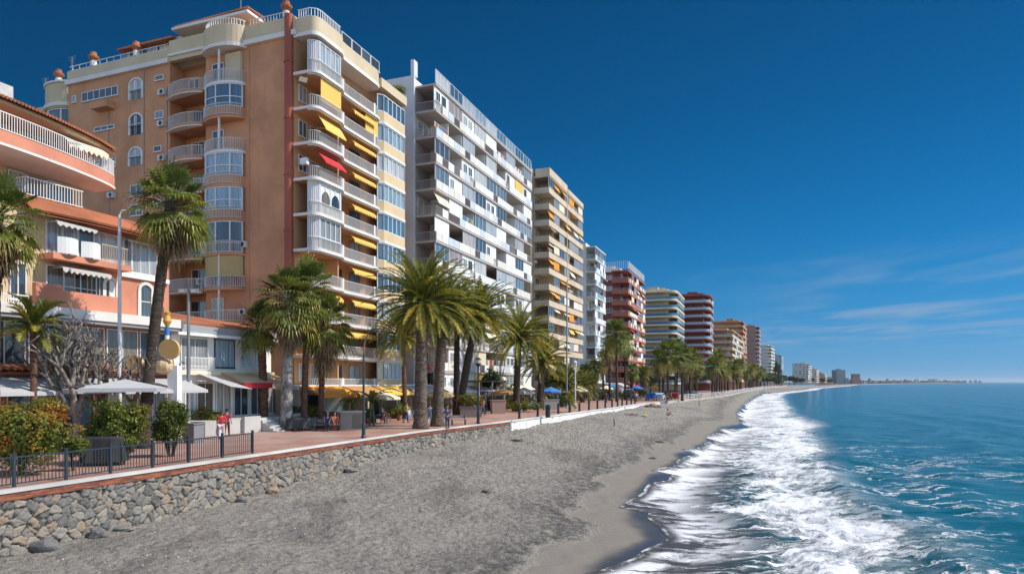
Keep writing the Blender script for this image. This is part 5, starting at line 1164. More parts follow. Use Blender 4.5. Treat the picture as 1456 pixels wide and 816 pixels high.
def shrub(label, px, Y, zc, rad, n, size, tint, seed, name='shrub', stems=7, mat=None, lobes=7):
    rg = random.Random(seed); x, y, _ = w_at(px, Y, 0); t = thing(name, label, 'shrub', (x, y, 0))
    mb = MB(); tf = lambda p: tint+.55*max(-.3, noise.noise(p*1.1+Vector((seed, 0, 0))))
    leafcloud(mb, rg, (0, 0, zc), rad, int(n*.45), size, tf)
    for k in range(lobes):
        a = rg.uniform(0, 6.28); cz = rg.uniform(-.55, .75); c = (rad[0]*.68*math.cos(a), rad[1]*.68*math.sin(a), zc+rad[2]*cz)
        leafcloud(mb, rg, c, (rad[0]*.42, rad[1]*.42, rad[2]*.38), int(n*.55/lobes), size, tf)
    build(mb, 'foliage', mat or SHRUB, t); mb = MB()
    for k in range(stems): a = rg.uniform(0, 6.28); mb.tube([(.1*math.cos(a), .1*math.sin(a), -.02), (rad[0]*.4*math.cos(a), rad[1]*.4*math.sin(a), zc*.7), (rad[0]*.75*math.cos(a), rad[1]*.75*math.sin(a), zc+rad[2]*.4)], [.05, .035, .012], 6)
    build(mb, 'stem', BARKD, t); return t
shrub('big shrub with orange red and lime leaves spilling over the railing, far left', 28, 25.6, 1.6, (1.65, 1.2, 1.4), 16000, .064, .60, 1)
shrub('wide green shrub with yellowish tips between the two other railing shrubs', 163, 29.6, 1.6, (1.3, .95, 1.2), 13000, .06, .36, 2)
shrub('narrow dark green shrub by the grey planter, right end of the railing shrubs', 243, 32, 1.6, (.78, .75, 1.1), 7500, .058, .28, 3)
shrub('small low shrub leaning on the railing between the left and middle shrubs', 108, 27, .95, (.45, .4, .45), 1500, .06, .4, 4, stems=3)
shrub('green bush in the long planter behind the covered tables', 432, 53.5, 1.2, (1.5, .5, .55), 2600, .08, .5, 5, stems=3)
shrub('dark potted bush beside the rough brown palm trunk', 357, 54, 1.15, (.65, .6, .6), 1500, .07, .3, 6, stems=3)
shrub('yellow flowering bush in the planter between date palms', 669, 68, 1.75, (1.3, .7, .6), 2600, .09, .62, 7, stems=3)
shrub('leafy flower bed around the foot of the wide spreading palm', 742, 80, .7, (2.4, 1.1, .6), 2600, .1, .42, 8, stems=3)
shrub('bush behind the grey planter left of the walkers', 292, 46, 1.2, (1.1, .7, .65), 2200, .08, .55, 9, stems=3)
for i, (px, Y, w_, h_, lab) in enumerate([(700,84,1.8,1.5,'dark bush behind the pinkish planter box'), (790,96,2.4,1.6,'dark bush between lower date palm and bollards'), (850,128,3,2,'dark bush under the short distant fan palm'), (900,140,3.2,1.6,'green bush left of the parked blue car'), (955,150,4,1.6,'hedge like bush under the clump of fan palms'), (563,66,1.5,.9,'red and green flower bush by the cafe chairs')]):
    shrub(lab, px, Y, h_*.55, (w_, 1.2, h_*.6), 1800, .13, .4 if i < 5 else .7, 20+i, stems=3, mat=None if i in (3, 5) else TREEL)
# distant round trees and dark conifers
def tree(name, label, px, Y, H, rad, seed, mat, conic=False, n=1800, size=.35, base=0.):
    rg = random.Random(seed); x, y, _ = w_at(px, Y, 0); t = thing(name, label, 'tree', (x, y, base)); mb = MB()
    if conic:
        for k in range(8): q = k/8; leafcloud(mb, rg, (rg.uniform(-.3, .3), 0, H*(.2+.78*q)), (rad*(1.05-q), rad*(1.05-q), H*.1), n//8, size, .35)
    else:
        for k in range(6): a = rg.uniform(0, 6.28); leafcloud(mb, rg, (rad*.5*math.cos(a), rad*.5*math.sin(a), H*rg.uniform(.55, .85)), (rad*.6, rad*.6, H*.2), n//6, size, lambda p: .45+.4*noise.noise(p*.5))
    build(mb, 'crown', mat, t); mb = MB(); mb.tube([(0, 0, 0), (0, 0, H*.5), (.1, 0, H*.9)], [.04*rad+.12, .03*rad+.08, .03], 7)
    for k in range(4): a = rg.uniform(0, 6.28); mb.tube([(0, 0, H*.4), (rad*.5*math.cos(a), rad*.5*math.sin(a), H*.65)], [.1, .04], 5)
    build(mb, 'trunk', BARKD, t); return t
k = 0
for px, Y, H, cn in ((1097,500,8,0),(1104,560,9,0),(1112,610,17,1),(1119,640,16,1),(1126,700,10,0),(1133,760,9,0),(1141,800,8,0),(1150,860,8,0),(1160,950,8,0),(1171,1100,9,0),(1180,1300,9,0),(1090,460,8,0),(1083,430,8,0)):
    x, Y_ = pxw(px, Y); xx = min(x, wallX(Y)-6); tree('conifer' if cn else 'shade_tree', f'distant {"dark pointed tree" if cn else "rounded tree"} at the far end of the promenade, {ORD[k]} in the row', CXP+xx/Y*FPX, Y, H*(1.2 if not cn else 1.35), H*(.42 if cn else .6), 300+k, TREEL, bool(cn), 1400, .4+Y/2500.); k += 1
# low greenery of the far shore
rg = random.Random(77); mb = MB(); 
for i in range(150):
    f = rg.random()**1.3; px = 1165+205*f; Y = 1500+4200*f; x, y = pxw(px, Y); leafcloud(mb, rg, (x, y, 2.5), (12+30*f, 8, 5.5+5*f), 45, 2.6+3.5*f, .4)
tag(build(mb, 'far_treeline', TREEL), 'dark band of trees along the far shore', 'trees', kind='stuff')
# ---- bare tree
def bare_tree(label, px, Y, seed, H=6.2):
    rg = random.Random(seed); x, y, _ = w_at(px, Y, 0); t = thing('bare_tree', label, 'tree', (x, y, 0)); tr = MB(); br = MB()
    def grow(p, d, l, r, dep):
        pts = [p]; rad = [r]; q = Vector(p); dd = Vector(d)
        for i in range(4): dd = (dd+Vector((rg.uniform(-.22, .22), rg.uniform(-.2, .2), rg.uniform(-.05, .22)))).normalized(); q = q+dd*l/4; pts.append(tuple(q)); rad.append(r*(1-.12*(i+1)))
        (tr if dep == 0 else br).tube(pts, rad, 8 if dep < 2 else 5)
        if dep < 5:
            for k in range(4 if dep == 0 else 3 if dep < 3 else 2):
                a = Vector((rg.uniform(-1, 1), rg.uniform(-.8, .8), rg.uniform(-.2, .6))); grow(tuple(q), (dd*.7+a*.95).normalized(), l*rg.uniform(.66, .92), r*.64, dep+1)
                if dep > 2 and rg.random() < .3: grow(pts[2], (dd*.3+a).normalized(), l*.5, r*.35, dep+2)
    grow((0, 0, -.05), (.15, 0, 1), H*.27, .045*H, 0)
    pb = barkmat('grey_branch', (.10,.085,.072), (.30,.26,.225), 1.) if 'gb' not in MC else MC['gb']; MC['gb'] = pb
    build(tr, 'trunk', pb, t, smooth=True); build(br, 'branches', pb, t, smooth=True); return t
bare_tree('leafless pale grey tree with twisting branches behind the railing shrubs', 96, 34, 5, 7.2)
bare_tree('smaller leafless tree leaning toward the lamp pole', 165, 36, 12, 5.8)
# ---- banana plants
def banana(label, px, Y, H, seed, n=9):
    rg = random.Random(seed); x, y, _ = w_at(px, Y, 0); t = thing('banana_plant', label, 'plant', (x, y, 0)); mb = MB()
    for i in range(n):
        az = i*2.4+rg.uniform(-.3, .3); el = R(rg.uniform(45, 82)); L = H*rg.uniform(.45, .6); p = Vector((0, 0, H*.45)); e = el; pv = p; mb.tint = rg.uniform(.3, .6)
        sd_ = Vector((-math.sin(az), math.cos(az), 0)); w0 = .03
        for k in range(7):
            e -= R(13); d = Vector((math.cos(az)*math.cos(e), math.sin(az)*math.cos(e), math.sin(e))); q = pv+d*L/6; w1 = .24*math.sin(math.pi*min(1, (k+1.2)/7.6)); up = Vector((0, 0, .06))
            mb.face([pv-sd_*w0+up, pv, q, q-sd_*w1+up]); mb.face([pv, pv+sd_*w0+up, q+sd_*w1+up, q]); pv = q; w0 = w1
    build(mb, 'leaves', MC['fan_palm_leaf'], t); mb = MB()
    for k in range(4): a = rg.uniform(0, 6.28); mb.tube([(.2*math.cos(a), .2*math.sin(a), -.02), (.05*math.cos(a), .05*math.sin(a), H*.55)], [.09, .05], 8)
    build(mb, 'stem', plain('green_stem', (.10,.13,.04)), t); return t
banana('tall banana plant with upright leaves left of the dark lamp pole', 502, 57, 3.4, 1); banana('broad banana plant right of the dark lamp pole', 529, 55, 4.0, 2, 12); banana('banana plant under the flat dark canopy by the white block', 701, 88, 5.5, 3); banana('second banana plant under the flat dark canopy, nearer the spreading palm', 722, 90, 5.0, 4)
# ================================================================ promenade furniture
# railing at the left
def u_at(px, v): t = (px-CXP)/FPX; Y = v/(t*VX+VY); return t*Y*UX+Y*UY
BLUEG = plain('bluegrey_metal', (.035,.055,.07), .45, .3)
fv = -23.95; ups = [u_at(p, fv) for p in (-60, 20, 94, 157, 217, 268, 316, 359)]
fx0, fy0 = UV(ups[0], fv); FE = thing('metal_railing', 'dark blue grey metal railing on the coping in front of the shrubs', 'railing', (fx0, fy0, 0), RZ)
for i, u in enumerate(ups):
    mb = MB(); x = u-ups[0]; mb.box(x-.045, x+.045, -.045, .045, .0, 1.14); mb.box(x-.06, x+.06, -.06, .06, 1.14, 1.17); build(mb, 'post', BLUEG, FE)
    if i < len(ups)-1:
        L = ups[i+1]-u; mb = railing_mesh([(x+.05, 0), (x+L-.05, 0)], 1.02, .125, .022, BLUEG, base=.12); build(mb, 'railing_panel', None, FE)
# lamp posts
def pole(name, label, px, Y, H, r, mat, head, z=0.):
    x, y, _ = w_at(px, Y, 0); t = thing(name, label, 'street lamp', (x, y, z)); mb = MB(); mb.lathe([(r*2.0, 0), (r*2.0, .12), (r*1.5, .2), (r*1.35, .9), (r, 1.0), (r*.7, H)], 12); build(mb, 'pole', mat, t, smooth=False)
    lampglass = plain('lamp_glass', (.6,.6,.58), .2)
    if head == 'arm':
        mb = MB(); mb.tube([(0, 0, H-.05), (.15, 0, H+.25), (.7, 0, H+.32)], [r*.6, r*.5, r*.45], 8); build(mb, 'arm', mat, t); mb = MB().prism([(.55, -.13), (1.25, -.1), (1.25, .1), (.55, .13)], H+.24, H+.38); h_ = build(mb, 'lamp_head', mat, t); build(MB().box(.65, 1.2, -.08, .08, H+.21, H+.238), 'lens', lampglass, h_)
    elif head == 'double':
        for s in (-1, 1):
            mb = MB(); mb.bar((0, 0, H-.1), (s*.4, 0, H), .06).box(s*.4-.22, s*.4+.22, -.16, .16, H-.12, H+.18); h_ = build(mb, 'lamp_head', mat, t); build(MB().box(s*.4-.18, s*.4+.18, -.17, -.161, H-.08, H+.14), 'lens', lampglass, h_)
    elif head == 'flood':
        mb = MB(); mb.tube([(0, 0, H-.05), (.06, 0, H+.7), (.35, 0, H+1.45)], [r*.6, r*.5, r*.4], 8); build(mb, 'arm', plain('rusty_metal', (.2,.11,.06)), t); mb = MB().bar((.25, 0, H+1.42), (.75, 0, H+1.58), .2, .1); build(mb, 'lamp_head', mat, t)
    else:
        mb = MB(); mb.lathe([(.05, H), (.16, H+.08), (.24, H+.3), (.24, H+.32)], 12); mb.lathe([(.30, H+.62), (.12, H+.78), (.02, H+.86)], 12); h_ = build(mb, 'lamp_head', mat, t); build(MB().lathe([(.22, H+.32), (.26, H+.62)], 12), 'lens', lampglass, h_)
    return t
pole('street_lamp', 'tall white lamp pole with a short arm before the salmon house', 170, 37, 12.9, .115, WMET, 'arm')
pole('street_lamp', 'grey pole with two box floodlights behind the dark green shrub', 268, 44, 9.6, .13, GREYMET, 'double')
pole('street_lamp', 'dark slim pole with a rusty curved top at the promenade edge', 517, 42.4, 5.4, .085, BLUEG, 'flood')
pole('street_lamp', 'dark lantern post at the edge right of the thick palms', 680, 57.2, 4.9, .085, DARKMET, 'lantern')
pole('street_lamp', 'tall thin pole near the bollards before the beige tower', 806, 92, 17.5, .12, GREYMET, 'arm')
pole('street_lamp', 'white lamp post right of the squat bushy palms', 818, 88, 5.6, .09, WMET, 'lantern')
for i, (px, Y, H) in enumerate(((900,170,11),(925,190,11),(985,215,11),(1010,260,10),(1040,330,10))): pole('street_lamp', f'thin distant lamp pole beyond the low white wall, {ORD[i]} from the bollards', px, Y, H, .1, GREYMET, 'arm')
# bollards
bpr = None
for i, (px, py) in enumerate(((753,595.8),(785,592.5),(813,588.8),(826,586.8),(837,585),(848,583.3),(857.5,581.8),(867,580.4),(876,579.2),(884.5,578),(893,577),(902,576),(911,575),(919,574.2))):
    x, y, _ = gp(px, py); x = min(x, wallX(y)-.55); lab = f'dark bollard along the white kerb, {ORD[i]} counted from the stone wall'
    if bpr is None:
        bpr = thing('bollard', lab, 'bollard', (x, y, 0), 0, 'bollards along the promenade edge'); mb = MB(); mb.lathe([(.17, 0), (.17, .1), (.13, .14), (.12, .9), (.15, .95), (.15, 1.02)], 14); build(mb, 'post', DARKMET, bpr); build(MB().lathe([(.12, 1.02), (.14, 1.1), (.10, 1.2), (.03, 1.25)], 14), 'cap', DARKMET, bpr)
    else: copy_thing(bpr, (x, y, 0), 0, lab)
t = thing('litter_bin', 'dark cylindrical litter bin among the bollards', 'bin', gp(779, 593.2)); build(MB().lathe([(.24, 0), (.25, .1), (.25, .85), (.28, .9)], 16), 'bin_body', DARKMET, t); build(MB().lathe([(.2, .9), (.28, 1.05), (.28, 1.22), (.1, 1.32)], 16), 'lid', DARKMET, t)
# distant white railing
RW = thing('promenade_railing', 'long white railing along the distant sea wall under the palms', 'railing', (wallX(130)-.2, 130, .06)); pm_ = MB().box(-.09, .09, -.09, .09, 0, 1.05).data('post', WHITE); Y = 130.; pv = None; cnt = 0; mb = MB()
while Y < 560 and cnt < 98:
    x = wallX(Y)-.2; p = (x-(wallX(130)-.2), Y-130, 0); link('post', pm_, RW, p)
    if pv:
        for h in (.35, .7, 1.0): mb.bar((pv[0], pv[1], h), (p[0], p[1], h), .06)
    pv = p; Y += 2.6+(Y-130)*.008; cnt += 1
build(mb, 'rail', WHITE, RW)
# benches, tables, planters
WOODG = plain('grey_wood', (.24,.22,.2), .8)
def bench(label, px, Y, rz, W=1.7):
    x, y, _ = w_at(px, Y, 0); t = thing('bench', label, 'bench', (x, y, 0), rz); mb = MB(); [mb.box(0, W, -.4+.14*i, -.29+.14*i, .43, .47) for i in range(4)]; build(mb, 'seat', WOODG, t)
    mb = MB(); [mb.box(0, W, .16, .19, .58+.14*i, .68+.14*i) for i in range(2)]; build(mb, 'backrest', WOODG, t)
    for xx in (.12, W-.18): mb = MB().box(xx, xx+.06, -.38, -.32, 0, .43).box(xx, xx+.06, .1, .16, 0, .86).box(xx, xx+.06, -.32, .1, .36, .42); build(mb, 'leg', DARKMET, t)
    return t
bench('grey slatted bench with a seated person, right of the covered tables', 447, 49.2, .1, 1.9); bench('grey bench beside the man in blue by the thick palms', 640, 55.5, .25, 1.4); bench('low grey bench between the covered tables and pale grey trunk', 388, 49.8, .1, 1.1)
def covered(label, px, Y, W, H, c, rz=.1):
    x, y, _ = w_at(px, Y, 0); t = thing('covered_table', label, 'table', (x, y, 0), rz); mb = MB(); n = 28; 
    ring = lambda s, z, w_: [(W/2+(W/2+w_*math.sin(i*2.1))*s*math.copysign(abs(math.cos(2*math.pi*i/n))**.55, math.cos(2*math.pi*i/n)), (.45+w_*math.cos(i*1.7))*s*math.copysign(abs(math.sin(2*math.pi*i/n))**.55, math.sin(2*math.pi*i/n)), z) for i in range(n)]
    a, b, c_ = ring(.92, H, 0), ring(1.0, H-.08, .01), ring(1.12, .18, .07)
    mb.face(a)
    for lo, hi in ((b, a), (c_, b)):
        for i in range(n): j = (i+1) % n; mb.face([lo[i], lo[j], hi[j], hi[i]])
    build(mb, 'cover', c, t)
    for xx in (.1, W-.14):
        for yy_ in (-.3, .3): build(MB().box(xx, xx+.05, yy_, yy_+.05, 0, H-.1), 'leg', DARKMET, t)
    return t
covered('table under a dark grey cloth between the pale trunk and the bench', 408, 49, 1.7, .95, plain('dark_cloth', (.05,.055,.06), .9)); covered('second covered table in lighter grey cloth, against the bench', 423, 51, .8, 1.0, plain('grey_cloth', (.22,.23,.24), .9)); covered('dark covered furniture behind the left railing', 118, 28.5, 1.6, 1.25, plain('black_cover', (.03,.03,.033), .8), .3)
def planter(label, px, Y, W, D, H, m, rz=RZ, lip=.05):
    x, y, _ = w_at(px, Y, 0); t = thing('planter', label, 'planter', (x, y, 0), rz); mb = MB(); p_ = lambda s: [(-W/2*s, -D/2*s), (W/2*s, -D/2*s), (W/2*s, D/2*s), (-W/2*s, D/2*s)]
    lo, hi = p_(.93), p_(1.); mb.face([(*q, 0) for q in lo][::-1])
    for i in range(4): j = (i+1) % 4; mb.face([(*lo[i], 0), (*lo[j], 0), (*hi[j], H), (*hi[i], H)])
    mb.box(-W/2-lip, W/2+lip, -D/2-lip, -D/2+.06, H, H+.07).box(-W/2-lip, W/2+lip, D/2-.06, D/2+lip, H, H+.07).box(-W/2-lip, -W/2+.06, -D/2+.06, D/2-.06, H, H+.07).box(W/2-.06, W/2+lip, -D/2+.06, D/2-.06, H, H+.07); build(mb, 'box', m, t)
    build(MB().box(-W/2+.065, W/2-.065, -D/2+.065, D/2-.065, H-.02, H+.02), 'soil', plain('soil', (.05,.035,.025)), t); return t
conc = paint('planter_concrete', (.48,.47,.45), .85, .1, .3)
planter('tall grey planter right of the dark green shrub', 276, 39.5, .8, .8, 1.1, plain('planter_slate', (.2,.21,.22), .8)); planter('long low white planter behind the covered tables', 432, 53.5, 3.0, .8, .7, conc, 0); planter('round edged pale pot holding the dark bush', 357, 54, .9, .9, .6, conc); planter('concrete planter with the yellow flowering bush', 669, 68, 2.3, 1.0, 1.05, plain('planter_brown', (.2,.16,.14), .85), .2)
planter('pinkish planter box before the dark bush right of the flat canopy', 708, 76, 1.6, 1.4, 1.5, plain('planter_pink', (.40,.27,.22), .85), .2); planter('grey planter box between lower date palm and squat palms', 783, 86, 2.0, 1.0, 1.3, plain('planter_grey', (.33,.33,.3), .85), .2); planter('pale planter in front of the left shop steps', 292, 45.5, 1.6, .8, .6, conc, 0)
t = thing('kiosk_block', 'beige block like utility kiosk left of the dark slim pole', 'kiosk', w_at(484, 50.5, 0), .12); build(MB().box(0, 1.75, 0, 1.2, 0, 1.28), 'kiosk_body', paint('kiosk_beige', (.33,.30,.25), .8), t); build(MB().box(-.06, 1.81, -.06, 1.26, 1.28, 1.38), 'kiosk_roof', paint('kiosk_top', (.5,.48,.43), .8), t); build(MB().box(.9, 1.6, -.02, -.003, .1, 1.15), 'hatch', plain('hatch_brown', (.2,.17,.13)), t)
t = thing('screen_panel', 'large blank white screen panel under the orange awning', 'sign board', w_at(461, 58, 0), .05); build(MB().box(0, 1.65, -.03, .03, 1.0, 2.75), 'board', WHITE, t); [build(MB().box(x_, x_+.07, -.05, .05, 0, 2.8), 'post', GREYMET, t) for x_ in (-.075, 1.655)]
t = thing('parasol', 'flat square white parasol in front of the white canopies', 'parasol', w_at(178, 34.5, 0), .35); mb = MB().mat(plain('offwhite_canvas', (.47,.475,.48))); ap = (0, 0, 3.75); cs = [(-1.7, -1.7, 3.3), (1.7, -1.7, 3.3), (1.7, 1.7, 3.3), (-1.7, 1.7, 3.3)]
for i in range(4): a, b = cs[i], cs[(i+1) % 4]; mb.face([a, b, ap]); mb.face([a, (a[0], a[1], 3.1), (b[0], b[1], 3.1), b])
build(mb, 'canopy', None, t); build(MB().tube([(0, 0, 0), (0, 0, 3.74)], [.04, .03], 8), 'pole', GREYMET, t)
t = thing('parasol', 'smaller pale parasol near the dark lantern shrubs at the white posts', 'parasol', w_at(128, 35.5, 0), .2); mb = MB().mat(plain('offwhite_canvas', (.47,.475,.48)));
for i in range(8): a0, a1 = i*math.pi/4, (i+1)*math.pi/4; a = (1.5*math.cos(a0), 1.5*math.sin(a0), 3.15); b = (1.5*math.cos(a1), 1.5*math.sin(a1), 3.15); mb.face([a, b, (0, 0, 3.6)]); mb.face([a, (a[0], a[1], 3.0), (b[0], b[1], 3.0), b])
build(mb, 'canopy', None, t); build(MB().tube([(0, 0, 0), (0, 0, 3.59)], [.04, .03], 8), 'pole', GREYMET, t)
# sign structure with wooden discs
x, y, _ = w_at(248, 41, 0); t = thing('sign_structure', 'white post carrying round wooden discs and a barrel beside the leaning palm', 'sign', (x, y, 0)); build(MB().box(-.28, .32, -.3, .3, 0, 4.6), 'post', WHITE, t)
tanw = plain('tan_wood', (.62,.40,.14), .7)
for cx_, cz, r_, d_ in ((-.05, 5.6, .62, .25), (-2.2, 4.7, .55, .25)): mb = MB(); mb.tube([(cx_, -.35, cz), (cx_, -.35-d_, cz)], [r_, r_], 24); mb.mat(GREYMET).bar((cx_, -.3, cz), (0, 0, 4.5), .07); build(mb, 'disc', None if 0 else tanw, t)
build(MB().tube([(-1.0, -.3, 4.55), (-.85, -.3, 4.55), (-.5, -.3, 4.55), (-.15, -.3, 4.55), (0, -.3, 4.55)], [.22, .4, .47, .4, .22], 18), 'barrel', plain('tan_pale_wood', (.6,.44,.25)), t)
mb = MB(); mb.mat(WHITE).lathe([(.13, 4.6), (.13, 7.0)], 12, (-.45, 0, 0)); build(mb, 'mast', None, t); build(MB().lathe([(.15, 6.5), (.15, 7.0)], 12, (-.45, 0, 0)), 'mast_band', BLUEC, t); build(MB().lathe([(.08, 7.0), (.26, 7.35), (.16, 7.7), (.22, 7.9), (.05, 8.0)], 12, (-.45, 0, 0)), 'ornament', plain('gilt', (.6,.35,.06), .4), t)
# cafe chairs and tables
def chair(label, px, Y, rz, m):
    x, y, _ = w_at(px, Y, 0); t = thing('cafe_chair', label, 'chair', (x, y, 0), rz, 'cafe chairs on the promenade'); build(MB().box(-.22, .22, -.22, .22, .43, .47), 'seat', m, t); build(MB().box(-.22, .22, .19, .23, .55, .88), 'backrest', m, t)
    for a in (-.2, .17):
        for b in (-.2, .2): build(MB().box(a, a+.03, b, b+.03, 0, .43 if b < 0 else .55), 'leg', GREYMET, t)
def cafetable(label, px, Y):
    x, y, _ = w_at(px, Y, 0); t = thing('cafe_table', label, 'table', (x, y, 0), 0, 'cafe tables on the promenade'); build(MB().lathe([(.42, .72), (.42, .75)], 18), 'tabletop', WHITE, t); build(MB().lathe([(.22, 0), (.22, .03), (.04, .05), (.04, .72)], 10), 'pedestal', GREYMET, t)
chm = [WHITE, plain('wicker', (.3,.18,.09)), plain('red_chair', (.4,.05,.04)), BLUEC]
for i, px in enumerate((545, 556, 567, 585, 592, 711, 722, 748, 757)):
    Y = 66+(px > 700)*24+(i % 3)*2; chair(f'{("white","wicker","red","blue")[i%4]} cafe chair {"left of the thick palms" if px < 600 else "by the spreading palm"}, {ORD[i]} from the left', px, Y, rng.uniform(-1, 1), chm[i % 4])
for i, (px, w_) in enumerate(((550, 'leftmost, by the banana plants'), (562, 'in the middle, by the thin trunked palm'), (588, 'just left of the thick palm pair'), (716, 'beside the banana plants of the flat canopy'), (752, 'right of the spreading palm'))): cafetable('small round white cafe table, '+w_, px, 67+(px > 700)*24)
# flat dark canopy (terrace)
t = thing('terrace_canopy', 'flat dark canopy on posts above the cafe by the white block', 'canopy', (*UV(74, -31.8), 0), RZ); build(MB().box(0, 9, 0, 2.3, 3.6, 3.8), 'roof', plain('dark_canopy', (.05,.04,.04)), t); [build(MB().box(x_, x_+.12, .1, .22, 0, 3.6), 'post', WHITE, t) for x_ in (.1, 4.4, 8.7)]
# ---- vehicles
def car(label, px, Y, rz, cm, L=4.3, van=False):
    x, y, _ = w_at(px, Y, 0); t = thing('van' if van else 'car', label, 'van' if van else 'car', (x, y, .02), rz); W = .88; H = 1.45 if not van else 2.1
    pr = [(-L/2, .35), (-L/2+.05, .78), (-L/2+.25, .92), (-L/2+.95, .98), (-L/2+1.65, H-.06), (-L/2+1.95, H), (L/2-1.1, H-.02), (L/2-.55, H-.22 if not van else H-.04), (L/2-.08, .95), (L/2, .7), (L/2-.03, .3)]
    mb = MB(); m = len(pr); cz = lambda z: W-(.17*max(0, (z-.92)/(H-.92))) - (.04 if z < .5 else 0)
    l = [(a, -cz(b), b) for a, b in pr]; r_ = [(a, cz(b), b) for a, b in pr]
    mb.face(l[::-1][::-1]); mb.face(r_[::-1])
    for i in range(m): j = (i+1) % m; mb.face([l[i], r_[i], r_[j], l[j]][::-1])
    build(mb, 'body', cm, t)
    gl = plain('car_glass', (.02,.03,.04), .06); a0, a1 = -L/2+1.05, -L/2+1.62
    mb = MB(); mb.face([(a0-.02, -.74, 1.02), (a0-.02, .74, 1.02), (a1-.02, .66, H-.1), (a1-.02, -.66, H-.1)][::-1]); build(mb, 'windscreen', gl, t)
    mb = MB(); mb.face([(L/2-.11+.03, -.7, 1.0), (L/2-.08, .7, 1.0), (L/2-.5, .62, H-.28), (L/2-.5, -.62, H-.28)]); build(mb, 'rear_window', gl, t)
    for s in (-1, 1):
        mb = MB(); f = [(-L/2+1.25, s*(cz(1.0)+.012), 1.0), (L/2-.6, s*(cz(1.0)+.012), 1.0), (L/2-.85, s*(cz(H-.14)+.012), H-.14), (-L/2+1.8, s*(cz(H-.14)+.012), H-.14)]; mb.face(f if s < 0 else f[::-1]); build(mb, 'side_window', gl, t)
        mb = MB().box(-L/2-.02, -L/2+.1, s*.62-.16, s*.62+.16, .62, .78); build(mb, 'headlight', plain('headlight', (.7,.7,.7), .1), t)
        mb = MB().box(L/2-.08, L/2+.02, s*.66-.12, s*.66+.12, .68, .88); build(mb, 'tail_light', plain('tail_light', (.4,.02,.02), .2), t)
        for a in (-L/2+.8, L/2-.85):
            w_ = build(MB().tube([(a, s*.7, .32), (a, s*(W+.01), .32)], [.32, .32], 18), 'wheel', plain('tyre', (.02,.02,.02), .9), t); build(MB().tube([(a, s*(W+.011), .32), (a, s*(W+.025), .32)], [.2, .19], 14), 'rim', WMET, w_)
    return t
car('blue car parked nose to the beach beyond the low white wall', 926, 128, R(250), plain('blue_paint', (.02,.10,.35), .25)); car('pale blue car right beside the deep blue one', 938, 133, R(248), plain('paleblue_paint', (.4,.52,.62), .25)); car('dark red car partly behind the palm clump', 962, 142, R(240), plain('red_paint', (.25,.03,.03), .25)); car('white van behind the fan palms before the dark red block', 893, 146, R(200), plain('van_white', (.65,.66,.67), .3), 4.8, True); car('grey car between the fan palm clump and the white railing', 985, 152, R(200), plain('grey_paint', (.2,.21,.22), .25))
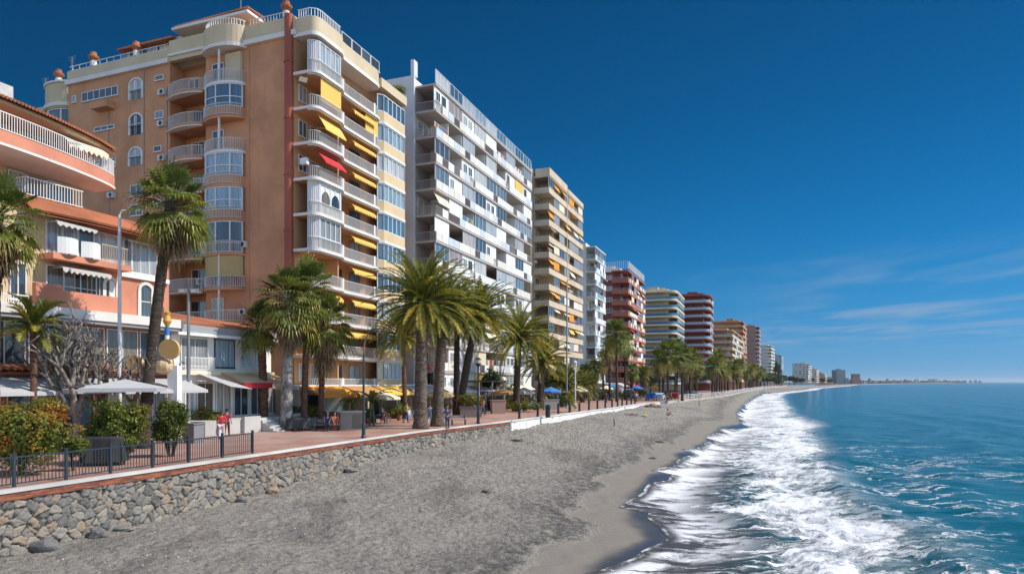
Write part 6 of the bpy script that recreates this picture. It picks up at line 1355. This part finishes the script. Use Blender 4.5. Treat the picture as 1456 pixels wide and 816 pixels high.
# ================================================================ people
def skinned(name, V, E, parent, mat, sub=2):
    keys = list(V); me = bpy.data.meshes.new(name); me.from_pydata([V[k][0] for k in keys], [(keys.index(a), keys.index(b)) for a, b in E], []); me.materials.append(mat); o = link(name, me, parent)
    m = o.modifiers.new('skin', 'SKIN'); m.use_smooth_shade = True
    for i, k in enumerate(keys): r = V[k][1]; me.skin_vertices[0].data[i].radius = r if isinstance(r, tuple) else (r, r)
    me.skin_vertices[0].data[0].use_root = True; s = o.modifiers.new('sub', 'SUBSURF'); s.levels = s.render_levels = sub; return o
SKIN = plain('skin', (.45,.24,.16), .6)
def person(label, loc, rz, top, bot, hair, pose='walk', long_hair=False, seed=0, bag=None, bare=False):
    t = thing('person', label, 'person', loc, rz)
    if pose == 'sit': hip = .5; kn = [(-.11, -.42, .5), (.11, -.42, .5)]; an = [(-.11, -.44, .08), (.12, -.36, .08)]; el = [(-.27, -.06, 1.0-.42+.45), (.27, -.06, 1.03)]; ha = [(-.16, -.32, .62), (.15, -.34, .62)]
    elif pose == 'sandsit': hip = .12; kn = [(-.1, -.38, .45), (.1, -.36, .42)]; an = [(-.1, -.55, .06), (.1, -.6, .06)]; el = [(-.3, .05, .42), (.27, -.2, .5)]; ha = [(-.3, .3, .06), (.12, -.38, .47)]
    else: hip = .93; s = .5 if pose == 'walk' else .12; kn = [(-.1, -.16*s-.04, .5), (.1, .1*s-.03, .5)]; an = [(-.1, -.34*s, .08), (.1, .5*s, .1)]; el = [(-.27, .12*s+.03, 1.14), (.27, -.12*s, 1.14)]; ha = [(-.27, -.06, .9), (.27, -.22*s-.1, .9)]
    lie = pose == 'lie'
    sh = hip+.47; lean = .06 if pose in ('walk', 'stand') else 0
    V = {'pel': ((0, 0, hip), (.15, .11)), 'wai': ((0, 0, hip+.2), (.12, .09)), 'che': ((0, -lean*.5, hip+.4), (.155, .11)), 'nec': ((0, -lean, sh+.1), .052), 'chin': ((0, -lean-.02, sh+.2), (.065, .075)), 'hed': ((0, -lean-.01, sh+.29), (.078, .095)), 'crn': ((0, -lean+.01, sh+.37), .055), 'nos': ((0, -lean-.115, sh+.25), .012)}
    E = [('pel', 'wai'), ('wai', 'che'), ('che', 'nec'), ('nec', 'chin'), ('chin', 'hed'), ('hed', 'crn'), ('hed', 'nos')]
    for i, s in ((0, -1), (1, 1)):
        V[f'hp{i}'] = ((s*.09, -.02, hip-.06), .085); V[f'kn{i}'] = (kn[i], .06); V[f'an{i}'] = (an[i], .042); V[f'to{i}'] = ((an[i][0], an[i][1]-.17, max(.035, an[i][2]-.045)), .038)
        V[f'sh{i}'] = ((s*.175, -lean*.5, sh), .055); V[f'el{i}'] = ((el[i][0], el[i][1], el[i][2]-(0 if pose in ('walk', 'stand', 'sit', 'sandsit') else 0)), .04); V[f'wr{i}'] = (ha[i], .027)
        h = Vector(ha[i]); d = (h-Vector(el[i])).normalized(); V[f'pa{i}'] = (tuple(h+d*.06), (.034, .022)); E += [('pel', f'hp{i}'), (f'hp{i}', f'kn{i}'), (f'kn{i}', f'an{i}'), (f'an{i}', f'to{i}'), ('che', f'sh{i}'), (f'sh{i}', f'el{i}'), (f'el{i}', f'wr{i}'), (f'wr{i}', f'pa{i}')]
        for f in range(5):
            off = Vector(((f-1.5)*.017, 0, 0)) if f < 4 else Vector((-s*.045, -.01, 0)); L = (.07, .08, .078, .062, .04)[f]; V[f'f{i}{f}'] = (tuple(h+d*.075+off*.9), .009); V[f'g{i}{f}'] = (tuple(h+d*(.08+L if f < 4 else .09)+off*1.15+Vector((0, -.012, 0))), .008); E += [(f'pa{i}', f'f{i}{f}'), (f'f{i}{f}', f'g{i}{f}')]
    skinned('body', V, E, t, SKIN)
    g = lambda k, e: (V[k][0], tuple(x+e for x in (V[k][1] if isinstance(V[k][1], tuple) else (V[k][1],)*2)))
    if top:
        TV = {k: g(k, .022) for k in ('che', 'wai', 'pel', 'sh0', 'sh1', 'el0', 'el1')}; TV['nk'] = ((0, -lean*.8, sh+.05), .07); skinned('top', TV, [('che', 'wai'), ('wai', 'pel'), ('che', 'sh0'), ('sh0', 'el0'), ('che', 'sh1'), ('sh1', 'el1'), ('che', 'nk')], t, top)
    if bot:
        ks = ['pel', 'hp0', 'hp1', 'kn0', 'kn1'] + ([] if bare else ['an0', 'an1']); BV = {k: g(k, .024) for k in ks}
        if bare: BV = {k: g(k, .016) for k in ('pel', 'hp0', 'hp1')}
        skinned('trousers' if not bare else 'swimwear', BV, [('pel', 'hp0'), ('pel', 'hp1')] + ([] if bare else [('hp0', 'kn0'), ('kn0', 'an0'), ('hp1', 'kn1'), ('kn1', 'an1')]), t, bot)
    HV = {'a': ((0, -lean+.02, sh+.31), (.088, .095)), 'b': ((0, -lean+.03, sh+.385), .06), 'c': ((0, -lean+.075, sh+(.05 if long_hair else .2)), .05)}; skinned('hair', HV, [('a', 'b'), ('a', 'c')], t, hair)
    mb = MB()
    for s in (-1, 1): mb.lathe([(.002, -.011), (.011, 0), (.002, .011)], 8, (s*.03, -lean-.098, sh+.275))
    mb.box(-.022, .022, -lean-.1, -lean-.092, sh+.198, sh+.206); build(mb, 'face_details', DARKIN, t)
    if not bare:
        for i in (0, 1): a = V[f'an{i}'][0]; b = V[f'to{i}'][0]; build(MB().tube([(a[0], a[1]+.06, a[2]-.035), (a[0], a[1], a[2]-.03), b, (b[0], b[1]-.04, b[2])], [.04, .052, .045, .025], 8), 'shoe', DARKMET, t)
    if bag: build(MB().tube([(.33, -.05, .98), (.33, -.05, .72), (.33, -.05, .5)], [.05, .15, .13], 10), 'bag', bag, t)
    return t
hairs = [plain('dark_hair', (.03,.02,.015), .6), plain('grey_hair', (.35,.33,.3), .6), plain('brown_hair', (.10,.05,.025), .6)]
cl = lambda n, c: plain(n, c, .85)
def pp(px, py): return gp(px, py, 0)
person('person in a red top and white trousers walking by the railing end', pp(315, 624), R(200), cl('red_top', (.55,.03,.04)), cl('white_trousers', (.68,.6,.62)), hairs[2], long_hair=True)
person('person with a red and blue jacket walking beside the one in white trousers', pp(322.5, 619), R(190), cl('maroon_top', (.3,.04,.07)), cl('maroon_trousers', (.16,.03,.04)), hairs[0], bag=cl('blue_bag', (.04,.12,.35)))
person('man in a dark blue jacket standing right of the thick palms', pp(636, 609), R(20), cl('navy_jacket', (.02,.07,.22)), cl('jeans', (.05,.08,.16)), hairs[0], 'stand')
person('person in pale blue between the two thick palm trunks', pp(611, 604), R(170), cl('pale_blue_top', (.28,.42,.58)), cl('pale_trousers', (.3,.4,.5)), hairs[2])
b_ = w_at(466, 49.35, 0); person('person seated on the bench in a dark blue jacket', (b_[0], b_[1], 0), .1, cl('navy_jacket', (.02,.07,.22)), cl('black_trousers', (.03,.03,.035)), hairs[1], 'sit')
b_ = w_at(476, 49.5, 0); person('person in orange and red seated at the right end of the bench', (b_[0], b_[1], 0), .5, cl('orange_top', (.6,.14,.04)), cl('red_trousers', (.4,.05,.04)), hairs[0], 'sit')
person('person in bright red walking before the spreading palm', pp(754-14, 580), R(160), cl('bright_red_top', (.6,.02,.05)), cl('dark_trousers', (.05,.05,.06)), hairs[0])
person('person in blue and red beside the squat bushy palms', pp(792, 577), R(190), cl('blue_top', (.03,.15,.5)), cl('rust_trousers', (.3,.1,.05)), hairs[1])
for i, (px, py, c, l) in enumerate(((862, 573, (.04,.04,.05), 'black'), (905, 571, (.5,.5,.52), 'white'), (948, 571, (.08,.03,.04), 'dark plum'), (954, 570, (.5,.12,.1), 'coral'), (690, 585, (.1,.2,.3), 'teal'), (580, 592, (.5,.1,.1), 'crimson'))): person(f'distant passer by in a {l} top on the promenade', pp(px, py), R(30*i), cl('top_'+l.replace(' ', '_'), c), cl('dark_trousers', (.05,.05,.06)), hairs[i % 3])
# on the sand
def on_beach(px, py):
    best = None
    for Y in np.arange(10, 300, .25):
        X = (px-CXP)/FPX*Y; z = float(beachz(Y, X)); q = HOR+(EYE-z)/Y*FPX
        if best is None or abs(q-py) < best[0]: best = (abs(q-py), X, Y, z)
    return best[1:]
b_ = on_beach(950, 590); person('sunbather sitting upright on the grey sand near the surf', (b_[0], b_[1], b_[2]-.02), R(60), None, cl('black_swimwear', (.03,.03,.04)), hairs[0], 'sandsit', True, bare=True)
b_ = on_beach(903, 590.5); pl_ = person('sunbather lying back on the sand next to a yellow bag', (b_[0]+.5, b_[1], b_[2]+.12), 0, None, cl('dark_swimwear', (.06,.03,.03)), hairs[2], 'stand', bare=True); pl_.rotation_euler = (R(88), 0, R(-100)); pl_.rotation_mode = 'XYZ'
t = thing('beach_towel', 'dull blue towel spread under the lying sunbather', 'towel', (b_[0], b_[1], b_[2])); n = 12; mb = MB()
for i in range(n):
    for j in range(4):
        P = lambda a, b: (a*.2-1.2, b*.3-.6, float(beachz(b_[1]+b*.3-.6, b_[0]+a*.2-1.2))-b_[2]+.03)
        mb.face([P(i, j), P(i+1, j), P(i+1, j+1), P(i, j+1)])
build(mb, 'cloth', plain('dull_blue_towel', (.12,.2,.28)), t)
b_ = on_beach(917, 592.5); t = thing('beach_bag', 'bright yellow bag on the sand beside the lying sunbather', 'bag', b_); build(MB().tube([(-.3, 0, .1), (-.15, 0, .16), (.15, 0, .17), (.32, 0, .1)], [.05, .17, .16, .05], 12), 'bag_body', plain('yellow_bag', (.75,.55,.02)), t); build(MB().tube([(-.12, 0, .3), (0, 0, .45), (.12, 0, .3)], [.015]*3, 6), 'strap', plain('yellow_bag', (.75,.55,.02)), t)
b_ = on_beach(873, 606); build(MB().tube([(0, 0, -.2), (.03, 0, .4), (-.02, 0, .85)], [.06, .055, .04], 8), 'stick', BARKD, thing('wooden_stake', 'short dark wooden stake standing upright in the sand', 'stake', b_))
b_ = on_beach(994, 578); build(MB().tube([(0, 0, -.2), (.02, 0, 1.1)], [.05, .05], 8), 'stick', BARKD, thing('wooden_stake', 'far dark stake in the sand beyond the sunbathers', 'stake', b_))
def drift(label, px, py, L, seed):
    rg = random.Random(seed); b = on_beach(px, py); t = thing('driftwood', label, 'driftwood', b, rg.uniform(-.4, .4)); mb = MB(); mb.tube([(-L/2, 0, .02), (-L*.2, .05, .08), (L*.15, -.05, .06), (L/2, .04, .03)], [.03, .07, .06, .02], 8); mb.tube([(0, 0, .06), (L*.2, .2, .14), (L*.32, .28, .1)], [.04, .03, .01], 6); build(mb, 'wood', plain('driftwood', (.13,.07,.045), .9), t, smooth=True)
drift('reddish driftwood lying near the highest foam', 936, 629, 1.1, 1); drift('dark branch on the sand close to the wet edge', 928, 652, .8, 2); drift('thin branch on dry sand below the low white wall', 735, 627, 1.2, 3); drift('short stick near the bottom left sand', 690, 700, .5, 4)
def rock(label, X, Y, z, s, seed, m, rz=0):
    rg = random.Random(seed); bm = bmesh.new(); bmesh.ops.create_icosphere(bm, subdivisions=3, radius=1)
    for v in bm.verts: n_ = 1+.35*noise.noise(v.co*1.3+Vector((seed, 0, 0)))+.12*noise.noise(v.co*4); v.co = Vector((v.co.x*s[0], v.co.y*s[1], v.co.z*s[2]))*n_
    me = bpy.data.meshes.new('rock'); bm.to_mesh(me); bm.free(); me.materials.append(m); o = link('rock', me, None, (X, Y, z)); tag(o, label, 'rock')
SM = paint('loose_rock', (.20,.19,.18), .9, .2, .3); SMB = paint('brown_rock', (.30,.21,.14), .9, .2, .3)
for i, (Y, s, m, l) in enumerate(((24.4, (.3, .26, .26), SM, 'pointed dark rock leaning at the foot of the stone wall'), (25.4, (.42, .25, .12), SM, 'flat dark rock at the foot of the stone wall'), (22.6, (.5, .3, .3), SM, 'grey boulder at the foot of the wall in the lower left'), (33.2, (.3, .25, .24), SMB, 'brown boulder bulging from the base of the wall'), (31.2, (.26, .2, .16), SM, 'small grey rock by the base of the wall'), (39.5, (.4, .3, .16), SM, 'flat grey rock at the wall foot before the lamp pole'))):
    X = wallX(Y)+.42; rock(l, X, Y, float(beachz(Y, X))+s[2]*.4, s, 40+i, m)
for i, (px, py, s) in enumerate(((928, 578.5, (.8, .5, .45)), (935, 579, (.6, .5, .35)), (921, 579, (.5, .4, .3)))): b_ = on_beach(px, py); rock(f'tan boulder beyond the end of the low white wall, {ORD[i]} of three', b_[0], b_[1], b_[2]+.15, s, 60+i, SMB)
# pebbles and shell grit
rg = np.random.RandomState(8); mb = MB(); PC = [plain('pebble_dark', (.06,.055,.05), .8), plain('pebble_tan', (.34,.25,.17), .8), plain('pebble_pale', (.52,.5,.46), .8), plain('pebble_grey', (.2,.19,.18), .8)]
cnt = 0
while cnt < 5200:
    Y = 17+(rg.rand()**1.5)*50; f = rg.rand(); w0, s0 = wallX(Y)+.3, shoreX(Y)-4.5; X = w0+(s0-w0)*f
    if vnoise(X*.35, Y*.35, 51) < .42 and rg.rand() < .8: continue
    z = float(beachz(Y, X)); s = .012+.03*rg.rand()**3; k = rg.randint(5, 8); a0 = rg.rand()*6.28; mb.mat(PC[rg.randint(4)])
    top = (X, Y, z+s*.8); ring_ = [(X+s*(.8+.5*rg.rand())*math.cos(a0+6.283*j/k), Y+s*(.8+.5*rg.rand())*math.sin(a0+6.283*j/k), z-.004) for j in range(k)]
    for j in range(k): mb.face([ring_[j], ring_[(j+1) % k], top])
    cnt += 1
tag(build(mb, 'pebbles'), 'scattered pebbles and shell bits on the dry sand', 'pebbles', kind='stuff')
# roof plants and street clutter
def roofplant(label, lx, ly, z, rad, seed):
    rg = random.Random(seed); c = T1.matrix_basis if 0 else None; x = ox+lx*UX-ly*VX; y = oy+lx*UY-ly*VY; t = thing('roof_plant', label, 'plant', (x, y, z)); mb = MB(); leafcloud(mb, rg, (0, 0, rad*1.1), (rad*1.6, rad, rad), 900, .1, .5); build(mb, 'foliage', SHRUB, t); build(MB().lathe([(.25, 0), (.32, rad*.6)], 10), 'pot', TERRA, t)
roofplant('green roof shrub just left of the corner urn on the brown tower', .9, 3.0, HT+1.2, .55, 1); roofplant('roof plants trailing over the parapet end next to the white block', 15.6, -.9, HT+.85, .6, 2)
for i, (px, Y, H, r_) in enumerate(((795, 108, 6.5, 2.6), (838, 122, 7, 2.6), (700, 88, 5.5, 1.8), (905, 160, 8, 3), (990, 190, 8, 3.2), (1012, 240, 8, 3.5), (925, 175, 7, 3))): tree('street_tree', f'rounded street tree between palms and shops, {ORD[i]} of those behind the bollards', px, Y, H, r_, 500+i, MC['shrub_leaf'] if i % 2 else TREEL, False, 2600, .2)
for i, (px, Y, m_, l) in enumerate(((783, 100, BLUEC, 'blue'), (797, 104, CREAM, 'pale'), (822, 112, CREAM, 'cream'), (862, 145, CREAM, 'light cream'), (880, 150, plain('offwhite_canvas', (.7,.7,.7)), 'white'), (905, 152, BLUEC, 'bright blue'), (932, 165, ORA, 'orange'), (745, 92, plain('offwhite_canvas', (.7,.7,.7)), 'plain white'))):
    t = thing('cafe_umbrella', f'{l} cafe umbrella among the palms by the bollards, {ORD[i]} listed from the left' if i < 7 else 'plain white cafe umbrella by the spreading palm', 'umbrella', w_at(px, Y, 0)); mb = MB().mat(m_)
    for k in range(8): a0, a1 = k*math.pi/4, (k+1)*math.pi/4; a = (1.6*math.cos(a0), 1.6*math.sin(a0), 2.2); b = (1.6*math.cos(a1), 1.6*math.sin(a1), 2.2); mb.face([a, b, (0, 0, 2.9)]); mb.face([a, (a[0], a[1], 1.98), (b[0], b[1], 1.98), b])
    build(mb, 'canopy', None, t); build(MB().tube([(0, 0, 0), (0, 0, 2.89)], [.03, .025], 8), 'pole', GREYMET, t)
# ---- sea air between the camera and the far shore
hz = bpy.data.materials.new('sea_air'); hz.use_nodes = True; nt = hz.node_tree; nt.nodes.remove(nt.nodes['Principled BSDF']); pv_ = nd(nt, 'ShaderNodeVolumePrincipled'); pv_.inputs['Color'].default_value = (.85, .92, 1, 1); pv_.inputs['Density'].default_value = .00005; pv_.inputs['Anisotropy'].default_value = .2
nt.links.new(pv_.outputs[0], nt.nodes['Material Output'].inputs['Volume'])
tag(build(MB().box(-9500, 24000, -300, 16500, -8.5, 62), 'haze', hz), 'thin sea haze over the coast', 'haze', kind='stuff')
# potted plants and little boards along the shop fronts
rg = random.Random(71)
for i in range(16):
    u_ = 47+i*3.6+rg.uniform(-.8, .8); v_ = rg.uniform(-33.4, -31.2); x, y = UV(u_, v_); h = rg.uniform(.5, 1.1)
    t = thing('potted_plant', f'leafy plant in terracotta pot by the shops, {ordw(i)} along from the orange awning', 'plant', (x, y, 0), 0, 'potted plants along the shop fronts'); mb = MB(); leafcloud(mb, rg, (0, 0, .5+h*.6), (.5, .5, h*.65), 420, .08, rg.uniform(.25, .55)); build(mb, 'foliage', SHRUB, t); build(MB().lathe([(.2, 0), (.3, .48), (.33, .5)], 12), 'pot', TERRA, t)
for i, u_ in enumerate((50.5, 57, 63.5, 70, 79)):
    x, y = UV(u_, -32.2); t = thing('menu_board', f'blank folding menu board standing outside the shops, {ORD[i]} from the orange awning', 'sign', (x, y, 0), RZ+.4); build(MB().bar((0, -.25, 0), (0, 0, 1.1), .6, .03), 'board', plain(('slate_board', 'cloth_white', 'red_chair')[i % 3], (.1,.1,.1)), t); build(MB().bar((0, .25, 0), (0, .02, 1.08), .6, .03), 'back_board', DARKMET, t)
for i, (u_, v_, c, l) in enumerate(((52,-29.5,(.5,.45,.1),'mustard'),(60,-30.5,(.1,.1,.12),'charcoal'),(66,-28,(.45,.08,.2),'magenta'),(71,-30,(.6,.6,.6),'light grey'),(82,-27.5,(.1,.3,.15),'green'),(90,-28.5,(.5,.3,.1),'ochre'),(99,-27,(.12,.12,.4),'indigo'))):
    x, y = UV(u_, v_); person(f'stroller in a {l} shirt on the tiled promenade', (x, y, 0), rg.uniform(0, 6.28), cl('shirt_'+l.replace(' ', '_'), c), cl('jeans', (.05,.08,.16)), hairs[i % 3])
# more terrace seating in the shade of the facades
rg = random.Random(99)
def chair_uv(label, u_, v_, rz, m):
    x, y = UV(u_, v_); chair(label, CXP+x/y*FPX, y, rz, m)
spots = [(45.6, -30.9, 'by the orange awning'), (50.4, -31.0, 'by the tan awning'), (56.2, -30.6, 'by the yellow awning'), (62.0, -31.2, 'by the white awning'), (69.5, -30.8, 'by the grey canopy'), (78.5, -30.5, 'by the lilac canopy')]
shades = [ORA, CREAM, YEL, plain('olive_screen', (.44,.34,.13)), CREAM, plain('tan_canvas', (.5,.26,.1))]; sn = ['orange', 'cream', 'yellow', 'olive', 'pale', 'tan']
for i, (u_, v_, wh) in enumerate(spots):
    x, y = UV(u_, v_); cafetable(f'white terrace table {wh}', CXP+x/y*FPX, y)
    for k, (a, nm) in enumerate(((0.3, 'near'), (2.4, 'far'), (4.4, 'sea side'))):
        chair_uv(f'{("white", "wicker", "red", "blue")[(i+k)%4]} chair on the {nm} side of the terrace table {wh}', u_+.75*math.cos(a), v_+.75*math.sin(a), RZ+a+math.pi/2, chm[(i+k) % 4])
    if i in (1, 3, 5):
        t = thing('cafe_umbrella', f'{sn[i]} square umbrella over the terrace table {wh}', 'umbrella', (x, y, 0), RZ); mb = MB().mat(shades[i]); c4 = [(-1.2, -1.2), (1.2, -1.2), (1.2, 1.2), (-1.2, 1.2)]
        for k in range(4): a, b = c4[k], c4[(k+1) % 4]; mb.face([(*a, 2.25), (*b, 2.25), (0, 0, 2.8)]); mb.face([(*a, 2.25), (*a, 2.05), (*b, 2.05), (*b, 2.25)])
        build(mb, 'canopy', None, t); build(MB().tube([(0, 0, 0), (0, 0, 2.79)], [.03, .025], 8), 'pole', GREYMET, t)
    person(f'seated guest at the terrace table {wh}', (x-.75*UX*math.cos(2.4), y-.6, 0), rg.uniform(2, 5), cl('top_'+sn[i].replace(' ', '_'), ((.3,.1,.08), (.1,.15,.3), (.5,.48,.42), (.08,.08,.1), (.2,.3,.2), (.4,.3,.15))[i]), cl('jeans', (.05,.08,.16)), hairs[i % 3], 'sit')
